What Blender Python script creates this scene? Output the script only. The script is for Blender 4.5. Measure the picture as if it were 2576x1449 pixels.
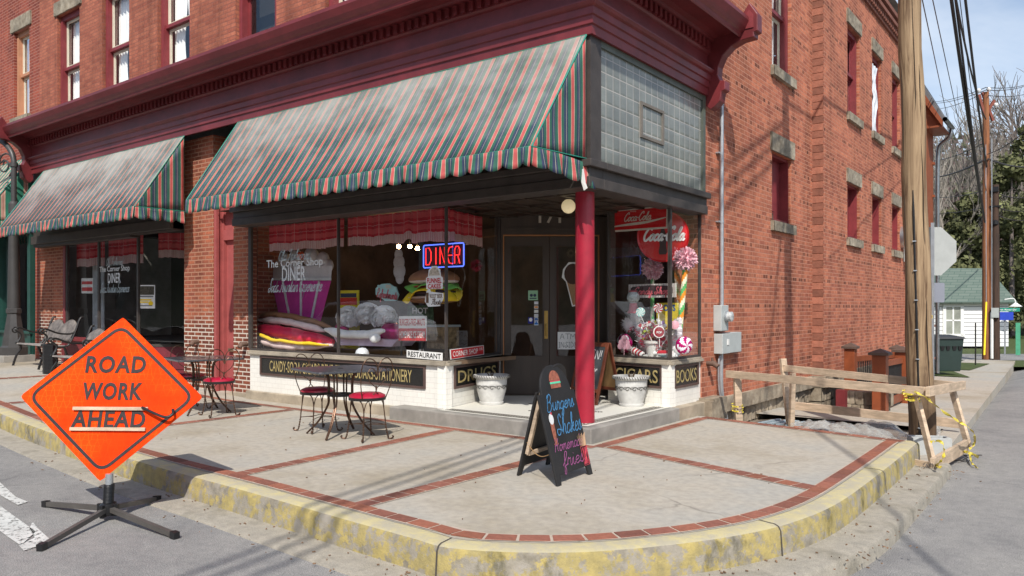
import bpy, bmesh, math, random
from mathutils import Vector, Matrix, Euler, noise
R = math.radians
rnd = random.Random(7)
S = bpy.context.scene
COL = S.collection
for o in list(bpy.data.objects): bpy.data.objects.remove(o)
# ------------------------------------------------------------------ camera
YAW = 0.65160
CAM = Vector((4.22, -6.89, 1.42))
cd = bpy.data.cameras.new('camera'); cam = bpy.data.objects.new('camera', cd); COL.objects.link(cam)
cam.location = CAM; cam.rotation_euler = (R(90), 0, YAW)
cd.sensor_width = 36; cd.lens = 27.154; cd.shift_y = 0.0196; cd.clip_start = .05; cd.clip_end = 2000
S.camera = cam
# ------------------------------------------------------------------ light
SUN_EL = R(46.5); SUN_AZ = (0.595, -0.804)
ce = math.cos(SUN_EL)
to_sun = Vector((SUN_AZ[0]*ce, SUN_AZ[1]*ce, math.sin(SUN_EL))).normalized()
ld = bpy.data.lights.new('sun', 'SUN'); ld.energy = 4.5; ld.angle = R(.53); ld.color = (1, .955, .88)
lo = bpy.data.objects.new('sun', ld); COL.objects.link(lo); lo.rotation_euler = to_sun.to_track_quat('Z', 'Y').to_euler(); lo.location = (5, -10, 20)
W = bpy.data.worlds.new('World'); S.world = W; W.use_nodes = True
wn = W.node_tree; wn.nodes.clear()
def N(nt, t, **k):
    n = nt.nodes.new(t)
    for a, b in k.items():
        if a == 'inp':
            for i, v in b.items(): n.inputs[i].default_value = v
        else: setattr(n, a, b)
    return n
sky = N(wn, 'ShaderNodeTexSky', sky_type='NISHITA'); sky.sun_disc = False; sky.sun_elevation = SUN_EL
sky.sun_rotation = math.atan2(SUN_AZ[0], SUN_AZ[1]); sky.air_density = 1.0; sky.dust_density = 1.2; sky.ozone_density = 1.2
tc = N(wn, 'ShaderNodeTexCoord'); mp = N(wn, 'ShaderNodeMapping'); mp.inputs['Scale'].default_value = (1, 1, 2.6)
nz = N(wn, 'ShaderNodeTexNoise', inp={'Scale': 1.7, 'Detail': 7, 'Roughness': .55, 'Distortion': .5})
cr = N(wn, 'ShaderNodeValToRGB'); cr.color_ramp.elements[0].position = .47; cr.color_ramp.elements[1].position = .85
mx = N(wn, 'ShaderNodeMix', data_type='RGBA'); mx.inputs[7].default_value = (6.4, 6.8, 7.3, 1)
bg = N(wn, 'ShaderNodeBackground', inp={'Strength': .15}); wo = N(wn, 'ShaderNodeOutputWorld')
L = wn.links.new
L(tc.outputs['Generated'], mp.inputs[0]); L(mp.outputs[0], nz.inputs['Vector']); L(nz.outputs['Fac'], cr.inputs[0])
L(cr.outputs[0], mx.inputs[0]); L(sky.outputs[0], mx.inputs[6]); L(mx.outputs[2], bg.inputs[0]); L(bg.outputs[0], wo.inputs[0])
S.view_settings.view_transform = 'Standard'; S.view_settings.look = 'None'; S.view_settings.gamma = 1
S.view_settings.exposure = 0.1
S.render.engine = 'CYCLES'
# ------------------------------------------------------------------ survey: photo points -> real planes
FF = 1943.; UX = 1288.; HY = 775.
sn, cn = math.sin(YAW), math.cos(YAW)
def gz(u, v, z=0.):
    d = (CAM.z-z)*FF/(v-HY); r = (u-UX)/FF*d
    return Vector((CAM.x-sn*d+cn*r, CAM.y+cn*d+sn*r, z))
def py(u, v, y):
    k = (u-UX)/FF; Y = y-CAM.y; X = Y*(k*cn-sn)/(cn+k*sn); d = -sn*X+cn*Y
    return Vector((CAM.x+X, y, CAM.z-(v-HY)*d/FF))
def px(u, v, x):
    k = (u-UX)/FF; X = x-CAM.x; Y = -X*(cn+k*sn)/(sn-k*cn); d = -sn*X+cn*Y
    return Vector((x, CAM.y+Y, CAM.z-(v-HY)*d/FF))
def gd(u, v, d):
    r = (u-UX)/FF*d
    return Vector((CAM.x-sn*d+cn*r, CAM.y+cn*d+sn*r, CAM.z-(v-HY)*d/FF))
def zg(x):
    t = max(0., -(x+6.3)); return min(.30, .06*t*t/(t+.8))
# ------------------------------------------------------------------ mesh builder
WMX = {}
class MB:
    def __init__(s): s.v = []; s.f = []; s.m = []; s.c = []; s.mi = 0; s.col = None
    def add(s, vs, fs):
        b = len(s.v); s.v += [Vector(p) for p in vs]
        for f in fs: s.f.append([b+i for i in f]); s.m.append(s.mi); s.c.append(s.col)
    def box(s, a, b):
        x0, y0, z0 = a; x1, y1, z1 = b
        s.add([(x0,y0,z0),(x1,y0,z0),(x1,y1,z0),(x0,y1,z0),(x0,y0,z1),(x1,y0,z1),(x1,y1,z1),(x0,y1,z1)],
              [(3,2,1,0),(4,5,6,7),(0,1,5,4),(1,2,6,5),(2,3,7,6),(3,0,4,7)])
    def obox(s, c, h, rot=(0,0,0)):
        M = Euler(rot).to_matrix() if not isinstance(rot, Matrix) else rot
        c = Vector(c); vs = [c+M@Vector((h[0]*i, h[1]*j, h[2]*k)) for k in (-1,1) for i, j in ((-1,-1),(1,-1),(1,1),(-1,1))]
        s.add(vs, [(3,2,1,0),(4,5,6,7),(0,1,5,4),(1,2,6,5),(2,3,7,6),(3,0,4,7)])
    def bar(s, a, b, w, t=None, up=(0,0,1)):
        a = Vector(a); b = Vector(b); d = (b-a); l = d.length; d.normalize(); t = t or w
        x = d.cross(Vector(up))
        if x.length < 1e-4: x = d.cross(Vector((1,0,0)))
        x.normalize(); y = x.cross(d)
        M = Matrix((x, d, y)).transposed(); s.obox((a+b)/2, (w/2, l/2, t/2), M)
    def quad(s, a, b, c, d): s.add([a,b,c,d], [(0,1,2,3)])
    def tube(s, pts, r, n=8, caps=True):
        pts = [Vector(p) for p in pts]; k = len(pts); rs = r if isinstance(r, (list, tuple)) else [r]*k
        b = len(s.v); vs = []; up = None
        for i, p in enumerate(pts):
            d = (pts[min(i+1, k-1)]-pts[max(i-1, 0)]).normalized()
            if up is None:
                up = Vector((0,0,1)) if abs(d.z) < .9 else Vector((1,0,0))
            x = d.cross(up)
            if x.length < 1e-5: x = d.orthogonal()
            x.normalize(); y = d.cross(x).normalized(); up = x.cross(d).normalized() if True else up
            for j in range(n):
                a = 2*math.pi*j/n; vs.append(p+x*(rs[i]*math.cos(a))+y*(rs[i]*math.sin(a)))
        fs = [(i*n+j, i*n+(j+1)%n, (i+1)*n+(j+1)%n, (i+1)*n+j) for i in range(k-1) for j in range(n)]
        if caps: fs += [tuple(range(n))[::-1], tuple((k-1)*n+j for j in range(n))]
        s.add(vs, fs)
    def lathe(s, prof, c=(0,0,0), n=24, axis='z', closed=False):
        c = Vector(c); vs = []; k = len(prof)
        for r, z in prof:
            for j in range(n):
                a = 2*math.pi*j/n; q = (r*math.cos(a), r*math.sin(a), z)
                if axis == 'x': q = (z, q[0], q[1])
                if axis == 'y': q = (q[0], z, q[1])
                vs.append(c+Vector(q))
        s.add(vs, [(i*n+j, i*n+(j+1)%n, (i+1)*n+(j+1)%n, (i+1)*n+j) for i in range(k-1) for j in range(n)]
              + [tuple(range(n))[::-1], tuple((k-1)*n+j for j in range(n))])
    def prism(s, poly, d, M=None):
        """poly in 2D (local x,z), thickness d along +y"""
        M = M or Matrix(); n = len(poly)
        vs = [M@Vector((p[0], 0, p[1])) for p in poly]+[M@Vector((p[0], d, p[1])) for p in poly]
        s.add(vs, [tuple(range(n)), tuple(range(2*n-1, n-1, -1))]+[(i, i+n, (i+1)%n+n, (i+1)%n) for i in range(n)])
    def ball(s, c, r, n=12, m=8, sc=(1,1,1), jit=0.):
        c = Vector(c); vs = []
        for i in range(m+1):
            t = math.pi*i/m
            for j in range(n):
                a = 2*math.pi*j/n; q = Vector((math.sin(t)*math.cos(a)*sc[0], math.sin(t)*math.sin(a)*sc[1], math.cos(t)*sc[2]))*r
                if jit: q *= 1+jit*noise.noise((c+q)*3.1/r)
                vs.append(c+q)
        s.add(vs, [(i*n+j, (i+1)*n+j, (i+1)*n+(j+1)%n, i*n+(j+1)%n) for i in range(m) for j in range(n)])
    def grid(s, fn, nu, nv, flip=False):
        vs = [fn(i/nu, j/nv) for j in range(nv+1) for i in range(nu+1)]
        fs = [(j*(nu+1)+i, j*(nu+1)+i+1, (j+1)*(nu+1)+i+1, (j+1)*(nu+1)+i) for j in range(nv) for i in range(nu)]
        s.add(vs, [f[::-1] for f in fs] if flip else fs)
    def build(s, name, mats, parent=None, smooth=None, bevel=0., local=False, solid=0., recalc=False):
        if not isinstance(mats, (list, tuple)): mats = [mats]
        me = bpy.data.meshes.new(name)
        P = WMX.get(parent.name, Matrix()) if parent else Matrix()
        vs = s.v if local else [P.inverted()@p for p in s.v]
        me.from_pydata([tuple(p) for p in vs], [], s.f); 
        for m in mats: me.materials.append(m)
        me.polygons.foreach_set('material_index', s.m)
        if any(c is not None for c in s.c):
            at = me.color_attributes.new('tint', 'FLOAT_COLOR', 'CORNER'); k = 0; arr = []
            for p, c in zip(me.polygons, s.c):
                c = c or (1,1,1); arr += [c[0], c[1], c[2], 1.]*p.loop_total
            at.data.foreach_set('color', arr)
        if recalc:
            bm = bmesh.new(); bm.from_mesh(me); bmesh.ops.remove_doubles(bm, verts=bm.verts, dist=1e-5); bmesh.ops.recalc_face_normals(bm, faces=bm.faces); bm.to_mesh(me); bm.free()
        if smooth:
            me.polygons.foreach_set('use_smooth', [True]*len(me.polygons)); me.set_sharp_from_angle(angle=R(smooth))
        me.update(); o = bpy.data.objects.new(name, me); COL.objects.link(o)
        if parent: o.parent = parent; WMX[o.name] = P
        else: WMX[o.name] = Matrix()
        if bevel:
            b = o.modifiers.new('bevel', 'BEVEL'); b.width = bevel; b.segments = 2; b.limit_method = 'ANGLE'; b.angle_limit = R(40)
        if solid:
            b = o.modifiers.new('solid', 'SOLIDIFY'); b.thickness = solid; b.offset = 0
        return o
def tag(o, label=None, cat=None, group=None, kind=None):
    if label: o['label'] = label
    if cat: o['category'] = cat
    if group: o['group'] = group
    if kind: o['kind'] = kind
    return o
def thing(name, label, cat, loc=(0,0,0), rz=0, group=None):
    o = bpy.data.objects.new(name, None); COL.objects.link(o); o.empty_display_size = .1
    o.location = loc; o.rotation_euler = (0,0,rz); WMX[o.name] = Matrix.Translation(Vector(loc))@Matrix.Rotation(rz, 4, 'Z')
    return tag(o, label, cat, group)
def copy_tree(o, label=None, parent=None, loc=None, rz=None):
    c = o.copy(); COL.objects.link(c); c.parent = parent
    if loc is not None: c.location = loc
    if rz is not None: c.rotation_euler = (0,0,rz)
    if label: c['label'] = label
    for ch in [x for x in bpy.data.objects if x.parent == o]: copy_tree(ch, None, c)
    return c
def spline(pts, n=6, closed=False):
    P = [Vector(p) for p in pts]; out = []; k = len(P)
    for i in range(k if closed else k-1):
        a = P[(i-1) % k] if (closed or i > 0) else P[0]*2-P[1]; b = P[i]; c = P[(i+1) % k]
        d = P[(i+2) % k] if (closed or i+2 < k) else P[-1]*2-P[-2]
        for j in range(n):
            t = j/n; out.append(.5*((2*b)+(c-a)*t+(2*a-5*b+4*c-d)*t*t+(3*b-a-3*c+d)*t**3))
    if not closed: out.append(P[-1])
    return out
# ------------------------------------------------------------------ text
def text_geo(txt, bold=0., shear=0., space=1.):
    cu = bpy.data.curves.new('lettering', 'FONT'); cu.body = txt; cu.size = 1; cu.offset = bold; cu.shear = shear; cu.space_character = space; cu.resolution_u = 3
    ob = bpy.data.objects.new('lettering', cu); COL.objects.link(ob)
    dg = bpy.context.evaluated_depsgraph_get(); dg.update()
    me = bpy.data.meshes.new_from_object(ob.evaluated_get(dg))
    vs = [v.co.copy() for v in me.vertices]; fs = [tuple(p.vertices) for p in me.polygons]
    bpy.data.objects.remove(ob); bpy.data.curves.remove(cu); bpy.data.meshes.remove(me)
    return vs, fs
def plane_M(o, xdir, zdir=(0,0,1)):
    x = Vector(xdir).normalized(); z = Vector(zdir).normalized(); y = z.cross(x); z2 = x.cross(y).normalized() if False else z
    return Matrix.Translation(Vector(o))@Matrix((x, y, z)).transposed().to_4x4()
def put_text(mb, txt, M, w, h, bold=.01, shear=0., off=-.003, arc=0., space=1., fitw=True):
    """lettering centred on M's origin in its x/z plane, toward -y"""
    vs, fs = text_geo(txt, bold, shear, space)
    x0 = min(v.x for v in vs); x1 = max(v.x for v in vs); y0 = min(v.y for v in vs); y1 = max(v.y for v in vs)
    sx = w/(x1-x0); sy = h/(y1-y0)
    out = []
    for v in vs:
        x = (v.x-(x0+x1)/2)*sx; z = (v.y-(y0+y1)/2)*sy+arc*(1-(2*x/w)**2)
        out.append(M@Vector((x, off, z)))
    mb.add(out, fs)
G = {  # single-stroke script, x-height 1: (advance, strokes)
'a': (1.2, [[(1,.8),(.6,1),(.15,.65),(.15,.15),(.5,0),(.9,.4),(1,1),(.95,.3),(1.15,0),(1.4,.3)]]),
'c': (1., [[(.9,.8),(.6,1),(.15,.65),(.15,.2),(.5,0),(1.1,.3)]]),
'd': (1.25, [[(1,.8),(.6,1),(.15,.65),(.15,.15),(.5,0),(.9,.4),(1.1,2),(.98,.3),(1.15,0),(1.45,.3)]]),
'e': (1., [[(.1,.4),(.6,.55),(.85,.8),(.55,1),(.2,.7),(.2,.2),(.5,0),(1.1,.35)]]),
'f': (.8, [[(-.1,.2),(.5,1),(.75,1.8),(.5,2),(.3,1.5),(.25,0),(.2,-.8),(.45,-.9),(.5,-.3),(.4,.1),(.95,.3)],]),
'g': (1.2, [[(1,.8),(.6,1),(.15,.65),(.15,.2),(.5,0),(.9,.4),(1,1),(.9,-.3),(.6,-1),(.3,-.8),(.6,-.2),(1.35,.3)]]),
'h': (1.2, [[(0,.2),(.4,1.3),(.5,1.9),(.3,2),(.2,1.3),(.2,0),(.3,.6),(.65,1),(.85,.8),(.85,.2),(1.05,0),(1.35,.3)]]),
'i': (.65, [[(0,.3),(.3,1),(.3,.2),(.5,0),(.75,.3)],[(.32,1.45),(.36,1.5)]]),
'k': (1.1, [[(0,.2),(.4,1.3),(.5,1.9),(.3,2),(.2,1.3),(.2,0),(.3,.6),(.75,1),(.7,.6),(.35,.5),(.8,.05),(1.25,.3)]]),
'l': (.7, [[(0,.3),(.45,1.4),(.45,2),(.2,1.6),(.2,.3),(.45,0),(.8,.3)]]),
'm': (1.7, [[(0,.3),(.2,1),(.2,0),(.3,.7),(.6,1),(.7,.7),(.7,0),(.8,.7),(1.1,1),(1.25,.7),(1.25,.2),(1.45,0),(1.8,.3)]]),
'n': (1.25, [[(0,.3),(.2,1),(.2,0),(.3,.7),(.65,1),(.85,.75),(.85,.2),(1.05,0),(1.35,.3)]]),
'o': (1.15, [[(.7,1),(.2,.75),(.15,.2),(.5,0),(.9,.3),(.9,.75),(.6,1),(.7,.8),(1.25,.9)]]),
'p': (1.15, [[(0,.4),(.25,1),(.2,-1),(.25,.7),(.6,1),(.9,.7),(.75,.1),(.4,0),(.3,.2),(1.3,.3)]]),
'r': (.95, [[(0,.3),(.25,1.1),(.35,.9),(.7,.95),(.65,.4),(.75,0),(1.1,.3)]]),
's': (.85, [[(0,.1),(.45,1.1),(.55,.7),(.7,.25),(.45,0),(.15,.15),(.5,.05),(.95,.3)]]),
't': (.75, [[(0,.3),(.4,1.7),(.3,.3),(.5,0),(.85,.3)],[(.05,1.15),(.7,1.25)]]),
'u': (1.2, [[(0,.5),(.2,1),(.15,.3),(.4,0),(.75,.3),(.9,1),(.88,.3),(1.05,0),(1.35,.3)]]),
'x': (1.1, [[(.05,.9),(.3,1),(.6,.1),(.95,0),(1.2,.3)],[(.95,1),(.1,0)]]),
'y': (1.2, [[(0,.5),(.2,1),(.2,.3),(.45,0),(.8,.3),(.95,1),(.85,-.4),(.5,-1),(.25,-.7),(.7,-.1),(1.35,.3)]]),
'B': (1.6, [[(.1,1.6),(.4,2),(.3,1),(.2,0),(.3,1.4),(.7,2.1),(1.2,1.8),(1,1.2),(.5,1.1),(1.1,1),(1.3,.5),(1,0),(.4,-.1),(.1,.2)]]),
'C': (1.5, [[(1.3,1.6),(1.4,2),(1,2.1),(.4,1.6),(.1,.8),(.4,.1),(.9,0),(1.5,.5)]]),
'E': (1.4, [[(1.2,1.8),(.9,2.1),(.4,1.8),(.5,1.2),(.9,1.1),(.3,.9),(.1,.4),(.5,0),(1,.1),(1.35,.5)]]),
'F': (1.4, [[(.1,1.6),(.5,2),(1,1.85),(1.5,2.1)],[(.9,1.9),(.75,.8),(.4,0),(0,.2)],[(.4,1),(1.2,1.1)]]),
'H': (1.7, [[(.2,1.8),(.4,2),(.3,1),(.1,0)],[(1.2,2.1),(1.1,1),(1.1,.2),(1.5,.1)],[(.1,.9),(1.3,1.1)]]),
'O': (1.7, [[(.9,2.1),(.3,1.6),(.1,.8),(.4,.1),(1,0),(1.5,.7),(1.4,1.6),(.9,2.1),(.6,1.7),(1.2,1.5)]]),
'R': (1.6, [[(.3,1.9),(.3,0)],[(0,1.6),(.6,2.1),(1.2,1.9),(1.1,1.3),(.5,1),(.9,.4),(1.5,.1)]]),
'S': (1.5, [[(1.2,1.7),(.9,2.1),(.5,1.8),(.7,1.2),(1.1,.7),(.9,.1),(.4,0),(.1,.3),(.3,.6),(1.5,.4)]]),
'-': (.8, [[(.1,.7),(.65,.75)]]), ' ': (.7, []),
'P': (1.3, [[(.2,0),(.25,2)],[(.1,1.9),(.8,2),(1,1.5),(.7,1.1),(.2,1)]]),
'N': (1.5, [[(.1,0),(.2,2),(1.1,0),(1.25,2)]]), '!': (.5, [[(.2,2),(.2,.6)],[(.2,.1),(.2,0)]]),
'A': (1.4, [[(.1,0),(.6,2),(1.1,0)],[(.3,.8),(.95,.8)]]), 'T': (1.2, [[(0,2),(1.2,2)],[(.6,2),(.6,0)]]),
'M': (1.6, [[(.1,0),(.2,2),(.7,.8),(1.2,2),(1.3,0)]]), 'I': (.8, [[(.3,0),(.3,2)],[(0,2),(.6,2)],[(0,0),(.6,0)]]),
'D': (1.3, [[(.2,0),(.2,2),(.7,1.8),(1.1,1.1),(.8,.3),(.2,0)]]),
}
def put_script(mb, txt, M, w, h, lw=.008, off=-.004, bend=0., slant=.25, extra=None):
    """single-stroke writing fitted in w x h (h = ascender to baseline), centred, toward -y"""
    st = []; x = 0
    for ch in txt:
        adv, ss = G[ch]
        for s_ in ss: st.append([Vector((p[0]+x, p[1], 0)) for p in s_])
        x += adv
    sx = w/x; sz = h/2.
    for s_ in st:
        pts = spline(s_, 4) if len(s_) > 2 else s_
        q = []
        for p in pts:
            X = p.x*sx-w/2+p.y*sz*slant; Z = p.y*sz-h/2; Z += bend*((2*X/w)**2-.5)
            q.append(Vector((X, off, Z)))
        n = len(q); vs = []
        for i, p in enumerate(q):
            d = q[min(i+1, n-1)]-q[max(i-1, 0)]
            if d.length < 1e-6: d = Vector((1,0,0))
            d.normalize(); nn = Vector((-d.z, 0, d.x))
            if nn.x+nn.z*.3 < -99: nn = -nn
            vs += [M@(p+nn*lw/2), M@(p-nn*lw/2)]
        mb.add(vs, [(2*i, 2*i+1, 2*i+3, 2*i+2) for i in range(n-1)])
# ------------------------------------------------------------------ materials
def new_mat(name):
    m = bpy.data.materials.new(name); m.use_nodes = True; nt = m.node_tree; nt.nodes.clear()
    out = N(nt, 'ShaderNodeOutputMaterial'); b = N(nt, 'ShaderNodeBsdfPrincipled'); nt.links.new(b.outputs[0], out.inputs[0])
    return m, nt, b, out
def M_(name, col, rough=.6, metal=0., var=.18, scale=6., bump=.15, bscale=60., spec=.5, sub=0., tint=False, emit=None, col2=None, streak=None, coat=0., dirt=0.):
    m, nt, b, out = new_mat(name); L = nt.links.new
    tc = N(nt, 'ShaderNodeTexCoord'); mp = N(nt, 'ShaderNodeMapping')
    if streak: mp.inputs['Scale'].default_value = streak
    L(tc.outputs['Object'], mp.inputs[0])
    n1 = N(nt, 'ShaderNodeTexNoise', inp={'Scale': scale, 'Detail': 6, 'Roughness': .6}); L(mp.outputs[0], n1.inputs['Vector'])
    rp = N(nt, 'ShaderNodeValToRGB'); rp.color_ramp.elements[0].position = .3; rp.color_ramp.elements[1].position = .72
    c2 = col2 or tuple(min(1, c*(1+var)) for c in col); c1 = col if col2 else tuple(c*(1-var) for c in col)
    rp.color_ramp.elements[0].color = (*c1, 1); rp.color_ramp.elements[1].color = (*c2, 1)
    L(n1.outputs['Fac'], rp.inputs[0]); last = rp.outputs[0]
    if tint:
        at = N(nt, 'ShaderNodeAttribute', attribute_name='tint'); mu = N(nt, 'ShaderNodeMix', data_type='RGBA', blend_type='MULTIPLY'); mu.inputs[0].default_value = 1
        L(last, mu.inputs[6]); L(at.outputs['Color'], mu.inputs[7]); last = mu.outputs[2]
    if dirt:
        n3 = N(nt, 'ShaderNodeTexNoise', inp={'Scale': 1.3, 'Detail': 8, 'Roughness': .7}); L(tc.outputs['Object'], n3.inputs['Vector'])
        r3 = N(nt, 'ShaderNodeValToRGB'); r3.color_ramp.elements[0].position = .42; r3.color_ramp.elements[1].position = .62
        r3.color_ramp.elements[0].color = (1-dirt,)*3+(1,); r3.color_ramp.elements[1].color = (1,1,1,1)
        mu = N(nt, 'ShaderNodeMix', data_type='RGBA', blend_type='MULTIPLY'); mu.inputs[0].default_value = 1
        L(n3.outputs['Fac'], r3.inputs[0]); L(last, mu.inputs[6]); L(r3.outputs[0], mu.inputs[7]); last = mu.outputs[2]
    L(last, b.inputs['Base Color'])
    b.inputs['Roughness'].default_value = rough; b.inputs['Metallic'].default_value = metal; b.inputs['Specular IOR Level'].default_value = spec
    b.inputs['Coat Weight'].default_value = coat
    if emit: b.inputs['Emission Color'].default_value = (*emit[0], 1); b.inputs['Emission Strength'].default_value = emit[1]
    if bump:
        n2 = N(nt, 'ShaderNodeTexNoise', inp={'Scale': bscale, 'Detail': 4}); L(mp.outputs[0], n2.inputs['Vector'])
        bp = N(nt, 'ShaderNodeBump', inp={'Strength': bump, 'Distance': .01}); L(n2.outputs['Fac'], bp.inputs['Height']); L(bp.outputs[0], b.inputs['Normal'])
    return m
def ramp(nt, src, stops, interp='LINEAR'):
    r = N(nt, 'ShaderNodeValToRGB'); r.color_ramp.interpolation = interp; e = r.color_ramp.elements
    e[0].position = stops[0][0]; e[0].color = (*stops[0][1], 1); e[1].position = stops[-1][0]; e[1].color = (*stops[-1][1], 1)
    for p, c in stops[1:-1]:
        q = e.new(p); q.color = (*c, 1)
    nt.links.new(src, r.inputs[0]); return r.outputs[0]
def mth(nt, op, a, b=None, clamp=False):
    n = N(nt, 'ShaderNodeMath', operation=op); n.use_clamp = clamp
    for i, x in enumerate((a, b)):
        if x is None: continue
        if isinstance(x, (int, float)): n.inputs[i].default_value = x
        else: nt.links.new(x, n.inputs[i])
    return n.outputs[0]
def mixc(nt, f, a, b, mode='MIX'):
    n = N(nt, 'ShaderNodeMix', data_type='RGBA', blend_type=mode)
    for i, x in ((0, f), (6, a), (7, b)):
        if isinstance(x, (int, float)): n.inputs[i].default_value = x
        elif isinstance(x, tuple): n.inputs[i].default_value = (*x, 1)
        else: nt.links.new(x, n.inputs[i])
    return n.outputs[2]
def wall_uv(nt):
    ge = N(nt, 'ShaderNodeNewGeometry'); tc = N(nt, 'ShaderNodeTexCoord')
    s1 = N(nt, 'ShaderNodeSeparateXYZ'); s2 = N(nt, 'ShaderNodeSeparateXYZ'); nt.links.new(ge.outputs['True Normal'], s1.inputs[0]); nt.links.new(ge.outputs['Position'], s2.inputs[0])
    sel = mth(nt, 'GREATER_THAN', mth(nt, 'ABSOLUTE', s1.outputs[0]), .6)
    u = mth(nt, 'ADD', mth(nt, 'MULTIPLY', sel, s2.outputs[1]), mth(nt, 'MULTIPLY', mth(nt, 'SUBTRACT', 1., sel), s2.outputs[0]))
    cb = N(nt, 'ShaderNodeCombineXYZ'); nt.links.new(u, cb.inputs[0]); nt.links.new(s2.outputs[2], cb.inputs[1])
    return cb.outputs[0], u, s2.outputs[2], ge
CH = .0677
def brick_mat(name, c1, c2, mort, header=False, pale=False, dark=.3, msize=.006, bumpk=.7, bw=.215, rough=.85, mott=1.):
    m, nt, b, out = new_mat(name); L = nt.links.new; uv, u, z, ge = wall_uv(nt)
    def bt(w, a1, a2):
        t = N(nt, 'ShaderNodeTexBrick', inp={'Scale': 1, 'Brick Width': w, 'Row Height': CH, 'Mortar Size': msize, 'Mortar Smooth': .2, 'Bias': -.1})
        t.inputs['Color1'].default_value = (*a1, 1); t.inputs['Color2'].default_value = (*a2, 1); t.inputs['Mortar'].default_value = (0,0,0,1); L(uv, t.inputs['Vector']); return t
    t1 = bt(bw, c1, c2); col = t1.outputs[0]; fac = t1.outputs['Fac']
    if header:
        t2 = bt(.1075, tuple(x*1.0 for x in c1), tuple(x*.36 for x in c2))
        row = mth(nt, 'FLOORED_MODULO', mth(nt, 'FLOOR', mth(nt, 'DIVIDE', z, CH)), 7.)
        isr = mth(nt, 'LESS_THAN', row, .5); col = mixc(nt, isr, col, t2.outputs[0])
        fac = mth(nt, 'ADD', mth(nt, 'MULTIPLY', isr, t2.outputs['Fac']), mth(nt, 'MULTIPLY', mth(nt, 'SUBTRACT', 1., isr), fac))
    n0 = N(nt, 'ShaderNodeTexNoise', inp={'Scale': .9, 'Detail': 7, 'Roughness': .65}); L(ge.outputs['Position'], n0.inputs['Vector'])
    col = mixc(nt, 1., col, ramp(nt, n0.outputs['Fac'], [(.3, (1-dark,)*3), (.55, (1,1,1)), (.8, (1.15,1.1,1.08))]), 'MULTIPLY')
    n4 = N(nt, 'ShaderNodeTexNoise', inp={'Scale': 26, 'Detail': 4}); L(ge.outputs['Position'], n4.inputs['Vector'])
    col = mixc(nt, 1., col, ramp(nt, n4.outputs['Fac'], [(.3, (1-.2*mott,)*3), (.7, (1+.15*mott,1+.13*mott,1+.1*mott))]), 'MULTIPLY')
    mo = mort
    mp3 = N(nt, 'ShaderNodeMapping'); mp3.inputs['Scale'].default_value = (1,1,.1); L(ge.outputs['Position'], mp3.inputs[0]); n7 = N(nt, 'ShaderNodeTexNoise', inp={'Scale': 3.2, 'Detail': 6, 'Roughness': .6}); L(mp3.outputs[0], n7.inputs['Vector']); col = mixc(nt, 1., col, ramp(nt, n7.outputs['Fac'], [(.38, (1-.3*mott,)*3), (.52, (1,1,1)), (.72, (1+.12*mott,1+.13*mott,1+.14*mott))]), 'MULTIPLY')
    if pale:
        n5 = N(nt, 'ShaderNodeTexNoise', inp={'Scale': 5, 'Detail': 3}); L(ge.outputs['Position'], n5.inputs['Vector'])
        k = mth(nt, 'ADD', z, mth(nt, 'MULTIPLY', n5.outputs['Fac'], .5)); k = ramp(nt, mth(nt, 'MULTIPLY', k, .4), [(.55, (1,1,1)), (.64, (0,0,0))])
        col = mixc(nt, k, col, mixc(nt, 1., col, (.62,.6,.62), 'MULTIPLY')); mo = mixc(nt, k, mort, (.58,.5,.42))
    col = mixc(nt, fac, col, mo); L(col, b.inputs['Base Color']); b.inputs['Roughness'].default_value = rough; b.inputs['Specular IOR Level'].default_value = .25
    bp = N(nt, 'ShaderNodeBump', inp={'Strength': bumpk, 'Distance': .008}); h = mth(nt, 'ADD', mth(nt, 'SUBTRACT', 1., fac), mth(nt, 'MULTIPLY', n4.outputs['Fac'], .5*mott)); L(h, bp.inputs['Height']); L(bp.outputs[0], b.inputs['Normal'])
    return m
BR_FRONT = brick_mat('brick_front', (.42,.145,.088), (.30,.092,.06), (.25,.10,.075), msize=.006, dark=.3)
BR_SIDE = brick_mat('brick_side', (.54,.19,.108), (.32,.10,.064), (.49,.23,.155), header=True, msize=.0065, dark=.32)
BR_PIER = brick_mat('brick_pier', (.42,.13,.07), (.25,.075,.05), (.40,.2,.13), pale=True, msize=.011)
BR_NEIGH = brick_mat('brick_neighbour', (.36,.09,.055), (.26,.06,.045), (.36,.16,.12), msize=.009)
BR_OPP = brick_mat('brick_opposite', (.12,.06,.045), (.09,.045,.035), (.14,.1,.08))
TILE = brick_mat('white_tile', (.80,.78,.72), (.77,.75,.69), (.62,.59,.53), dark=.06, msize=.0022, bumpk=.25, bw=.15, rough=.4, mott=.15)
STONE = M_('rough_stone', (.26,.21,.145), .9, var=.35, scale=7, bump=1., bscale=18, col2=(.48,.42,.32), dirt=.45)
STONE_FND = M_('foundation_stone', (.26,.20,.14), .95, scale=5, bump=1., bscale=14, col2=(.50,.42,.31), dirt=.45)
MAROON = M_('maroon_cornice_paint', (.19,.027,.031), .42, var=.15, scale=3, bump=.1, bscale=25, dirt=.28)
MAROON_SUN = MAROON
REDTRIM = M_('red_trim_paint', (.23,.033,.038), .5, var=.15, bump=.1, dirt=.15)
REDTRIM2 = M_('worn_rose_trim', (.36,.085,.08), .6, var=.15, bump=.1, dirt=.1)
COLRED = M_('column_red_paint', (.36,.010,.030), .42, var=.12, scale=9, dirt=.14, bump=.12, bscale=120, coat=.15)
DARKWOOD = M_('dark_brown_woodwork', (.050,.033,.023), .45, var=.3, scale=5, bump=.1, streak=(1,1,.15))
DARKFRAME = M_('dark_bronze_frame', (.055,.045,.04), .5, var=.25)
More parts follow.
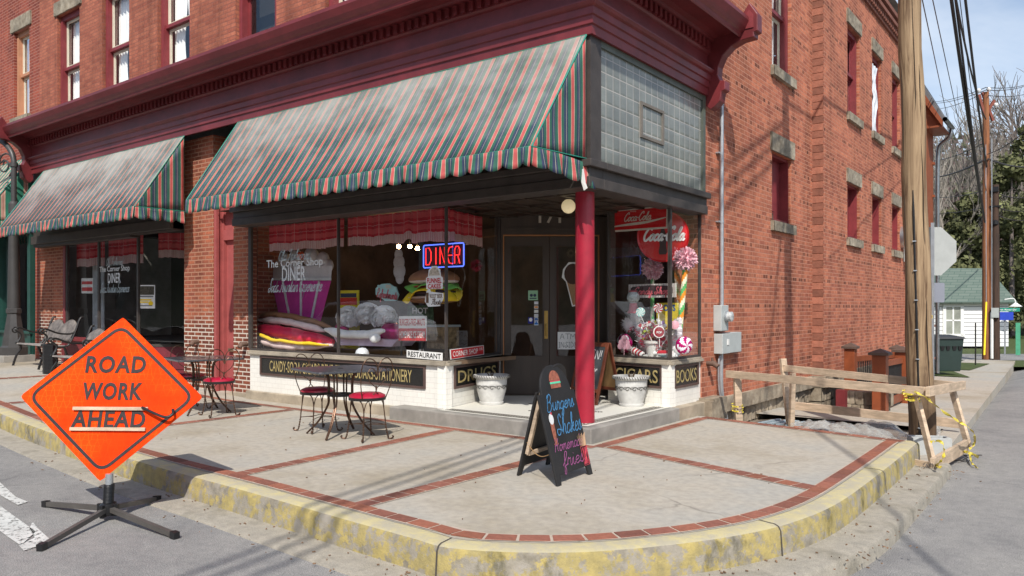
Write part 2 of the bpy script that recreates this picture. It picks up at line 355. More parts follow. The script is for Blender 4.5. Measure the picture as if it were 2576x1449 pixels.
OLIVEFRAME = M_('weathered_green_frame', (.09,.1,.08), .5, var=.25)
BLACK = M_('black_paint', (.012,.012,.013), .4, var=.2)
INTERIOR = M_('shop_interior', (.10,.065,.048), .8, var=.5, scale=2)
WHITE = M_('white_paint', (.75,.74,.71), .5, var=.05)
CREAMP = M_('cream_sash', (.62,.56,.44), .6, var=.08)
CONC = M_('step_concrete', (.30,.28,.25), .85, var=.25, scale=3, bump=.35, bscale=90, dirt=.25)
CONC_Y = M_('worn_base_concrete', (.42,.35,.26), .85, var=.2, scale=4, bump=.4, bscale=60, dirt=.3)
IRON = M_('black_wrought_iron', (.02,.018,.017), .45, metal=.2, var=.3)
COPPER = M_('brown_chair_wire', (.10,.055,.035), .35, metal=.7, var=.3)
GALV = M_('galvanised_steel', (.42,.44,.46), .45, metal=.6, var=.15)
GREYBOX = M_('grey_enamel', (.42,.45,.44), .5, var=.08)
LUMBER = M_('raw_lumber', (.60,.455,.32), .75, var=.28, scale=5, bump=.35, bscale=50, streak=(1,1,6), dirt=.3)
CEDAR = M_('orange_stained_timber', (.24,.058,.018), .5, var=.2, scale=6, bump=.15)
GOLD = M_('faded_gold_lettering', (.40,.31,.13), .5, var=.35, scale=14)
def glass_mat(name, tint=(.98,.99,.98), ior=1.52, boost=1.):
    m = bpy.data.materials.new(name); m.use_nodes = True; nt = m.node_tree; nt.nodes.clear(); out = N(nt, 'ShaderNodeOutputMaterial')
    t = N(nt, 'ShaderNodeBsdfTransparent'); t.inputs[0].default_value = (*tint, 1); g = N(nt, 'ShaderNodeBsdfGlossy', inp={'Roughness': .01}); g.inputs[0].default_value = (.95,.97,1,1)
    ge = N(nt, 'ShaderNodeNewGeometry'); dt = N(nt, 'ShaderNodeVectorMath', operation='DOT_PRODUCT'); nt.links.new(ge.outputs['Incoming'], dt.inputs[0]); nt.links.new(ge.outputs['Normal'], dt.inputs[1]); mi = N(nt, 'ShaderNodeMixShader')
    fz = mth(nt, 'ADD', .05, mth(nt, 'MULTIPLY', .95, mth(nt, 'POWER', mth(nt, 'SUBTRACT', 1., mth(nt, 'ABSOLUTE', dt.outputs['Value'])), 5.)))
    nt.links.new(mth(nt, 'MULTIPLY', fz, boost, True), mi.inputs[0]); nt.links.new(t.outputs[0], mi.inputs[1]); nt.links.new(g.outputs[0], mi.inputs[2]); nt.links.new(mi.outputs[0], out.inputs[0])
    n2 = N(nt, 'ShaderNodeTexNoise', inp={'Scale': 1.2, 'Detail': 1}); bp = N(nt, 'ShaderNodeBump', inp={'Strength': .08, 'Distance': .02}); tc = N(nt, 'ShaderNodeTexCoord'); nt.links.new(tc.outputs['Object'], n2.inputs['Vector'])
    nt.links.new(n2.outputs['Fac'], bp.inputs['Height']); nt.links.new(bp.outputs[0], g.inputs['Normal'])
    return m
GLASS = glass_mat('shop_glass', boost=1.6); UPGLASS = glass_mat('upstairs_glass', boost=1.6); LITEGLASS = glass_mat('thin_clear_plastic', boost=1.)
def stripe_mat(name, stops, period, fade=0., coord='x', shift=0.):
    """stops: (start fraction, colour) across one period"""
    m, nt, b, out = new_mat(name); L = nt.links.new
    uvn = N(nt, 'ShaderNodeUVMap'); sp = N(nt, 'ShaderNodeSeparateXYZ'); L(uvn.outputs[0], sp.inputs[0])
    fr = mth(nt, 'FRACT', mth(nt, 'DIVIDE', mth(nt, 'ADD', sp.outputs[0], shift+50*period), period))
    col = ramp(nt, fr, stops, 'CONSTANT')
    if fade:
        n5 = N(nt, 'ShaderNodeTexNoise', inp={'Scale': 1.1, 'Detail': 5, 'Roughness': .6}); tc = N(nt, 'ShaderNodeTexCoord'); L(tc.outputs['Object'], n5.inputs['Vector'])
        f = mth(nt, 'MULTIPLY', mth(nt, 'ADD', sp.outputs[1], mth(nt, 'SUBTRACT', mth(nt, 'MULTIPLY', mth(nt, 'SUBTRACT', n5.outputs['Fac'], .5), 1.6), .22)), fade, True)
        col = mixc(nt, f, col, (.40,.40,.37))
    sm = mth(nt, 'LESS_THAN', mth(nt, 'FRACT', mth(nt, 'DIVIDE', mth(nt, 'ADD', sp.outputs[0], 50.3), 1.14)), .012); col = mixc(nt, mth(nt, 'MULTIPLY', sm, .45), col, (.05,.06,.06))
    nd = N(nt, 'ShaderNodeTexNoise', inp={'Scale': 2.2, 'Detail': 7, 'Roughness': .65}); tcd = N(nt, 'ShaderNodeTexCoord'); L(tcd.outputs['Object'], nd.inputs['Vector']); col = mixc(nt, 1., col, ramp(nt, nd.outputs['Fac'], [(.3, (.72,.71,.68)), (.55, (1,1,1))]), 'MULTIPLY')
    L(col, b.inputs['Base Color']); b.inputs['Roughness'].default_value = .62; b.inputs['Specular IOR Level'].default_value = .4
    n2 = N(nt, 'ShaderNodeTexNoise', inp={'Scale': 3.5, 'Detail': 5}); tc = N(nt, 'ShaderNodeTexCoord'); L(tc.outputs['Object'], n2.inputs['Vector'])
    bp = N(nt, 'ShaderNodeBump', inp={'Strength': .35, 'Distance': .03}); L(n2.outputs['Fac'], bp.inputs['Height']); L(bp.outputs[0], b.inputs['Normal'])
    return m
CORAL=(.50,.095,.09); GRN=(.03,.115,.08); NVY=(.035,.045,.095); CRM=(.52,.47,.34); GRY=(.22,.32,.30)
ST = [(0, CORAL), (.23, CRM), (.255, GRN), (.46, NVY), (.62, CRM), (.64, NVY), (.74, GRN), (.975, CRM)]
AWN = stripe_mat('striped_canvas', ST, .19, 0.)
AWN_TOP = stripe_mat('sun_bleached_striped_canvas', ST, .19, .8)
AWN_TOP2 = stripe_mat('more_faded_striped_canvas', ST, .19, 1.05)
AWN_G = stripe_mat('green_striped_canvas', [(0, (.03,.2,.13)), (.6, (.65,.42,.33)), (.68,(.35,.1,.08)), (.74, (.65,.42,.33)), (.82,(.35,.1,.08)), (.88,(.65,.42,.33))], .22, .2)
GREENTRIM = M_('green_trim_tape', (.03,.25,.18), .5)
def set_uv(o, fn):
    me = o.data; uv = me.uv_layers.new(name='UVMap'); 
    for l in me.loops: uv.data[l.index].uv = fn(me.vertices[l.vertex_index].co)
# glass block wall
def gblock():
    m, nt, b, out = new_mat('glass_block'); L = nt.links.new; uv, u, z, ge = wall_uv(nt)
    t = N(nt, 'ShaderNodeTexBrick', offset=0., inp={'Scale': 1, 'Brick Width': .154, 'Row Height': .163, 'Mortar Size': .0055, 'Mortar Smooth': .1})
    mp = N(nt, 'ShaderNodeMapping'); mp.inputs['Location'].default_value = (-.115, -.062, 0); L(uv, mp.inputs[0]); L(mp.outputs[0], t.inputs['Vector'])
    t.inputs['Color1'].default_value = (.165,.178,.166,1); t.inputs['Color2'].default_value = (.215,.228,.21,1); t.inputs['Mortar'].default_value = (.42,.39,.36,1)
    n0 = N(nt, 'ShaderNodeTexNoise', inp={'Scale': 2.5, 'Detail': 5}); L(ge.outputs['Position'], n0.inputs['Vector'])
    L(mixc(nt, 1., t.outputs[0], ramp(nt, n0.outputs['Fac'], [(.3, (.8,.8,.8)), (.7, (1.15,1.15,1.12))]), 'MULTIPLY'), b.inputs['Base Color'])
    b.inputs['Roughness'].default_value = .22
    t2 = N(nt, 'ShaderNodeTexBrick', offset=0., inp={'Scale': 1, 'Brick Width': .154, 'Row Height': .163, 'Mortar Size': .035, 'Mortar Smooth': 1.}); L(mp.outputs[0], t2.inputs['Vector'])
    bp = N(nt, 'ShaderNodeBump', inp={'Strength': .22, 'Distance': .01}); L(mth(nt, 'SUBTRACT', mth(nt, 'MULTIPLY', t.outputs['Fac'], .6), t2.outputs['Fac']), bp.inputs['Height']); L(bp.outputs[0], b.inputs['Normal'])
    return m
GBLOCK = gblock()
# ground materials
def ground_mat(name, ca, cb, cc, sc=1.2, grain=160., rough=.9, bump=.4, crack=0., grainv=.25):
    m, nt, b, out = new_mat(name); L = nt.links.new; ge = N(nt, 'ShaderNodeNewGeometry')
    def nz_(s_, d=6, r_=.6):
        n = N(nt, 'ShaderNodeTexNoise', inp={'Scale': s_, 'Detail': d, 'Roughness': r_}); L(ge.outputs['Position'], n.inputs['Vector']); return n.outputs['Fac']
    col = ramp(nt, nz_(sc, 8, .62), [(.3, ca), (.5, cb), (.7, cc)])
    g = nz_(grain, 2, .7); col = mixc(nt, 1., col, ramp(nt, g, [(.3, (1-grainv,)*3), (.7, (1+grainv,)*3)]), 'MULTIPLY')
    col = mixc(nt, 1., col, ramp(nt, nz_(14, 5), [(.35, (.88,.88,.88)), (.65, (1.08,1.07,1.05))]), 'MULTIPLY')
    h = g
    if crack:
        vo = N(nt, 'ShaderNodeTexVoronoi', feature='DISTANCE_TO_EDGE', inp={'Scale': .45}); n6 = N(nt, 'ShaderNodeTexNoise', inp={'Scale': 2.5, 'Detail': 5}); L(ge.outputs['Position'], n6.inputs['Vector'])
        L(mixc(nt, .25, ge.outputs['Position'], n6.outputs['Color']), vo.inputs['Vector'])
        k = ramp(nt, vo.outputs['Distance'], [(0., (.55,.55,.55)), (.005, (1,1,1))]); cm = mth(nt, 'MULTIPLY', ramp(nt, nz_(.7, 3), [(.5, (0,0,0)), (.6, (1,1,1))]), crack*2.); col = mixc(nt, cm, col, mixc(nt, 1., col, k, 'MULTIPLY'))
    L(col, b.inputs['Base Color']); b.inputs['Roughness'].default_value = rough; b.inputs['Specular IOR Level'].default_value = .3
    bp = N(nt, 'ShaderNodeBump', inp={'Strength': bump, 'Distance': .006}); L(h, bp.inputs['Height']); L(bp.outputs[0], b.inputs['Normal'])
    return m
WALK = ground_mat('sidewalk_concrete', (.31,.265,.195), (.41,.37,.31), (.365,.355,.325), .6, 220, .85, .25, crack=.45, grainv=.14)
ASPH = ground_mat('worn_asphalt', (.185,.18,.178), (.24,.233,.225), (.28,.27,.255), 1.1, 130, .9, .6, crack=.3, grainv=.55)
GUTC = ground_mat('gutter_concrete', (.22,.2,.16), (.33,.3,.25), (.27,.25,.21), 3., 120, .9, .5, grainv=.2)
SOIL = ground_mat('excavated_soil', (.14,.115,.09), (.22,.18,.14), (.3,.26,.2), 4., 80, .95, .8)
GRASS = ground_mat('spring_grass', (.035,.055,.014), (.065,.09,.025), (.11,.11,.045), 5., 60, .95, .8)
BRK = M_('paving_brick', (.27,.098,.062), .8, var=.2, scale=30, bump=.3, bscale=120, tint=True, dirt=.15)
JOINT = M_('paving_mortar', (.43,.35,.28), .9)
def kerb_mat():
    m, nt, b, out = new_mat('worn_yellow_kerb_paint'); L = nt.links.new; ge = N(nt, 'ShaderNodeNewGeometry')
    def nz_(s_, d=8, r_=.6, sc=(1,1,1)):
        mp = N(nt, 'ShaderNodeMapping'); mp.inputs['Scale'].default_value = sc; L(ge.outputs['Position'], mp.inputs[0])
        n = N(nt, 'ShaderNodeTexNoise', inp={'Scale': s_, 'Detail': d, 'Roughness': r_}); L(mp.outputs[0], n.inputs['Vector']); return n.outputs['Fac']
    sp = N(nt, 'ShaderNodeSeparateXYZ'); L(ge.outputs['True Normal'], sp.inputs[0]); top = mth(nt, 'GREATER_THAN', sp.outputs[2], .6)
    conc = ramp(nt, nz_(9), [(.3, (.15,.135,.115)), (.5, (.27,.245,.21)), (.7, (.33,.3,.27))])
    yel = ramp(nt, nz_(12), [(.3, (.24,.20,.085)), (.7, (.48,.37,.11))])
    pale = ramp(nt, nz_(7), [(.35, (.43,.375,.24)), (.65, (.54,.46,.22))])
    mk = nz_(5.5, 12, .74, (1,1,1.)); pos = N(nt, 'ShaderNodeSeparateXYZ'); L(ge.outputs['Position'], pos.inputs[0])
    # paint survives best round the corner; thins out along the side street
    kf = ramp(nt, mk, [(.455, (.1,.1,.1)), (.488,(.3,.3,.3)), (.508, (.88,.88,.88))]); kt = ramp(nt, mk, [(.44, (.25,.25,.25)), (.56, (.95,.95,.95))])
    side = mixc(nt, kf, conc, yel); tp = mixc(nt, kt, (.38,.345,.27), pale)
    col = mixc(nt, top, side, tp)
    gr = ramp(nt, nz_(3.2, 9, .7, (1,1,.5)), [(.56, (1,1,1)), (.66, (.5,.5,.42))]); col = mixc(nt, mth(nt, 'SUBTRACT', 1., top), col, mixc(nt, 1., col, gr, 'MULTIPLY'))
    L(col, b.inputs['Base Color']); b.inputs['Roughness'].default_value = .85
    bp = N(nt, 'ShaderNodeBump', inp={'Strength': .5, 'Distance': .01}); L(mth(nt, 'ADD', nz_(70, 3), mth(nt, 'MULTIPLY', mk, 2.)), bp.inputs['Height']); L(bp.outputs[0], b.inputs['Normal'])
    return m
KERB = kerb_mat()
# ------------------------------------------------------------------ ground, streets, pavements
def sstep(t): t = max(0., min(1., t)); return t*t*(3-2*t)
def zroad(x, y):
    a = -.215+zg(x)-.9*sstep((y-.3)/1.2); b = -.315-.02*max(0., min(y, 27)-3)
    w = sstep((x-.6)/2.2)*sstep((y+4.2)/2.4); return a*(1-w)+b*w
def zside(y): return -.2-.02*max(0., min(y, 28)-3)
g = MB(); g.grid(lambda a, b: Vector((-500+1000*a, -500+1000*b, -1.1)), 4, 4); tag(g.build('ground', GRASS), kind='structure')
def axis_(segs):
    out = []
    for a, b, n in segs: out += [a+(b-a)*i/n for i in range(n)]
    return out+[segs[-1][1]]
g = MB(); xs = axis_([(-40,-12,14),(-12,-3,18),(-3,6,36),(6,60,12)]); ys = axis_([(-60,-8,10),(-8,4,48),(4,28,24),(28,60,8)])
g.grid(lambda a, b: Vector((xs[round(a*(len(xs)-1))], ys[round(b*(len(ys)-1))], zroad(xs[round(a*(len(xs)-1))], ys[round(b*(len(ys)-1))]))), len(xs)-1, len(ys)-1)
tag(g.build('road', ASPH, smooth=30), kind='structure')
KP = [(-24,-2.55),(-16,-2.6),(-12,-2.7),(-7.4,-2.88),(-5,-3.1),(-2.9,-3.29),(-1.2,-3.36),(.1,-3.43),(.8,-3.46),(1.12,-3.47),(1.5,-3.29),(1.87,-2.99),(2.22,-2.52),(2.48,-2.02),(2.63,-1.5),(2.7,-.9),(2.71,0),(2.7,1.2),(2.68,2.27)]
KS = spline([(x, y, 0) for x, y in KP], 5)
def off_path(P, o):
    out = []
    for i, p in enumerate(P):
        d = (P[min(i+1, len(P)-1)]-P[max(i-1, 0)]).normalized(); out.append(p+Vector((-d.y, d.x, 0))*o)
    return out
def sweep(mb, P, prof, zf=zg, close_ends=True):
    offs = [off_path(P, o) for o, z in prof]; n = len(P); k = len(prof)
    vs = [Vector((offs[j][i].x, offs[j][i].y, prof[j][1]+zf(offs[j][i].x))) for i in range(n) for j in range(k)]
    fs = [(i*k+j, (i+1)*k+j, (i+1)*k+j+1, i*k+j+1) for i in range(n-1) for j in range(k-1)]
    fs += [tuple(range(k)), tuple(range((n-1)*k, n*k))[::-1]] if close_ends else []
    mb.add(vs, fs)
k = MB(); sweep(k, KS, [(.165,-.3),(.165,.0),(.04,0),(.012,-.01),(-.004,-.035),(-.02,-.32)]); tag(k.build('kerb', KERB, smooth=35, recalc=True), kind='structure')
k = MB(); acc = 0.
for i in range(30, len(KS)-2):
    acc += (KS[i+1]-KS[i]).length
    if acc > 2.3:
        acc = 0.; d_ = (KS[i+1]-KS[i]).normalized(); n_ = Vector((-d_.y, d_.x, 0)); vs = []
        for o_, z_ in ((.163,.0025),(.04,.0025),(.011,-.007),(-.007,-.035),(-.0215,-.2)):
            q_ = KS[i]+n_*o_; zq = z_+zg(q_.x); vs += [Vector((q_.x, q_.y, zq))-d_*.006, Vector((q_.x, q_.y, zq))+d_*.006]
        k.add(vs, [(2*j, 2*j+2, 2*j+3, 2*j+1) for j in range(4)])
tag(k.build('kerb_joints', M_('joint_dirt', (.07,.06,.05), .95)), kind='structure')
k = MB(); sweep(k, KS, [(0,-.5),(0,-.192),(-.05,-.2),(-.26,-.197),(-.285,-.205),(-.3,-.23),(-.31,-.5)], zf=zg); tag(k.build('gutter', GUTC, smooth=35, recalc=True), kind='structure')
# pavement slab
inn = off_path(KS, .16)
w = MB(); right = [p for p in inn if p.x > -6.3 or p.y > 0]
poly = [Vector((p.x, p.y, 0)) for p in right]+[Vector((.13,2.68,0)),Vector((-.3,2.68,0)),Vector((-.3,.6,0)),Vector((-6.3,.6,0))]
w.add(poly, [tuple(range(len(poly)))])
left = [p for p in inn if p.x <= -6.2 and p.y < 0]; p0 = right[0]
left = [p for p in left if p.x < p0.x-.01]+[Vector((-6.3,p0.y,0))]
w.grid(lambda a, b: (lambda p: Vector((p.x, p.y+(.6-p.y)*b, zg(p.x))))(left[round(a*(len(left)-1))]), len(left)-1, 2)
tag(w.build('sidewalk', WALK, smooth=30), kind='structure')
def edgex(y): return 2.83-.0*y if y < 3 else 2.83-.05*(y-3)
w = MB()
def strip(x0f, x1f, y0, y1, n, z0=0.):
    w.grid(lambda a, b: Vector(((x0f(y0+(y1-y0)*b)*(1-a)+x1f(y0+(y1-y0)*b)*a), y0+(y1-y0)*b, zside(y0+(y1-y0)*b)+z0)), 3, n)
strip(lambda y: -.2, edgex, 5.15, 6.3, 2); strip(lambda y: 1.2, edgex, 6.3, 13, 6); strip(lambda y: -.2, edgex, 13, 30, 8)
strip(lambda y: 2.5, edgex, 2.27, 5.15, 3, .002)
w.grid(lambda a, b: Vector((edgex(2.27+27.7*a), 2.27+27.7*a, zside(2.27+27.7*a)*(1-b)+b*-1.)), 12, 1, True)
tag(w.build('side_sidewalk', WALK), kind='structure')
s = MB(); s.grid(lambda a, b: Vector((-.4+2.95*a, 2.2+3.2*b, -.33+.05*noise.noise(Vector((a*6, b*6, 1))))), 20, 20); tag(s.build('excavated_ground', SOIL, smooth=60), kind='structure')
s = MB(); s.box((-.3,6.3,-2.2),(1.25,13,-2.0)); s.box((1.2,6.3,-2.1),(1.3,13,-.29)); s.box((-.2,6.2,-2.1),(1.2,6.3,-.29)); tag(s.build('stairwell', CONC), kind='structure')
# brick trim bands set in the pavement (every paver is a raised face)
def band(mb, P, width, unit, z=.004, along=True, gap=.019):
    L_ = 0; seg = []
    for a, b in zip(P, P[1:]): seg.append((L_, a, b)); L_ += (b-a).length
    def at(t):
        for l, a, b in seg:
            q = (b-a).length
            if t <= l+q+1e-6: return a+(b-a)*((t-l)/q), (b-a).normalized()
        return P[-1], (P[-1]-P[-2]).normalized()
    n = max(1, int(L_/unit))
    mb.mi = 0
    for i in range(n):
        t0 = L_*i/n+gap/2; t1 = L_*(i+1)/n-gap/2; (a, da), (b, db) = at(t0), at(t1)
        na = Vector((-da.y, da.x, 0))*(width/2-gap/2); nb = Vector((-db.y, db.x, 0))*(width/2-gap/2)
        c = rnd.uniform(.72, 1.2); h = rnd.uniform(-.1, .1); mb.col = (c*(1+h*.3), c, c*(1-h))
        dz = rnd.uniform(0, .002); q = [a-na, b-nb, b+nb, a+na]
        vs = [Vector((p.x, p.y, zg(p.x)+z+dz+.003)) for p in q]+[Vector((p.x, p.y, zg(p.x)+z-.002)) for p in q]
        mb.add(vs, [(0,1,2,3),(0,4,5,1),(1,5,6,2),(2,6,7,3),(3,7,4,0)])
    mb.mi = 1; mb.col = (1,1,1)
    ts = [at(L_*i/max(2, n//2)) for i in range(max(2, n//2)+1)]
    vs = []
    for p, d in ts:
        nn = Vector((-d.y, d.x, 0))*(width/2+.006)
        for q in (p-nn, p+nn): vs.append(Vector((q.x, q.y, zg(q.x)+z)))
    mb.add(vs, [(2*i, 2*i+2, 2*i+3, 2*i+1) for i in range(len(ts)-1)])
V = lambda x, y: Vector((x, y, 0))
b_ = MB(); cb = [p for p in off_path(KS, .245) if p.x > -13]; cb[-1] = V(2.45, 2.12); band(b_, cb, .13, .205)
band(b_, [V(-13,-.12), V(-6.4,-.12), V(-2.1,-.12), V(0.13,-.14)], .12, .2, .0045)
band(b_, [V(.14,-.1), V(.15, 2.5)], .14, .17, .0045)
band(b_, [V(.12, 2.58), V(2.55, 2.15)], .14, .18, .0045)
band(b_, [V(-1.8,-.2), V(-1.62,-3.12)], .165, .15, .0045)
band(b_, [V(.04,-.25), V(-.02,-3.15)], .165, .15, .0045)
band(b_, [V(.24,0), V(2.42,-.62)], .165, .15, .0045)
for xx in (-4.75, -8.0, -10.6): band(b_, [V(xx,-.2), V(xx-.05,-2.75-(.2 if xx > -6 else -.05))], .15, .17, .0045)
tag(b_.build('brick_paving_bands', [BRK, JOINT]), kind='structure')
# road paint
PAINT = M_('worn_road_paint', (.55,.55,.52), .8, var=.15, bump=.3)
def worn(m):
    nt = m.node_tree; b = [n for n in nt.nodes if n.type == 'BSDF_PRINCIPLED'][0]; n = N(nt, 'ShaderNodeTexNoise', inp={'Scale': 22, 'Detail': 8, 'Roughness': .75})
    ge = N(nt, 'ShaderNodeNewGeometry'); nt.links.new(ge.outputs['Position'], n.inputs['Vector'])
    nt.links.new(ramp(nt, n.outputs['Fac'], [(.40, (0,0,0)), (.47, (1,1,1))]), b.inputs['Alpha'])
worn(PAINT)
p_ = MB()
def mark(px_): p_.add([gz(u, v, -.207) for u, v in px_], [tuple(range(len(px_)))[::-1]])
mark([(-60,1175),(-20,1195),(40,1250),(70,1262),(45,1270),(0,1245),(-60,1200)]); mark([(-80,1222),(0,1272),(90,1337),(52,1372),(20,1350),(-80,1275)])
mark([(82,1312),(96,1330),(132,1362),(60,1385),(48,1372),(88,1352),(74,1328)])
tag(p_.build('road_markings', PAINT, recalc=False), kind='structure')
# far lawn, cross road, hill
f_ = MB(); f_.grid(lambda a, b: (lambda p: Vector((p.x, p.y, -.785)))(gd(2180+460*a, 900, 29+60*b)), 4, 4)
tag(f_.build('far_lawn', GRASS), kind='structure')
f_ = MB(); f_.grid(lambda a, b: (lambda p: Vector((p.x, p.y, -.777)))(gd(2240+900*a, 900, 32.5+4.5*b)), 8, 2); tag(f_.build('cross_street', ASPH), kind='structure')
f_ = MB(); f_.grid(lambda a, b: Vector((-.2+ (edgex(17+4.5*b)-.75-.9*b+.2)*a, 17.5+4.0*b, zside(17.5+4.0*b)+.02)), 4, 4)
f_.grid(lambda a, b: Vector((-2+ 2.9*a, 21.5+5.5*b, zside(21.5+5.5*b)+.02)), 4, 4); tag(f_.build('grass_verge', GRASS), kind='structure')
HILLM = ground_mat('wooded_hillside', (.018,.022,.01), (.045,.05,.022), (.09,.08,.055), .35, 6, .95, 1.)
h_ = MB()
def hill(a, b):
    ang = R(40-100*a); d = 75+120*b; z = -1.1+ (46*sstep(b*1.3))*(.75+.35*noise.noise(Vector((a*7, b*2, 3))))+(2.5*noise.noise(Vector((a*30, b*8, 1))))*min(1, b*3)
    ca = math.atan2(sn, cn)
    return Vector((CAM.x+d*math.sin(-YAW-ang+R(20)), CAM.y+d*math.cos(-YAW-ang+R(20)), z))
h_.grid(hill, 60, 14); tag(h_.build('hill', HILLM, smooth=60), kind='structure')
h_ = MB()   # wooded slope across the river, behind the viewer: seen only mirrored in the shop glass
h_.grid(lambda a, b: Vector((-320+420*a, -48-60*b+6*noise.noise(Vector((a*6,b,0))), -1.1+26*sstep(b*1.5)*(.8+.5*noise.noise(Vector((a*9,2,b*2)))))), 50, 10, True)
tag(h_.build('hill', HILLM, smooth=60), kind='structure')
# ------------------------------------------------------------------ corner building
BD = thing('corner_building', 'red brick corner building with a maroon shopfront cornice and recessed diner entrance', 'building')
def wall_holes(mb, ax, c, u0, u1, z0, z1, holes, rev=.16, out=-1, sub=0):
    """ax 'y': plane y=c, u=x ; ax 'x': plane x=c, u=y. out = sign of outward normal along the plane axis"""
    us = sorted({u0, u1}|{h[0] for h in holes}|{h[1] for h in holes}); zs = sorted({z0, z1}|{h[2] for h in holes}|{h[3] for h in holes})
    us = [u for u in us if u0 <= u <= u1]; zs = [z for z in zs if z0 <= z <= z1]
    P = (lambda u, z, d=0: Vector((u, c-out*d, z))) if ax == 'y' else (lambda u, z, d=0: Vector((c-out*d, u, z)))
    flip = (ax == 'y') == (out > 0)
    def q(a, b, c_, d_): mb.add([a, b, c_, d_], [(3,2,1,0) if flip else (0,1,2,3)])
    for i in range(len(us)-1):
        for j in range(len(zs)-1):
            um, zm = (us[i]+us[i+1])/2, (zs[j]+zs[j+1])/2
            if any(h[0] < um < h[1] and h[2] < zm < h[3] for h in holes): continue
            q(P(us[i], zs[j]), P(us[i+1], zs[j]), P(us[i+1], zs[j+1]), P(us[i], zs[j+1]))
    for a, b, z_, y_ in holes:
        q(P(a,z_), P(a,y_), P(a,y_,rev), P(a,z_,rev)); q(P(b,y_), P(b,z_), P(b,z_,rev), P(b,y_,rev))
        q(P(a,y_), P(b,y_), P(b,y_,rev), P(a,y_,rev)); q(P(b,z_), P(a,z_), P(a,z_,rev), P(b,z_,rev))
FY = .3; SX = -.1
FW = [(-13.42,-12.38,5.35,7.62), (-11.4,-10.33,5.35,7.62), (-9.3,-8.22,5.35,7.62), (-6.87,-5.79,5.35,7.62), (-4.65,-3.6,5.35,7.62), (-2.5,-1.45,5.35,7.62)]
SW1 = [(5.85,6.86,5.42,7.5), (5.85,6.86,2.86,4.02)]
SW2 = [(9.8,10.8,5.42,7.25),(11.95,12.85,5.42,7.25),(14.05,14.95,5.42,7.25),(15.5,16.15,5.42,7.25)]+[(9.8,10.8,2.86,4.0),(11.95,12.85,2.86,4.0),(14.05,14.95,2.86,4.0),(15.5,16.15,2.86,4.0)]
w = MB(); wall_holes(w, 'y', FY, -14.3, SX, 4.6, 9.6, FW); w.build('wall', BR_FRONT, BD)
w = MB(); wall_holes(w, 'x', SX, 3.03, 8.1, .15, 9.6, SW1, out=1, rev=.13); wall_holes(w, 'x', SX, .3, 3.03, 4.3, 9.6, [], out=1)
w.add([(SX,3.03,.15),(SX,3.03,4.4),(-.5,3.03,4.4),(-.5,3.03,.15)], [(0,1,2,3)])
w.build('wall', BR_SIDE, BD)
SX2 = .1
w = MB(); wall_holes(w, 'x', SX2, 8.1, 16.3, .1, 8.1, SW2, out=1, rev=.13); wall_holes(w, 'x', SX2, 8.1, 15.0, 8.1, 8.55, [], out=1)
w.quad((SX2,16.3,-.5),(-8,16.3,-.5),(-8,16.3,8.1),(SX2,16.3,8.1))
w.quad((SX2,15.0,7.9),(-8,15.0,7.9),(-8,15.0,8.55),(SX2,15.0,8.55))
# toothed return between the two wall planes
zz = .1
i = 0
while zz < 8.5:
    x1 = SX2 if i % 2 == 0 else SX2-.05
    w.quad((SX,8.1,zz),(x1,8.1,zz),(x1,8.1,zz+CH),(SX,8.1,zz+CH)); zz += CH; i += 1
w.build('wall', BR_SIDE, BD)
w = MB()   # raised quoin blocks at the wall step
zz = .14; i = 0
while zz < 8.4:
    k = rnd.uniform(.45, .7) if i % 2 else rnd.uniform(.65, .9); w.col = (k, k, k); w.box((SX, 8.088, zz+.005), (SX2-.002, 8.099, zz+CH*2-.006)); zz += CH*2; i += 1
QUOIN = M_('corner_brick', (.42,.16,.10), .85, var=.25, scale=9, bump=.4, bscale=40, tint=True)
w.build('quoin', QUOIN, BD)
w = MB(); w.quad((-14.3,.31,9.6),(SX,.31,9.6),(SX,18,9.55),(-14.3,18,9.55)); w.quad((-14.3,.3,0),(-14.3,.3,9.6),(-14.3,18,9.6),(-14.3,18,0)); w.build('roof', CONC, BD)
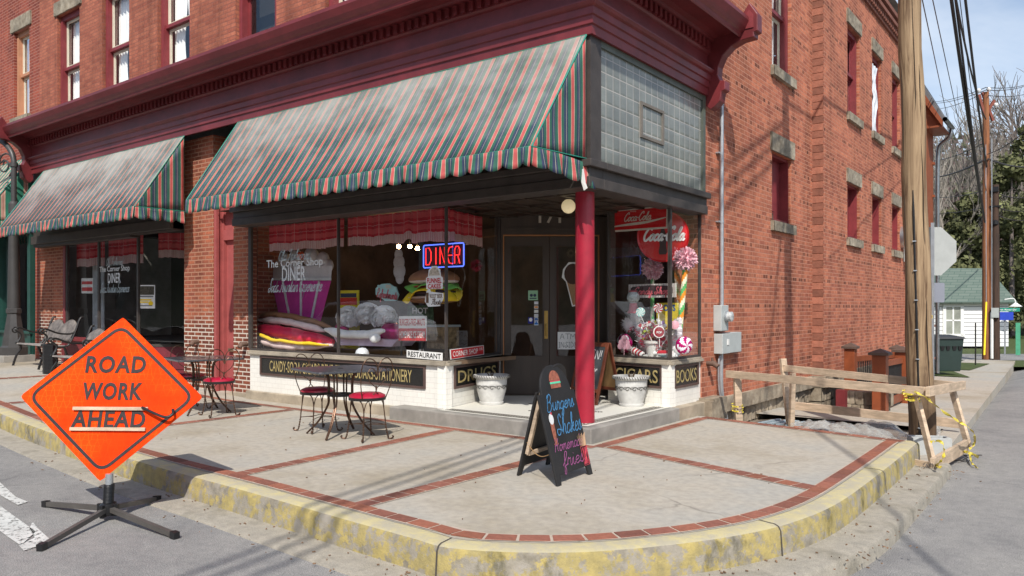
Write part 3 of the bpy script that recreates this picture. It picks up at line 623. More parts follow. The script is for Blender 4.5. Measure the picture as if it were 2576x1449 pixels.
# corbelled brick cornice on the rear part
w = MB(); w.box((SX2,8.2,8.13),(SX2+.05,15.0,8.2)); w.box((SX2,8.2,8.33),(SX2+.14,15.0,8.42))
y = 8.25
while y < 14.95: w.box((SX2,y,8.2),(SX2+.1,y+.09,8.33)); y += .18
w.box((SX2-.2,8.1,8.5),(SX2+.17,15.03,8.6)); w.box((SX2,15.05,7.75),(SX2+.14,16.3,7.84))
y = 15.1
while y < 16.2: w.box((SX2,y,7.62),(SX2+.1,y+.09,7.75)); y += .18
w.box((SX2-.2,15.05,8.04),(SX2+.17,16.3,8.14)); w.build('parapet_cornice', M_('dark_corbel_brick', (.20,.075,.05), .85, var=.3), BD)
def rock(mb, a, b, jit=.02, nx=10, nz=4, ax='x', out=1):
    """rough faced block between corners a,b; the outer face (along ax) is chiselled"""
    (x0,y0,z0), (x1,y1,z1) = a, b
    def fn(s_, t_):
        ed = min(s_, 1-s_, t_, 1-t_); j = jit*(1 if ed > .01 else .15)
        if ax == 'x':
            p = Vector(((x1 if out > 0 else x0), y0+(y1-y0)*s_, z0+(z1-z0)*t_)); p.x += out*j*(noise.noise(p*13)+.6*noise.noise(p*31)); p.z += (.5*jit*noise.noise(p*17) if t_ < .5 else 0)
        else:
            p = Vector((x0+(x1-x0)*s_, (y0 if out < 0 else y1), z0+(z1-z0)*t_)); p.y += out*j*(noise.noise(p*13)+.6*noise.noise(p*31)); p.z += (.5*jit*noise.noise(p*17) if t_ < .5 else 0)
        return p
    mb.grid(fn, nx, nz, flip=(ax == 'x') != (out > 0)); 
    if ax == 'x': xa, xb = (x0, x1-.01) if out > 0 else (x0+.01, x1); mb.box((xa,y0,z0+.002),(xb,y1,z1))
    else: ya, yb = (y0+.01, y1) if out < 0 else (y0, y1-.01); mb.box((x0,ya,z0+.002),(x1,yb,z1))
CURT = M_('white_lace_curtain', (.85,.85,.84), .9, var=.05)
ROOMW = M_('upstairs_room', (.30,.29,.27), .9)
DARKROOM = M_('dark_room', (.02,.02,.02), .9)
def sash(ax, c, hole, out, kind='curtain', frame=REDTRIM, lint=(.3,.09), sill=True, rev=.13, uneven=False):
    a, b, z0, z1 = hole; d = rev-.05
    if kind == 'boarded': d = .07
    P = (lambda u, dd, z: (u, c-out*dd, z)) if ax == 'y' else (lambda u, dd, z: (c-out*dd, u, z))
    def bx(mb, u0, u1, d0, d1, za, zb):
        p, q = P(u0, d0, za), P(u1, d1, zb); mb.box(tuple(min(i, j) for i, j in zip(p, q)), tuple(max(i, j) for i, j in zip(p, q)))
    f = MB(); t = .11 if kind != 'boarded' else .05; e = d+.12
    for u0, u1 in ((a, a+t), (b-t, b)): bx(f, u0, u1, d, e+.04, z0, z1); bx(f, u0+(.03 if u0 == a else 0), u1-(0 if u0 == a else .03), d-.025, d, z0, z1-t)
    bx(f, a+t, b-t, d, e+.04, z1-t, z1); bx(f, a+t, b-t, d-.01, e+.05, z0, z0+.07)
    zm = z0+(z1-z0)*.5
    if kind != 'boarded':
        bx(f, a+t, b-t, d+.02, e, zm-.03, zm+.03)
    win = f.build('window', frame, BD)
    if kind == 'boarded':
        m = MB(); bx(m, a+t, b-t, e+.01, e+.03, z0+.07, z1-t); m.build('shutter_board', REDTRIM, win)
    else:
        s = MB(); sc = CREAMP if kind == 'curtain' else REDTRIM
        for zA, zB, dd in ((z0+.07, zm-.03, .09), (zm+.03, z1-t, .065)):
            bx(s, a+t, a+t+.045, d+dd, d+dd+.03, zA, zB); bx(s, b-t-.045, b-t, d+dd, d+dd+.03, zA, zB); bx(s, a+t+.045, b-t-.045, d+dd, d+dd+.03, zA, zA+.045); bx(s, a+t+.045, b-t-.045, d+dd, d+dd+.03, zB-.045, zB)
        s.build('sash', sc, win)
        g = MB(); o_ = d+.105; g.add([P(a+t, o_, z0+.07), P(b-t, o_, z0+.07), P(b-t, o_, z1-t), P(a+t, o_, z1-t)], [(0,1,2,3)]); g.build('pane', UPGLASS, win)
        if kind == 'curtain':
            m = MB(); um = (a+b)/2
            def cur(sgn):
                def fn(s_, t_):
                    zz = z0+.07+(z1-t-z0-.07)*t_; wd = (b-a-2*t)*(.5-.10*math.exp(-((t_-.38)/.22)**2)); u = (a+t+wd*s_) if sgn < 0 else (b-t-wd*s_)
                    return Vector(P(u, o_+.09+.02*math.sin(s_*22), zz))
                m.grid(fn, 24, 14)
            cur(-1); cur(1); m.build('curtain', CURT, win)
            m = MB(); p, q = P(a+.02, o_+.55, z0), P(b-.02, o_+.6, z1); m.box(tuple(min(i, j) for i, j in zip(p, q)), tuple(max(i, j) for i, j in zip(p, q)))
            m.build('blind', M_('pale_inner_blind', (.62,.62,.6), .9) if 'pale_inner_blind' not in bpy.data.materials else bpy.data.materials['pale_inner_blind'], win)
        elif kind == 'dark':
            m = MB(); p, q = P(a+.02, o_+.25, z0), P(b-.02, o_+.3, z1); m.box(tuple(min(i, j) for i, j in zip(p, q)), tuple(max(i, j) for i, j in zip(p, q))); m.build('blind', DARKROOM, win)  # near-black sheet behind the pane: the unlit room's darkness put into colour
        elif kind == 'plastic':
            m = MB()
            def fn(s_, t_):
                u = a+t+.02+(b-a-2*t-.1)*s_*(1-.35*abs(math.sin(t_*5.5+.4))); return Vector(P(u, .03+.03*noise.noise(Vector((s_*4, t_*9, 5)))+.01*math.sin(s_*14+t_*9), z0+.05+(z1-z0-.3)*t_))
            m.grid(fn, 14, 30); m.build('plastic_sheet', M_('torn_white_plastic', (.78,.8,.84), .3, var=.1), win, smooth=60)
    if lint:
        m = MB(); h, ov = lint; p, q = P(a-ov, -.035, z1), P(b+ov, .1, z1+h); rock(m, tuple(min(i, j) for i, j in zip(p, q)), tuple(max(i, j) for i, j in zip(p, q)), .025, 14, 6, ax if ax == 'x' else 'y', out); m.build('lintel', STONE, win, smooth=30)
    if sill:
        m = MB(); p, q = P(a-.07, -.07, z0-.16), P(b+.07, .12, z0); rock(m, tuple(min(i, j) for i, j in zip(p, q)), tuple(max(i, j) for i, j in zip(p, q)), .02, 14, 4, ax, out); m.build('sill', STONE, win, smooth=30)
    return win
for i, h in enumerate(FW): sash('y', FY, h, -1, 'dark' if i == 3 else 'curtain', lint=(.28,.1))
sash('x', SX, SW1[0], 1, 'curtain'); sash('x', SX, SW1[1], 1, 'boarded')
for i, h in enumerate(SW2): sash('x', SX2, h, 1, ('plastic' if i == 1 else 'dark') if i < 4 else 'boarded', lint=(.28,.08))
# foundation
m = MB(); y = 3.3; 
while y < 16.1:
    l = rnd.uniform(.55, 1.0); y2 = min(y+l, 17.9); px_ = SX if y < 8 else SX2
    rock(m, (px_-.3, y+.004, -.06), (px_+.07, y2-.004, .15), .018, 12, 4)
    yy = y
    for r_ in range(3):
        l2 = (y2-y)/2
        for q in range(2): rock(m, (px_-.3, y+l2*q+.01, -.06-.27*(r_+1)+.012), (px_-.01, y+l2*(q+1)-.01, -.06-.27*r_-.01), .04, 8, 5)
    y = y2
m.build('foundation', STONE_FND, BD, smooth=25)
m = MB(); rock(m, (-.5,2.98,-.1), (.1,3.42,.2), .025, 8, 6); rock(m, (-.5,2.9,-.1), (.1,3.0,.17), .01, 4, 4, 'y', -1); m.build('foundation_corner', STONE_FND, BD, smooth=25)
# ---- shopfront cornice: one profile mitred round the corner
CF, CX = .06, -.04
prof = [(0,4.29),(.035,4.29),(.035,4.385),(.055,4.395),(.055,4.475),(.075,4.485),(.075,4.56),(.105,4.575),(.125,4.605),(.125,4.62),(.03,4.66),(.03,4.83),(.055,4.845),(.075,4.865),(.075,5.0),(.12,5.02),(.13,5.045),(.2,5.065),(.45,5.075),(.455,5.0),(.475,4.985),(.49,5.0),(.5,5.04),(.53,5.06),(.56,5.1),(.585,5.15),(.60,5.18),(.60,5.225),(.0,5.36)]
XL, YR = -14.15, 3.02
m = MB(); vs = []
for o, z in prof: vs += [Vector((XL, CF-o, z)), Vector((CX+o, CF-o, z)), Vector((CX+o, YR, z))]
fs = []
for i in range(len(prof)-1):
    for j in range(2): fs.append((i*3+j, i*3+j+1, i*3+j+4, i*3+j+3))
m.add(vs, fs); corn = m.build('cornice', MAROON, BD)
m = MB(); x = XL+.15
while x < CX-.05: m.box((x, CF-.115, 4.875), (x+.06, CF-.07, 4.985)); x += .125
y = CF+.0
while y < YR-.1: m.box((CX+.07, y, 4.875), (CX+.115, y+.06, 4.985)); y += .125
m.build('dentil_row', MAROON, corn)
def bracket(M):
    poly = [(0,4.16),(.06,4.10),(.12,4.13),(.2,4.2),(.22,4.32),(.27,4.34),(.27,4.46),(.2,4.47),(.165,4.55),(.175,4.66),(.24,4.8),(.36,4.9),(.5,4.95),(.66,4.96),(.66,5.02),(.71,5.03),(.71,5.25),(.6,5.42),(.48,5.25),(.3,5.22),(0,5.25)]
    m = MB(); m.prism([(p[0], p[1]) for p in poly], .17, M); return m
b1 = bracket(Matrix.Translation((CX, YR+.005, 0))).build('cornice_bracket', REDTRIM if False else MAROON, BD, bevel=.01, recalc=True)
m = MB(); m.prism([(.54,5.08),(.54,5.24),(.6,5.32),(.66,5.24),(.66,5.08)], .012, Matrix.Translation((CX, YR-.008, 0))); m.build('bracket_panel', REDTRIM, b1)
b2 = bracket(Matrix.Translation((XL-.01, CF, 0))@Matrix.Rotation(R(-90), 4, 'Z')).build('cornice_bracket', MAROON, BD, bevel=.01, recalc=True)
# wall behind the transom zone, beam, soffit
m = MB(); m.box((-14.1,.1,2.72),(-9.9+.0,.28,4.3)); m.box((-9.9,.1,2.76),(-8.4,.28,4.3)); m.box((-6.5,.1,2.78),(-.3,.28,4.3)); m.box((-.3,.06,2.99),(-.045,.28,4.3)); m.build('transom_panel', DARKFRAME, BD)
m = MB(); m.box((-14.1,.04,2.78),(-8.4,.3,2.95))
m.box((-6.5,0,2.69),(-.02,.3,2.80)); m.box((-6.5,.02,2.80),(-.035,.3,2.9)); m.box((-6.52,-.035,2.9),(.02,.3,2.975))
m.box((-.3,.305,2.69),(-.02,3.05,2.80)); m.box((-.3,.305,2.80),(-.035,3.05,2.9)); m.box((-.3,.305,2.9),(.02,3.07,2.975)); m.build('entrance_beam', DARKWOOD if False else DARKFRAME, BD, bevel=.006)
# glass-block transom
m = MB(); m.box((-.2,.28,2.98),(-.07,2.94,4.29)); gb = m.build('glass_block_panel', GBLOCK, BD)
m = MB(); m.box((-.2,2.94,2.98),(-.04,3.02,4.29)); m.box((-.2,.28,4.22),(-.045,2.94,4.29)); m.box((-.2,.28,2.975),(-.05,2.94,3.0)); m.build('frame', OLIVEFRAME, gb)
m = MB(); X0 = -.075
for a, b in (((X0,1.2,3.42),(-.05,1.24,3.84)), ((X0,1.76,3.42),(-.05,1.8,3.84)), ((X0,1.24,3.42),(-.05,1.76,3.455)), ((X0,1.24,3.805),(-.05,1.76,3.84))): m.box(a, b)
m.build('vent_hatch', M_('weathered_hatch', (.16,.14,.12), .7), gb)
# ---- ground floor walls
m = MB(); wall_holes(m, 'y', FY, -14.3, -13.1, .0, 4.4, []); m.build('pier', BR_PIER, BD); m = MB(); wall_holes(m, 'y', FY, -8.4, -7.5, -.05, 4.3, [])
m.quad((-7.5,FY,-.05),(-7.5,1.2,-.05),(-7.5,1.2,4.3),(-7.5,FY,4.3)); m.quad((-8.4,1.7,-.05),(-8.4,FY,-.05),(-8.4,FY,4.3),(-8.4,1.7,4.3)); m.build('pier', BR_PIER, BD)
m = MB(); wall_holes(m, 'y', FY, -6.92, -6.46, -.05, 4.3, []); m.quad((-6.92,1.2,-.05),(-6.92,FY,-.05),(-6.92,FY,4.3),(-6.92,1.2,4.3)); m.quad((-6.46,FY,-.05),(-6.46,.42,-.05),(-6.46,.42,3.),(-6.46,FY,3.)); m.build('pier', BR_PIER, BD)
m = MB(); m.box((-8.43,.25,-.1),(-7.48,1.2,.05)); m.box((-6.95,.25,-.1),(-6.44,.31,.07)); m.box((-7.48,.3,-.1),(-6.95,1.2,.03)); m.build('pier_base', CONC_Y, BD)
# stair door in the recess between the piers
m = MB(); m.box((-7.5,.31,0),(-7.43,.36,3.4)); m.box((-7.5,.36,0),(-7.46,.52,3.4)); m.box((-7.46,.44,0),(-7.42,.52,3.4)); m.box((-6.98,.40,0),(-6.925,.52,3.4)); m.box((-7.42,.44,2.55),(-6.98,.52,2.72)); m.box((-7.42,.47,2.72),(-6.98,.5,3.4))
sd = m.build('stair_door', REDTRIM2, BD)
m = MB(); m.box((-7.42,.5,.03),(-6.98,.54,2.55)); m.box((-7.35,.488,.2),(-7.05,.5,1.0)); m.box((-7.35,.488,1.15),(-7.05,.5,2.4)); m.build('door_leaf', REDTRIM2, sd)
m = MB(); m.ball((-7.03,.47,1.02), .033); m.build('door_knob', M_('old_brass', (.35,.24,.1), .4, metal=.8), sd)
# ---- main display window, bulkheads
P1 = Vector((-2.28,.27,0)); PL = Vector((-6.42,.27,0)); PD0 = Vector((-2.62,1.8,0)); PD1 = Vector((-1.4,2.76,0)); PR0 = Vector((-1.12,2.27,0)); PR1 = Vector((-.12,2.1,0)); PR2 = Vector((-.12,3.03,0))
def up(p, z): return Vector((p.x, p.y, z))
def wseg(mb, a, b, z0, z1, t0=0., t1=.1):
    """slab along a->b, from outward offset -t0 to inward t1 (inward = left of a->b)"""
    d = (b-a).normalized(); n = Vector((-d.y, d.x, 0)); q = [a-n*t0, b-n*t0, b+n*t1, a+n*t1]
    vs = [up(p, z0) for p in q]+[up(p, z1) for p in q]
    mb.add(vs, [(3,2,1,0),(4,5,6,7),(0,1,5,4),(1,2,6,5),(2,3,7,6),(3,0,4,7)])
PLs = [(PL,P1),(P1,PD0)]; PRs = [(PR0,PR1),(PR1,PR2)]
m = MB()
for a, b in PLs: wseg(m, a, b, .12, .70, 0, .12)
m.build('tiled_bulkhead', TILE, BD); m = MB()
for a, b in PRs: wseg(m, a, b, .12, .70, 0, .12)
m.build('tiled_bulkhead', TILE, BD)
m = MB(); m.box((-6.44,.2,-.1),(-2.26,.42,.13)); m.build('bulkhead_base', CONC_Y, BD, bevel=.01); m = MB(); m.box((-.3,2.12,-.1),(.0,3.0,.163)); m.build('bulkhead_base', CONC_Y, BD, bevel=.01)
m = MB()
for a, b in PLs+PRs: wseg(m, a, b, .70, .735, .05, .14); wseg(m, a, b, .735, .76, .025, .14)
m.build('window_sill', M_('stone_sill', (.36,.31,.24), .7, var=.2, dirt=.2), BD, bevel=.004)
m = MB(); wf = None
for a, b, k in ((PL,P1,'l'),(P1,PD0,'s'),(PR0,PR1,'r'),(PR1,PR2,'e')):
    if k == 'r': wf = m.build('display_window', DARKFRAME, BD); m = MB()
    wseg(m, a, b, .76, .79, .012, .04); wseg(m, a, b, 2.74, 2.80, .012, .04)
    d = (b-a).normalized(); L_ = (b-a).length
    for t in ([0, L_] if k != 'l' else [.0, 2.10, L_]):
        wdt = .07 if (k == 'l' and t == 0) or (k == 's' and t == L_) else .022
        if k == 's' and t == 0: continue
        wseg(m, a+d*(t-wdt/2), a+d*(t+wdt/2), .79, 2.74, .012, .03)
wf2_ = m.build('display_window', DARKFRAME, BD)
def pane(a, b, z0, z1, mat_=GLASS, o=.012):
    d = (b-a).normalized(); n = Vector((-d.y, d.x, 0)); m = MB(); m.quad(up(a+n*o, z0), up(b+n*o, z0), up(b+n*o, z1), up(a+n*o, z1)); return m.build('pane', mat_, wf if a.x < -1.3 else wf2_)
for a, b in PLs+PRs: pane(a, b, .79, 2.74)
# interior boxes
m = MB(); m.box((-7.3,.44,.70),(-2.3,1.75,.752)); m.box((-6.42,.3,.70),(-2.3,.44,.752)); m.add([(-2.3,.3,.752),(-2.3,1.75,.752),(-2.6,1.75,.752)],[(0,1,2)]); m.add([(-1.1,2.3,.752),(-.14,2.15,.752),(-.14,3.0,.752),(-1.3,3.6,.752)],[(0,1,2,3)]); m.build('display_floor', M_('display_floor_board', (.16,.10,.06), .6), BD)
m = MB(); m.quad((-7.35,5,0.2),(-7.35,1.25,0.2),(-7.35,1.25,3.0),(-7.35,5,3.0)); m.quad((-7.35,1.25,.2),(-6.9,.6,.2),(-6.9,.6,3.0),(-7.35,1.25,3.0)); m.quad((-6.95,.6,.2),(-6.46,.43,.2),(-6.46,.43,3.0),(-6.95,.6,3.0)); m.quad((-.13,6,0.2),(-.13,3.04,0.2),(-.13,3.04,3.0),(-.13,6,3.0)); m.quad((-7.4,5.2,0),(-.1,5.2,0),(-.1,5.2,3.05),(-7.4,5.2,3.05)); m.quad((-7.4,.3,3.02),(-7.4,6,3.02),(-.1,6,3.02),(-.1,.3,3.02)); m.quad((-6.4,.3,.05),(-.1,2.9,.05),(-.1,6,.05),(-6.4,6,.05)); m.build('shop_interior', INTERIOR, BD)
# ---- sign boards in the bulkheads
def signboard(a, b, z0, z1, txt, t0, t1, h, spc=1., word=None):
    d = (b-a).normalized(); n = Vector((-d.y, d.x, 0)); A = a+d*t0; B = a+d*t1
    m = MB(); wseg(m, A, B, z0, z0+.03, .022, 0); wseg(m, A, B, z1-.03, z1, .022, 0); wseg(m, A, A+d*.03, z0+.03, z1-.03, .022, 0); wseg(m, B-d*.03, B, z0+.03, z1-.03, .022, 0); o = m.build('sign_board', M_('brown_sign_frame', (.10,.06,.05), .5) if 'brown_sign_frame' not in bpy.data.materials else bpy.data.materials['brown_sign_frame'], BD)
    m = MB(); wseg(m, A+d*.03, B-d*.03, z0+.03, z1-.03, .008, 0); m.build('panel', M_('black_sign_glass', (.014,.014,.013), .12, spec=.6) if 'black_sign_glass' not in bpy.data.materials else bpy.data.materials['black_sign_glass'], o)
    m = MB(); c = (A+B)/2-n*.008; put_text(m, txt, plane_M(up(c, (z0+z1)/2), d), (t1-t0-.03)*.87, h, bold=.008, off=-.004, space=spc); m.build('lettering', GOLD, o)
signboard(PL, P1, .39, .685, 'CANDY-SODA-CIGARS-PENS-FILMS-KODAKS-STATIONERY', .28, 3.80, .165)
signboard(P1, PD0, .39, .685, 'DRUGS', .2, 1.5, .16); signboard(PR0, PR1, .39, .685, 'CIGARS', .07, .9, .17); signboard(PR1, PR2, .39, .685, 'BOOKS', .1, .84, .17)
# ---- entrance step and mosaic floor
m = MB(); m.add([(0,.0,-.05),(0,2.12,-.05),(-3,3.4,-.05),(-3,.0,-.05),(0,.0,.162),(0,2.12,.162),(-3,3.4,.162),(-3,.0,.162)],[(0,1,5,4),(3,0,4,7),(4,5,6,7)])
m.add([(-2.28,.0,-.05),(-2.28,.25,-.05),(-2.28,.0,.16),(-2.28,.25,.16)],[(0,2,3,1)]); st = m.build('entrance_step', CONC, BD, bevel=.012)
def mosaic():
    m, nt, b, out = new_mat('white_mosaic_floor'); ge = N(nt, 'ShaderNodeNewGeometry'); v = N(nt, 'ShaderNodeTexVoronoi', feature='DISTANCE_TO_EDGE', inp={'Scale': 45}); nt.links.new(ge.outputs['Position'], v.inputs['Vector'])
    nt.links.new(ramp(nt, v.outputs['Distance'], [(0, (.45,.43,.38)), (.06, (.66,.64,.57))]), b.inputs['Base Color']); b.inputs['Roughness'].default_value = .6; return m
m = MB(); m.add([(-.11,.11,.167),(-.11,2.1,.167),(-1.13,2.27,.167),(-1.42,2.76,.167),(-2.6,1.8,.167),(-2.27,.28,.167),(-2.27,.11,.167)],[tuple(range(7))]); m.build('mosaic_floor', mosaic(), st)
m = MB(); mc = M_('dark_mosaic', (.10,.085,.07), .6)
def bl(a, b, w_): m.bar(a, b, w_, .004)
for o, w_ in ((.17,.012),(.20,.006),(.262,.006),(.29,.012)):
    m.box((-2.2,o,.168),(-o,o+w_,.170)); m.box((-o-w_,o+w_,.168),(-o,2.02,.1700))
for i in range(52): m.box((-2.18+i*.038,.22,.168),(-2.163+i*.038,.248,.1702))
for i in range(46): m.box((-.248,.3+i*.038,.168),(-.22,.317+i*.038,.1702))
for cx_, cy_ in ((-1.3,.75),(-.95,1.35),(-.6,1.15),(-1.7,1.3),(-1.0,2.0)):
    for a in range(6): m.obox((cx_+.035*math.cos(a*R(60)), cy_+.035*math.sin(a*R(60)), .169), (.016,.009,.001), (0,0,a*R(60)))
m.build('mosaic_border', mc, st)
# ---- column
m = MB(); m.lathe([(.11,.165),(.107,.2),(.105,2.70)], (-.30,.36,0), 32); m.build('column', COLRED, BD, smooth=40)
# ---- entrance wall and doors
DD = (PD1-PD0).normalized(); DN = Vector((-DD.y, DD.x, 0))
def dp(t, o, z): return PD0+DD*t+DN*o+Vector((0,0,z))
def dbox(mb, t0, t1, o0, o1, z0, z1):
    q = [dp(t0,o0,0), dp(t1,o0,0), dp(t1,o1,0), dp(t0,o1,0)]; vs = [up(p, z0) for p in q]+[up(p, z1) for p in q]
    mb.add(vs, [(3,2,1,0),(4,5,6,7),(0,1,5,4),(1,2,6,5),(2,3,7,6),(3,0,4,7)])
LD = (PD1-PD0).length; ta, tb = .04, 1.42
m = MB(); dbox(m, -.08, ta, 0, .15, .165, 2.95); dbox(m, tb, LD+.02, 0, .15, .165, 2.95); dbox(m, ta, tb, 0, .15, 2.47, 2.95); dbox(m, ta+.08, tb-.08, -.012, 0, 2.86, 2.9); dbox(m, ta+.08, tb-.08, -.012, 0, 2.54, 2.58)
ew = m.build('entrance_wall', DARKWOOD, BD)
m = MB(); wseg(m, PD1, PR0, .165, 2.95, 0, .1); m.build('side_post', DARKWOOD, BD)
m = MB(); dbox(m, ta, ta+.015, -.006, .05, .165, 2.455); dbox(m, ta, tb, -.006, .05, 2.455, 2.47); dbox(m, tb-.015, tb, -.006, .05, .165, 2.455); m.build('door_trim', M_('amber_door_trim', (.40,.16,.05), .5), BD)
def door(t0, t1, hd):
    m = MB(); a, b = .085, .085; z0, z1 = .175, 2.45; g0, g1 = .72, 2.32
    dbox(m, t0, t0+a, .05, .09, z0, z1); dbox(m, t1-b, t1, .05, .09, z0, z1); dbox(m, t0+a, t1-b, .05, .09, z0, g0); dbox(m, t0+a, t1-b, .05, .09, g1, z1)
    for q in ((t0+a, t0+a+.012, g0, g1), (t1-b-.012, t1-b, g0, g1), (t0+a+.012, t1-b-.012, g0, g0+.012), (t0+a+.012, t1-b-.012, g1-.012, g1)): dbox(m, q[0], q[1], .04, .05, q[2], q[3])
    d = m.build('door', DARKWOOD, BD); g = MB(); g.quad(dp(t0+a,.07,g0), dp(t1-b,.07,g0), dp(t1-b,.07,g1), dp(t0+a,.07,g1)); g.build('pane', GLASS, d); return d
dm = (ta+tb)/2-.02; dl = door(ta+.02, dm-.004, 1); dr = door(dm+.004, tb-.02, 0)
BRASS = M_('brass', (.42,.27,.08), .35, metal=.9)
m = MB(); dbox(m, dm-.075, dm-.025, .04, .05, .98, 1.38); m.tube([dp(dm-.05,.04,1.2), dp(dm-.05,.0,1.19), dp(dm-.05,-.01,1.12), dp(dm-.05,.0,1.04), dp(dm-.05,.04,1.03)], .009, 8); m.build('handle', BRASS, dl, smooth=40)
MDm = plane_M(dp(.55+.16,-.012,2.71), DD)
m = MB(); put_text(m, '171', MDm, .32, .15, bold=.03, off=-.006, space=1.25); m.build('house_number', M_('pewter_number', (.48,.42,.34), .5), ew)
# entrance ceiling
m = MB(); m.box((-2.9,.3,2.74),(-.3,3.2,2.76))
for i in range(5): m.bar((-2.7+i*.48,.3,2.73), (-2.3+i*.45,2.9,2.73), .05, .03)
for i in range(4): m.bar((-2.8,.6+i*.6,2.725), (-.3,.5+i*.6,2.725), .04, .03)
m.build('entrance_ceiling', DARKWOOD, BD)
# ---- left shop front
m = MB(); m.box((-13.1,.25,.0),(-9.95,.4,.75)); m.box((-13.12,.2,.75),(-9.9,.4,.82)); m.box((-13.1,.28,.82),(-13.0,.36,2.85)); m.box((-13.08,.24,.25),(-10.0,.252,.66)); m.box((-9.96,.25,0),(-8.05,.6,.1))
lf = m.build('left_shopfront', REDTRIM, BD)
LA, LB, LC = Vector((-13.0,.32,0)), Vector((-10.0,.32,0)), Vector((-8.45,1.6,0))
m = MB(); wseg(m, LB, LC, .1, .7, 0, .1); wseg(m, LB, LC, .28, .55, .012, 0); m.build('bulkhead', M_('shaded_burgundy_panel', (.16,.02,.03), .5), lf)  # bulkhead in one deep burgundy base colour
m = MB(); 
for x in (-12.98,-11.55,-10.0): m.box((x-.03,.29,.82),(x+.03,.33,2.9))
m.box((-12.95,.29,2.82),(-10.03,.33,2.9)); wseg(m, LB, LC, .7, .75, .01, .03); wseg(m, LB, LC, 2.82, 2.9, .01, .03)
m.build('window_frame', DARKFRAME, lf)
m = MB(); m.quad(up(LA,.82), up(LB,.82), up(LB,2.82), up(LA,2.82)); m.quad(up(LB,.75), up(LC,.75), up(LC,2.82), up(LB,2.82)); m.build('pane', GLASS, lf)
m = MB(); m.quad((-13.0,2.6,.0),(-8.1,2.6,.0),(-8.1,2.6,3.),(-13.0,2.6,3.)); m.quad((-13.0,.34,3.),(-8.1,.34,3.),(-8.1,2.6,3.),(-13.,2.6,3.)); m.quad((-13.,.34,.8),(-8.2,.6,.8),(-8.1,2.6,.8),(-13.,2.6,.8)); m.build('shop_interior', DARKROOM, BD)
m = MB(); m.box((-12.7,.7,.8),(-12.2,.72,2.6)); m.build('white_blind', M_('pale_blue_panel', (.42,.46,.48), .7), BD)
# ------------------------------------------------------------------ awnings
def awning(label, x0, x1, yw, zt, yf, zf, mt, mv, val=.155, sc=.235, droop_end=False, left_end=True, bl=0., sk=0.):
    A = thing('awning', label, 'awning', ((x0+x1)/2, yw, zf), group='striped awnings over the shopfronts')
    zl = lambda x: zf+bl*(x1-x)/(x1-x0)
    def top(s_, t_):
        x = x0+(x1+sk*(1-t_)-x0)*s_; z0_ = zl(min(x, x1)); sag = -.03*math.sin(math.pi*t_)*(.6+.4*math.sin(s_*19))+.012*noise.noise(Vector((x*1.7, t_*2.5, 2)))+.006*noise.noise(Vector((x*6, t_*5, 7))); return Vector((x, yw+(yf-yw)*t_, zt+(z0_-zt)*t_+sag))
    m = MB(); m.grid(top, 60, 8, True); o = m.build('canopy', mt, A, smooth=60, solid=.003)
    P = WMX[o.name]; set_uv(o, lambda c: ((P@c).x, ((P@c).z-zf)/(zt-zf)))
    def ends(xe, nm, sk=0.):
        m = MB(); 
        def fn(s_, t_):
            y = yw+(yf-yw)*s_; zc = zt+(zl(xe)-zt)*s_; zb = zl(xe) ; return Vector((xe+sk*(1-s_)+.01*math.sin(s_*9)*math.sin(t_*3), y, zb+(zc-zb)*t_))
        m.grid(fn, 14, 6); o = m.build(nm, mv, A, smooth=60, solid=.003); P = WMX[o.name]; set_uv(o, lambda c: ((P@c).y*1.+.03, 0))
    ends(x1-.004, 'end_panel', sk)
    if left_end: ends(x0+.004, 'end_panel')
    def wave(q): return .022*math.sin(q*2*math.pi/(sc*1.0)+.7)+.012*math.sin(q*7.3)
    m = MB(); n = int((x1-x0)/.02)
    def vf(s_, t_):
        x = x0+(x1-x0)*s_; h = val+.05*abs(math.sin(math.pi*(x-x0)/sc)); return Vector((x, yf-.012-wave(x)*t_-.02*t_, zl(x)-h*t_+.0))
    m.grid(vf, n, 4, True); o = m.build('valance', mv, A, smooth=70, solid=.003); P = WMX[o.name]; set_uv(o, lambda c: ((P@c).x, 0))
    m = MB()
    def ve(s_, t_):
        y = yf+(yw-yf)*s_; h = val+.05*abs(math.sin(math.pi*(y-yf)/sc)); k = s_*s_ if droop_end else 0.
        return Vector((x1+sk*s_+wave(y)*t_*1.3+k*.05*t_, y+.05*k*t_, zl(x1)-h*t_*(1+.35*k)-.05*k))
    m.grid(ve, 50, 4, True); o = m.build('end_valance', mv, A, smooth=70, solid=.003); P = WMX[o.name]; set_uv(o, lambda c: ((P@c).y+.03, 0))
    m = MB(); e = .008
    m.tube([(x0,yw,zt),(x1+sk,yw,zt)], e, 6); m.tube([(x0,yf,zl(x0)),(x1,yf,zl(x1))], e*.8, 6)
    for x, k_ in ((x0, 0.), (x1, sk)): m.tube([(x+k_,yw,zt),(x,yf,zl(x))], e, 6); m.tube([(x,yf,zl(x)),(x+k_,yw,zl(x))], e*.7, 6)
    m.build('edge_piping', GREENTRIM, A, smooth=40)
    return A
aw = awning('largest green, navy and coral striped awning over the diner window and corner', -6.38, -.17, .03, 4.29, -.82, 2.99, AWN_TOP, AWN, droop_end=True, sk=.095)
m = MB(); m.add([(-.15,-.03,2.86),(-.06,-.05,2.87),(-.03,-.06,2.72),(-.0,-.07,2.66),(-.05,-.06,2.64),(-.09,-.05,2.74)], [(0,1,2,3,4,5)]); m.build('torn_flap', WHITE, aw, solid=.003)
awning('faded striped awning over the left shop window beside the street lamp', -13.4, -7.92, .03, 4.29, -.8, 3.03, AWN_TOP2, AWN, left_end=True)
awning('green awning with thin coral stripes at the far left edge over the neighbour shop', -19.5, -14.62, .28, 4.78, -.75, 3.3, AWN_G, AWN_G)
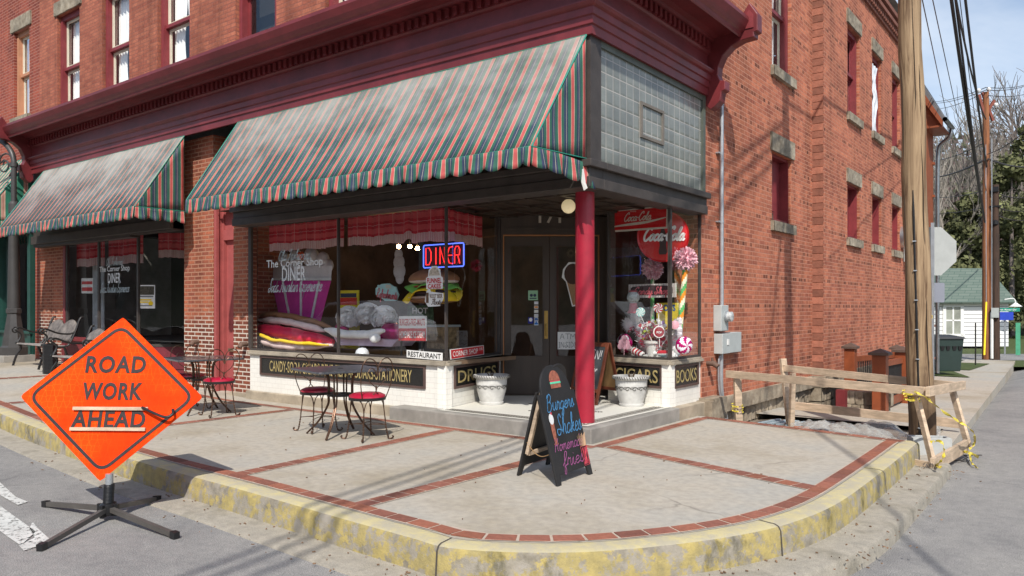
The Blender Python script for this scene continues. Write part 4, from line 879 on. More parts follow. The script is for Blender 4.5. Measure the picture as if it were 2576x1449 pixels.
# ------------------------------------------------------------------ neighbour building
NB = thing('brick_building', 'darker red brick building at the far left with stone lintels and a green shopfront', 'building', (-17, .32, .4))
BDs = BD
m = MB(); NH = (-15.78,-14.92,5.78,7.78); wall_holes(m, 'y', .33, -24, -14.3, 4.4, 9.8, [NH]); m.quad((-14.6,.33,.2),(-14.3,.33,.2),(-14.3,.33,4.4),(-14.6,.33,4.4)); m.build('wall', BR_NEIGH, NB)
BD = NB; TAN = M_('tan_window_trim', (.48,.22,.12), .6, var=.1); sash('y', .33, NH, -1, 'curtain', frame=TAN, lint=(.3,.12)); BD = BDs
GP = M_('dark_green_shop_paint', (.012,.06,.047), .45, var=.2)
m = MB(); m.box((-24,.28,.3),(-14.6,.45,.85)); m.box((-24,.25,3.2),(-14.6,.45,4.4)); 
for x in (-23.9,-21.5,-18.9,-18.1,-16.6,-14.72): m.box((x-.08,.24,.3),(x+.08,.44,3.2))
m.box((-24,.2,.85),(-14.6,.4,.9)); m.box((-18.1,.5,.35),(-16.6,.56,3.2)); m.build('green_shopfront', GP, NB)
m = MB(); m.quad((-16.6,.36,.9),(-14.7,.36,.9),(-14.7,.36,3.2),(-16.6,.36,3.2)); m.quad((-23.9,.36,.9),(-18.1,.36,.9),(-18.1,.36,3.2),(-23.9,.36,3.2)); m.build('pane', UPGLASS, NB)
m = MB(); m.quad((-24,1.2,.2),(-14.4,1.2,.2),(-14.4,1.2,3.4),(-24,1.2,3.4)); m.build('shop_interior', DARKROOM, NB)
# ------------------------------------------------------------------ street lamp
LX, LY = -13.9, -.35; LZ = zg(LX)
lp = thing('street_lamp', 'dark grey fluted cast iron street lamp with curled arm at the left edge', 'street lamp', (LX, LY, LZ))
LG = M_('dark_grey_cast_iron', (.055,.052,.05), .45, metal=.1, var=.15)
m = MB(); m.box((LX-.3, LY-.3, LZ-.1), (LX+.3, LY+.3, LZ+.14)); m.build('plinth', CONC, lp, bevel=.01)
m = MB(); m.lathe([(.27,LZ+.14),(.27,LZ+.3),(.22,LZ+.34),(.2,LZ+.5),(.14,LZ+.9),(.125,LZ+1.0),(.15,LZ+1.02),(.15,LZ+1.1),(.12,LZ+1.12)], (LX,LY,0), 8); m.build('flared_base', LG, lp)
m = MB(); m.lathe([(.12,LZ+1.12),(.088,LZ+3.1),(.1,LZ+3.12),(.1,LZ+3.3),(.065,LZ+3.35)], (LX,LY,0), 12); m.build('post', LG, lp, smooth=30)
m = MB(); p0_ = (LX,LY,LZ+3.3); dd = Vector((-.97,-.25,0))
arm = [Vector(p0_)+Vector((0,0,0)), Vector(p0_)+Vector((0,0,.5)), Vector(p0_)+Vector((0,0,.9)), Vector(p0_)+dd*.12+Vector((0,0,1.15)), Vector(p0_)+dd*.4+Vector((0,0,1.35)), Vector(p0_)+dd*.8+Vector((0,0,1.38)), Vector(p0_)+dd*1.2+Vector((0,0,1.25)), Vector(p0_)+dd*1.4+Vector((0,0,1.0))]
m.tube(spline(arm, 6), .055, 10); m.lathe([(.08,0),(.08,.08)], Vector(p0_)+Vector((0,0,.78)), 12); m.build('arm', LG, lp, smooth=40)
m = MB(); c = Vector(p0_)+dd*.28+Vector((0,0,.85)); sp_ = [c+(dd*math.cos(a*.5)+Vector((0,0,1))*math.sin(a*.5))*(.04+.012*a) for a in range(0, 22)]; m.tube(sp_, .018, 6)
c = Vector(p0_)+dd*.75+Vector((0,0,1.0)); m.tube([c+(dd*math.cos(a*.5)+Vector((0,0,1))*math.sin(a*.5))*(.05+.014*a) for a in range(0, 22)], .02, 6); m.tube([Vector(p0_)+Vector((0,0,.78)), Vector(p0_)+dd*.3+Vector((0,0,.95)), Vector(p0_)+dd*.65+Vector((0,0,.78))], .018, 6); m.build('scroll', LG, lp, smooth=40)
m = MB(); c = Vector(p0_)+dd*1.4+Vector((0,0,.95)); m.lathe([(.05,.05),(.12,0),(.2,-.2),(.12,-.55),(.04,-.62)], c, 14); m.build('lantern', M_('lamp_globe', (.6,.6,.55), .3), lp, smooth=40)
# ------------------------------------------------------------------ benches
def bench(x, y, rz, label):
    B = thing('park_bench', label, 'bench', (x, y, zg(x)), rz, group='benches in front of the left shop window')
    for sx in (-.72, .72):   # cast iron end frames
        m = MB(); T = lambda l: [(sx, p[0], p[1]) for p in l]
        m.tube(spline(T([(-.42,.0),(-.36,.2),(-.28,.33),(-.3,.42),(-.36,.45)]), 4), .022, 6); m.tube(spline(T([(.2,.0),(.08,.2),(.02,.36),(.0,.41)]), 4), .022, 6)
        m.tube(spline(T([(-.38,.45),(-.2,.41),(0,.40),(.1,.46),(.2,.68),(.28,.92),(.34,.95)]), 4), .02, 6)
        m.tube(spline(T([(-.34,.45),(-.28,.6),(-.38,.7),(-.3,.74),(-.1,.66),(.1,.64),(.19,.68)]), 4), .018, 6)
        m.tube([(sx,-.38+.05*math.cos(a*.6),.7+.05*math.sin(a*.6)) for a in range(10)], .014, 5); m.build('end_frame', IRON, B, local=True, smooth=40)
    m = MB()
    for i in range(5): m.box((-.72,-.36+i*.085,.425-.006*i),(.72,-.29+i*.085,.447-.006*i))
    m.build('seat', M_('weathered_grey_slats', (.28,.255,.235), .85, var=.3) if 'weathered_grey_slats' not in bpy.data.materials else bpy.data.materials['weathered_grey_slats'], B, local=True)
    m = MB()   # cast scenic back panel with double arched top
    n = 24; top = [(-.57+1.14*i/n, .78+.14*abs(math.sin(math.pi*2*i/n*.5+ (0)))**.6+.02) for i in range(n+1)]
    def bk(s_, t_):
        x_ = -.69+1.38*s_; zt_ = .8+.1*abs(math.sin(2*math.pi*s_)); z_ = .50+(zt_-.5)*t_; return Vector((x_, .12+(z_-.5)*.42, z_+.0))
    m.grid(bk, 28, 8); m.build('backrest', M_('cast_bench_back', (.07,.06,.055), .6, scale=9, bump=.9, bscale=12, col2=(.25,.215,.19)) if 'cast_bench_back' not in bpy.data.materials else bpy.data.materials['cast_bench_back'], B, local=True, solid=.03, smooth=50)
    return B
bench(-11.9, -.45, R(-4), 'left bench of weathered slats with curled iron arms next to the street lamp')
bench(-9.5, -.75, R(-2), 'right bench, partly hidden by the orange road sign, with cast iron back')
bx_ = thing('trash_can', 'low ribbed black waste bin standing between the two benches', 'trash can', (-10.9, -.85, zg(-10.9)))
m = MB(); z0 = zg(-10.9)
for i in range(14): m.lathe([(.115+.004*(i % 2), z0+.035*i),(.115+.004*(i % 2), z0+.035*(i+1))], (-10.9,-.85,0), 10)
m.build('body', BLACK, bx_); m = MB(); m.lathe([(.125,z0+.49),(.125,z0+.52),(.06,z0+.54)], (-10.9,-.85,0), 10); m.build('rim', BLACK, bx_)
# ------------------------------------------------------------------ cafe tables and chairs
REDV = M_('red_vinyl', (.42,.012,.04), .28, var=.06, bump=.05, coat=.3); TOPM = M_('speckled_black_tabletop', (.06,.063,.07), .3, var=.5, scale=60, bump=.1, coat=.3)
def chair(label):
    Cc = thing('cafe_chair', label, 'chair', (0,0,0), 0, group='wire ice cream parlour chairs at the cafe tables')
    m = MB(); m.lathe([(.02,.445),(.185,.445),(.198,.46),(.195,.48),(.15,.502),(.02,.51)], (0,0,0), 28); m.build('seat', REDV, Cc, local=True, smooth=40)
    m = MB(); m.lathe([(.188,.43),(.2,.43),(.202,.462),(.195,.462)], (0,0,0), 28); m.build('seat_rim', IRON, Cc, local=True, smooth=30)
    for k in range(4):
        a = R(45+90*k); cx_, sy_ = math.cos(a), math.sin(a); m = MB()
        P = lambda r, z, da=0: (r*math.cos(a+da), r*math.sin(a+da), z)
        m.tube(spline([P(.17,.44,-.35),P(.175,.40,-.12),P(.185,.3),P(.205,.13),P(.225,.03)], 4), .0065, 6); m.tube(spline([P(.17,.44,.35),P(.175,.40,.12),P(.185,.3),P(.2,.2)], 4), .0055, 6)
        for j in range(5): m.ball(P(.2+.005*j, .16-.028*j), .011, 6, 4)
        m.tube(spline([P(.225,.035),P(.235,.012),P(.265,.012),P(.285,.03),P(.27,.04)], 4), .009, 6); m.build('leg', COPPER, Cc, local=True, smooth=40)
    m = MB()
    for s_ in (0, 1, 2, 3):
        a0, a1 = R(45+90*s_), R(135+90*s_); p, q = Vector((.2*math.cos(a0), .2*math.sin(a0), .16)), Vector((.2*math.cos(a1), .2*math.sin(a1), .16)); mm = (p+q)/2*(.45); mm.z = .17
        m.tube(spline([p, (p+mm)/2+Vector((0,0,.005)), mm, (q+mm)/2, q], 4), .0045, 5)
    m.build('stretcher', COPPER, Cc, local=True, smooth=40)
    m = MB()
    for s_ in (-1, 1):
        m.tube(spline([(-.13,.15*s_,.45),(-.165,.19*s_,.6),(-.19,.2*s_,.76),(-.2,.17*s_,.85),(-.205,.11*s_,.885),(-.205,.04*s_,.855),(-.2,.005*s_,.78),(-.195,.004*s_,.70)], 5), .006, 6)
        m.tube(spline([(-.195,.004*s_,.70),(-.2,.04*s_,.76),(-.2,.09*s_,.78),(-.195,.125*s_,.72),(-.185,.09*s_,.64),(-.175,.01*s_,.57),(-.165,.004*s_,.53),(-.155,.05*s_,.48),(-.15,.09*s_,.45)], 5), .0048, 6)
    for z in (.70,.72,.74,.55,.565,.58): m.ball((-.195 if z > .6 else -.17,0,z), .011, 6, 4)
    m.build('back_wire', COPPER, Cc, local=True, smooth=40)
    return Cc
ch = chair('cafe chair left of the nearest table, its red seat in full sun'); ch.location = (-2.98,-1.15,0); ch.rotation_euler = (0,0,R(-8))
copy_tree(ch, 'cafe chair right of the nearest table, closest to the chalkboard', loc=(-2.1,-1.19,0), rz=R(172))
copy_tree(ch, 'cafe chair right of the farther table, back against the red stair door', loc=(-5.05,-1.12,0), rz=R(168))
copy_tree(ch, 'cafe chair left of the farther table, mostly hidden behind the orange sign', loc=(-5.98,-.98,0), rz=R(-6))
def table(label):
    T = thing('cafe_table', label, 'table', (0,0,0), 0, group='square black cafe tables on the sidewalk')
    m = MB(); c = .06; h = .43; poly = []
    for sx, sy, a0 in ((1,1,0),(-1,1,90),(-1,-1,180),(1,-1,270)):
        for j in range(5): a = R(a0+j*22.5); poly.append((sx*(h-c)+c*math.cos(a), sy*(h-c)+c*math.sin(a)))
    n = len(poly); m.add([(p[0],p[1],.745) for p in poly]+[(p[0],p[1],.722) for p in poly], [tuple(range(n)), tuple(range(2*n-1,n-1,-1))]+[(i,i+n,(i+1)%n+n,(i+1)%n) for i in range(n)]); m.build('tabletop', TOPM, T, local=True, bevel=.006)
    m = MB(); m.lathe([(0,.746),(.03,.746),(.03,.749),(0,.749)], (0,0,0), 12); m.build('umbrella_cap', IRON, T, local=True)
    for k in range(4):
        a = R(45+90*k); m = MB(); u = Vector((math.cos(a), math.sin(a), 0)); v = Vector((-u.y, u.x, 0))
        for s_ in (-1, 1):
            m.tube(spline([u*.24+v*.02*s_+Vector((0,0,.72)), u*.17+v*.02*s_+Vector((0,0,.69)), u*.14+v*.018*s_+Vector((0,0,.6)), u*.14+v*.015*s_+Vector((0,0,.44)), u*.15+v*.01*s_+Vector((0,0,.33)), u*.26+v*.008*s_+Vector((0,0,.15)), u*.4+v*.004*s_+Vector((0,0,.01))], 5), .0095, 7)
        m.build('leg', COPPER, T, local=True, smooth=40)
    m = MB(); m.lathe([(.135,.44),(.15,.44),(.15,.465),(.135,.465)], (0,0,0), 24)
    for j in range(6): a = R(60*j); m.bar((0,0,.452), (.14*math.cos(a), .14*math.sin(a), .452), .016, .01)
    m.lathe([(0,.445),(.05,.445),(.05,.46),(0,.46)], (0,0,0), 14); m.build('shelf_ring', IRON, T, local=True)
    return T
tb_ = table('nearest square black cafe table, between two red-seated chairs'); tb_.location = (-2.55,-1.18,0); tb_.rotation_euler = (0,0,R(-17))
copy_tree(tb_, 'farther square black cafe table in front of the brick pier', loc=(-5.5,-1.08,0), rz=R(-14))
# ------------------------------------------------------------------ orange road work sign
ORG = None
def orange():
    m, nt, b, out = new_mat('orange_reflective_sheeting'); tc = N(nt, 'ShaderNodeTexCoord')
    v = N(nt, 'ShaderNodeTexVoronoi', feature='DISTANCE_TO_EDGE', inp={'Scale': 24, 'Randomness': .25}); nt.links.new(tc.outputs['Object'], v.inputs['Vector'])
    n = N(nt, 'ShaderNodeTexNoise', inp={'Scale': 3, 'Detail': 4}); nt.links.new(tc.outputs['Object'], n.inputs['Vector'])
    base = ramp(nt, n.outputs['Fac'], [(.35, (.86,.036,.0)), (.65, (.95,.06,.001))])
    k = mth(nt, 'MULTIPLY', ramp(nt, v.outputs['Distance'], [(0, (1,1,1)), (.035, (0,0,0))]), ramp(nt, n.outputs['Fac'], [(.42, (.1,.1,.1)), (.6, (.8,.8,.8))]))
    nt.links.new(mixc(nt, k, base, (1.,.16,.01)), b.inputs['Base Color']); b.inputs['Roughness'].default_value = .7; b.inputs['Specular IOR Level'].default_value = .12
    n2 = N(nt, 'ShaderNodeTexNoise', inp={'Scale': 4, 'Detail': 3}); nt.links.new(tc.outputs['Object'], n2.inputs['Vector']); bp = N(nt, 'ShaderNodeBump', inp={'Strength': .4, 'Distance': .03}); nt.links.new(n2.outputs['Fac'], bp.inputs['Height']); nt.links.new(bp.outputs[0], b.inputs['Normal'])
    return m
ORG = orange()
SB = gd(275,1205,5.93); SLc = gd(46,1000,6.08); SRc = gd(506,1003,6.12); ST_ = gd(296,797,6.27)
rs = thing('road_work_sign', 'orange diamond road work sign on a black spring stand in the street', 'road sign', gz(272,1310,-.215))
sx_ = (SRc-SLc).normalized(); cen = (SB+SLc+SRc+ST_)/4; szz = (ST_-SB); szz = (szz-sx_*szz.dot(sx_)).normalized()
MS = plane_M(cen, sx_, szz); HW = (SRc-SLc).length/2; HH = (ST_-SB).length/2
m = MB(); k_ = .985
dm_ = [(-HW*k_,0),(-HW*.97,-.02),(-.02,-HH*.98),(0,-HH),(.02,-HH*.98),(HW*.97,-.02),(HW*k_,0),(HW*.97,.02),(.02,HH*.98),(0,HH),(-.02,HH*.98),(-HW*.97,.02)]
m.prism(dm_, .006, MS); pn = m.build('sign_panel', ORG, rs)
SGN = M_('sign_black', (.02,.010,.010), .6, var=.5, scale=20)
m = MB()
def ring(mb, rx, rz, wd, rad=.09):
    out = []
    for cx_, cz_ in ((rx,0),(0,rz),(-rx,0),(0,-rz)):
        pts = []; a0 = math.atan2(cz_, cx_); dirs = {0:((-.7,-.7),(-.7,.7))}
        L1 = Vector((cx_, 0, cz_)); t1 = Vector((0-cx_ if cx_ else -rx*0, 0, 0)); 
    C4 = [Vector((rx,0,0)), Vector((0,0,rz)), Vector((-rx,0,0)), Vector((0,0,-rz))]; P = []
    for i in range(4):
        c = C4[i]; a = C4[i-1]; b = C4[(i+1) % 4]; p = c+(a-c).normalized()*rad; q = c+(b-c).normalized()*rad
        for j in range(7): t = j/6; P.append(p*(1-t)**2+c*2*t*(1-t)+q*t*t)
    n = len(P); vs = []
    for i, p in enumerate(P):
        d = (P[(i+1) % n]-P[i-1]).normalized(); nn = Vector((-d.z, 0, d.x)); vs += [MS@(p+nn*wd/2+Vector((0,-.004,0))), MS@(p-nn*wd/2+Vector((0,-.004,0)))]
    mb.add(vs, [(2*i, 2*i+1, (2*i+3) % (2*n), (2*i+2) % (2*n)) for i in range(n)])
ring(m, HW*.895, HH*.895, .024)
def sg(u, v): # place by design position on the panel
    return MS@Matrix.Translation((u, 0, v))
put_text(m, 'ROAD', sg(0,.26), .47, .14, bold=.03, off=-.005, space=1.12); put_text(m, 'WORK', sg(.0,.045), .47, .14, bold=.03, off=-.005, space=1.1); put_text(m, 'AHEAD', sg(.0,-.175), .57, .14, bold=.03, off=-.005, space=1.1)
m.build('lettering', SGN, pn)
m = MB()
for zz_ in (-.095,-.255): M2 = sg(.01, zz_); q = [M2@Vector(p) for p in ((-.29,-.006,-.013),(.29,-.006,-.013),(.29,-.006,.013),(-.29,-.006,.013),(-.29,-.022,-.013),(.29,-.022,-.013),(.29,-.022,.013),(-.29,-.022,.013))]; m.add(q, [(0,1,2,3),(7,6,5,4),(0,4,5,1),(2,6,7,3),(1,5,6,2),(3,7,4,0)])
m.build('wood_strip', LUMBER, pn, recalc=True)
m = MB(); M2 = MS; m.tube(spline([M2@Vector((.26,-.03,-.085)), M2@Vector((.36,-.05,-.13)), M2@Vector((.46,-.06,-.165)), M2@Vector((.51,-.05,-.14)), M2@Vector((.50,-.03,-.1))], 5), .011, 8); m.build('hook', BLACK, pn, smooth=40)
m = MB(); m.tube([MS@Vector((0,.03,-HH*.93)), MS@Vector((0,.03,HH*.9))], .012, 6); m.tube([MS@Vector((-HW*.9,.03,0)), MS@Vector((HW*.9,.03,0))], .008, 6); m.build('back_rib', GREYBOX, rs)
gb_ = gz(272,1308,-.215); stp = SB+Vector((0,.0,-.01))
m = MB(); m.tube([stp+Vector((0,0,.05)), stp+Vector((0,0,-.03))], .028, 12); m.tube([stp+Vector((0,0,-.0)), Vector((gb_.x,gb_.y,gb_.z+.13))], .018, 8); m.build('clamp', GALV, rs, smooth=40)
m = MB(); top_ = stp+Vector((0,0,-.03)); bot_ = Vector((gb_.x, gb_.y, gb_.z+.12)); n = 15*14
m.tube([top_.lerp(bot_, i/n)+Vector((.032*math.cos(i*2*math.pi/14), .032*math.sin(i*2*math.pi/14), 0)) for i in range(n+1)], .0075, 6); m.build('spring', BLACK, rs, smooth=40)
m = MB(); c = Vector((gb_.x, gb_.y, gb_.z+.09)); m.lathe([(.05,-.05),(.06,-.02),(.06,.03),(.035,.05)], c, 12)
for a in (30, 120, 210, 300): m.obox(c+Vector((.055*math.cos(R(a)), .055*math.sin(R(a)), -.01)), (.03,.012,.045), (0,0,R(a)))
m.build('hub', BLACK, rs, smooth=40)
STL = M_('grey_stand_steel', (.12,.11,.10), .5, metal=.4, var=.2)
for u, v in ((105,1385),(440,1355),(115,1275),(395,1262)):
    f_ = gz(u, v, -.215); m = MB(); f2 = Vector((f_.x, f_.y, -.19)); cc = c+(f2-c).normalized()*.05; m.bar(cc, f2, .035, .035); lg = m.build('leg', STL, rs); m = MB(); d = (f2-cc).normalized(); m.bar(f2-d*.03, f2+d*.025, .044, .05); m.build('foot_cap', BLACK, lg)
# ------------------------------------------------------------------ chalkboards
BOARD = M_('black_chalkboard', (.013,.012,.012), .65, var=.5, scale=4, bump=.2, bscale=90); CBL = M_('blue_chalk', (.055,.20,.38), .9, var=.4, scale=60); CPU = M_('purple_chalk', (.28,.075,.2), .9, var=.5, scale=50); CBR = M_('brown_chalk', (.28,.09,.055), .9, var=.4, scale=40); CWH = M_('white_chalk', (.6,.6,.6), .9, var=.2); CGR = M_('green_chalk', (.1,.5,.3), .9); CRD = M_('red_chalk', (.5,.05,.08), .9)
sb = thing('sandwich_board', 'black arched sidewalk chalkboard with blue and purple chalk writing near the red column', 'chalkboard', (.53,-1.45,0))
def apanel(x, rot, zl, side):
    zd = Vector((zl,0,1)).normalized(); xd = Vector((rot,1,0)).normalized(); return plane_M((x,-1.5,0), xd, zd)
MA = apanel(.775, -.05, -.27, 1)
W2 = .29
def archpoly():
    p = [(-W2,0),(-W2+.06,0),(-W2+.075,.08),(W2-.075,.08),(W2-.06,0),(W2,0),(W2,.74),(W2-.05,.74)]
    for i in range(13): a = R(180*i/12); p.append((math.cos(a)*(W2-.055), .74+math.sin(a)*.235))
    p += [(-W2+.05,.74),(-W2,.74)]; return p
m = MB(); m.prism(archpoly(), .02, MA); fp = m.build('front_panel', BOARD, sb, bevel=.003)
MBk = plane_M((.27,-1.38,0), Vector((-.12,1,0)), Vector((.27,.0,1)))
m = MB(); m.prism(archpoly(), .02, MBk); bp_ = m.build('rear_panel', BOARD, sb, bevel=.003)
AT = lambda x, z: MA@Matrix.Translation((x,0,z))
m = MB(); put_script(m, 'Burgers', AT(.0,.66), .44, .13, .009, bend=-.0); put_script(m, 'Shakes', AT(.06,.47), .40, .16, .009); m.build('writing', CBL, fp)
m = MB(); put_script(m, 'Homemade', AT(.0,.315), .46, .10, .0075); put_script(m, 'fries', AT(.02,.19), .34, .12, .008); m.build('writing', CPU, fp)
def disc(mb, M, x, z, rx, rz, off=-.004, a0=0, a1=360, n=20):
    vs = [M@Vector((x, off, z))]+[M@Vector((x+rx*math.cos(R(a0+(a1-a0)*i/n)), off, z+rz*math.sin(R(a0+(a1-a0)*i/n)))) for i in range(n+1)]
    mb.add(vs, [(0,i+1,i+2) for i in range(n)])
def rect(mb, M, x0, x1, z0, z1, off=-.004): mb.add([M@Vector(p) for p in ((x0,off,z0),(x1,off,z0),(x1,off,z1),(x0,off,z1))], [(0,1,2,3)])
m = MB(); disc(m, MA, 0,.84,.085,.085,-.004,0,180); rect(m, MA, -.08,.08,.775,.81); m.build('drawing', CBR, fp); m = MB()
rect(m, MA, -.21,-.155,.42,.50); m.add([MA@Vector(p) for p in ((-.20,-.004,.33),(-.165,-.004,.33),(-.155,-.004,.42),(-.21,-.004,.42))],[(0,1,2,3)]); rect(m, MA, -.215,-.15,.32,.332); m.build('drawing', CBR, fp)
m = MB(); disc(m, MA, -.182,.53,.035,.045,-.005); m.build('drawing', CWH, fp); m = MB(); rect(m, MA, -.085,.085,.812,.828,-.005); m.build('drawing', CGR, fp)
m = MB(); rect(m, MA, -.08,.08,.829,.838,-.0052); disc(m, MA, -.17,.575,.01,.012,-.006)
for i in range(4): 
    m.bar(MA@Vector((.19+.02*i,-.005,.1)), MA@Vector((.25-.02*i+.03,-.005,.24)), .004,.002); m.bar(MA@Vector((.265-.02*i,-.005,.1)), MA@Vector((.2-.0*i,-.005,.24)), .004,.002)
for a, b in (((.185,.09),(.265,.09)),((.185,.09),(.175,.25)),((.265,.09),(.275,.25)),((.175,.25),(.275,.25))): m.bar(MA@Vector((a[0],-.005,a[1])), MA@Vector((b[0],-.005,b[1])), .005,.002)
m.build('drawing', CRD, fp)
m = MB()
for i in range(9): m.bar(MA@Vector((.185+.01*i,-.005,.25)), MA@Vector((.16+.016*i,-.005,.34+.01*(i % 3))), .006,.002)
m.build('drawing', M_('tan_chalk', (.4,.25,.15), .9), fp)
m = MB(); m.bar(MBk@Vector((-W2+.02,-.0,.2))+Vector((.03,0,0)), MBk@Vector((-W2+.03,0,.74))+Vector((.03,0,0)), .03, .03); m.bar(MBk@Vector((W2-.06,0,.2))+Vector((.03,0,0)), MBk@Vector((W2-.04,0,.74))+Vector((.03,0,0)), .03, .03); m.bar(MBk@Vector((-W2+.03,0,.2))+Vector((.03,0,0)), MBk@Vector((W2-.06,0,.2))+Vector((.03,0,0)), .03, .03); m.build('wood_brace', LUMBER, bp_)
m = MB(); a_, b_2 = MBk@Vector((-W2+.02,0,.3)), MA@Vector((-W2+.02,.02,.26)); m.tube([a_.lerp(b_2, i/12)-Vector((0,0,.06*math.sin(math.pi*i/12))) for i in range(13)], .004, 5); m.build('rope', M_('tan_rope', (.3,.18,.08), .9), sb)
# open sign by the door
FRAMEW = M_('varnished_brown_wood', (.15,.04,.018), .4, var=.25, scale=9); SLATE = M_('dusty_slate', (.045,.05,.055), .7, var=.6, scale=5)
ob2 = thing('sandwich_board', 'brown wood framed chalkboard standing in the entrance behind the red column', 'chalkboard', (-1.15,1.9,.167))
nx2 = Vector((.95,-.3,0)).normalized(); bk2 = Vector((.3,.95,0)).normalized(); fr2 = Vector((-.95,1.68,.167))-nx2*.29
M2a = plane_M(fr2, nx2, (bk2*.26+Vector((0,0,1)))); M2b = plane_M(fr2+bk2*.44, nx2, (-bk2*.26+Vector((0,0,1))))
for M2, nm in ((M2a,'front_frame'),(M2b,'rear_frame')):
    m = MB(); 
    def mb4(x0,x1,z0,z1,y0=0,y1=.025): q = [M2@Vector(p) for p in ((x0,y0,z0),(x1,y0,z0),(x1,y1,z0),(x0,y1,z0),(x0,y0,z1),(x1,y0,z1),(x1,y1,z1),(x0,y1,z1))]; m.add(q, [(3,2,1,0),(4,5,6,7),(0,1,5,4),(1,2,6,5),(2,3,7,6),(3,0,4,7)])
    mb4(-.29,-.245,0,.82); mb4(.245,.29,0,.82); mb4(-.245,.245,.77,.82); mb4(-.245,.245,.16,.205); fo = m.build(nm, FRAMEW, ob2, bevel=.004)
    m = MB(); mb4(-.245,.245,.205,.77,.006,.016); m.build('slate' if nm[0] == 'f' else 'backing', SLATE if nm[0] == 'f' else M_('tan_hardboard', (.26,.15,.06), .8), fo)
    if nm[0] == 'f':
        m = MB(); put_script(m, 'OPEN!', M2@Matrix.Translation((0,.006,.66)), .42, .12, .012, slant=.1); put_script(m, 'candy', M2@Matrix.Translation((.02,.006,.48)), .3, .05, .006); put_script(m, 'shop', M2@Matrix.Translation((.02,.006,.36)), .25, .05, .006); m.build('writing', CWH, fo)
# ------------------------------------------------------------------ planters
PLM = M_('whitewashed_planter', (.40,.39,.37), .75, var=.3, scale=7, bump=.3, col2=(.62,.61,.58))
def planter(label, x, y):
    T = thing('planter', label, 'planter', (x, y, .169), 0, group='ornate whitewashed planters in the entrance')
    m = MB(); m.lathe([(.12,0),(.155,.0),(.16,.03),(.15,.035),(.175,.12),(.195,.2),(.205,.32),(.2,.33),(.232,.345),(.24,.362),(.232,.382),(.2,.38),(.19,.34),(.02,.33)], (0,0,0), 36); m.build('pot', PLM, T, local=True, smooth=35)
    m = MB()
    for i in range(44): a = 2*math.pi*i/44; m.obox((.238*math.cos(a), .238*math.sin(a), .363), (.006,.004,.02), Matrix.Rotation(a, 3, 'Z')@Matrix.Rotation(.5, 3, 'X'))
    m.build('rope_rim', M_('dark_relief', (.08,.075,.065), .8) if 'dark_relief' not in bpy.data.materials else bpy.data.materials['dark_relief'], T, local=True); m = MB()
    for i in range(14):
        a = 2*math.pi*i/14
        def pp(s_, t_): rr = .183+.12*(.2+.0)*0+ .018*((.215+t_)-.17)/.1*.6; return Vector(((rr+.012)*math.cos(a+s_), (rr+.012)*math.sin(a+s_), .225+t_))
        m.tube([pp(.2*math.cos(j*.62)*(1-.07*j)+.05, .032*math.sin(j*.62)*(1-.07*j)) for j in range(12)], .005, 4); m.tube([pp(-.12+.1*math.cos(j*.7)*(1-.08*j), .01+.022*math.sin(j*.7)*(1-.08*j)) for j in range(10)], .003, 4)
    m.build('relief', M_('dark_relief', (.08,.075,.065), .8) if 'dark_relief' not in bpy.data.materials else bpy.data.materials['dark_relief'], T, local=True)
    m = MB(); m.lathe([(.0,.334),(.195,.334),(.195,.345),(0,.348)], (0,0,0), 20); m.build('soil', M_('potting_soil', (.04,.03,.02), .95) if 'potting_soil' not in bpy.data.materials else bpy.data.materials['potting_soil'], T, local=True)
    m = MB()
    for i in range(9): a = rnd.uniform(0, 6.28); r_ = rnd.uniform(.02,.09); m.tube([(0.02*math.cos(a),.02*math.sin(a),.34),(r_*math.cos(a)*.6,r_*math.sin(a)*.6,.39),(r_*math.cos(a),r_*math.sin(a),.41+rnd.uniform(0,.03))], [.008,.006,.001], 4)
    m.build('dry_plant', M_('dry_leaves', (.09,.06,.035), .9) if 'dry_leaves' not in bpy.data.materials else bpy.data.materials['dry_leaves'], T, local=True)
planter('whitewashed planter left of the entrance below the lettering DRUGS', -2.12, .98); planter('whitewashed planter right of the column below the lettering CIGARS', -.58, 1.93)
gl = thing('globe_lamp', 'round cream glass lamp hanging from the entrance ceiling', 'ceiling lamp', (0,0,2.72)); q = gd(1430,519,9.2); gl.location = q; WMX[gl.name] = Matrix.Translation(q)
m = MB(); m.ball(q, .085, 20, 14); m.build('shade', M_('milk_glass', (.75,.66,.45), .3, emit=((1,.8,.45), .35)), gl, smooth=60); m = MB(); m.lathe([(.06,.08),(.06,.1),(.02,.12),(.02,2.74-q.z)], q, 14); m.build('fitting', DARKWOOD, gl, smooth=30)
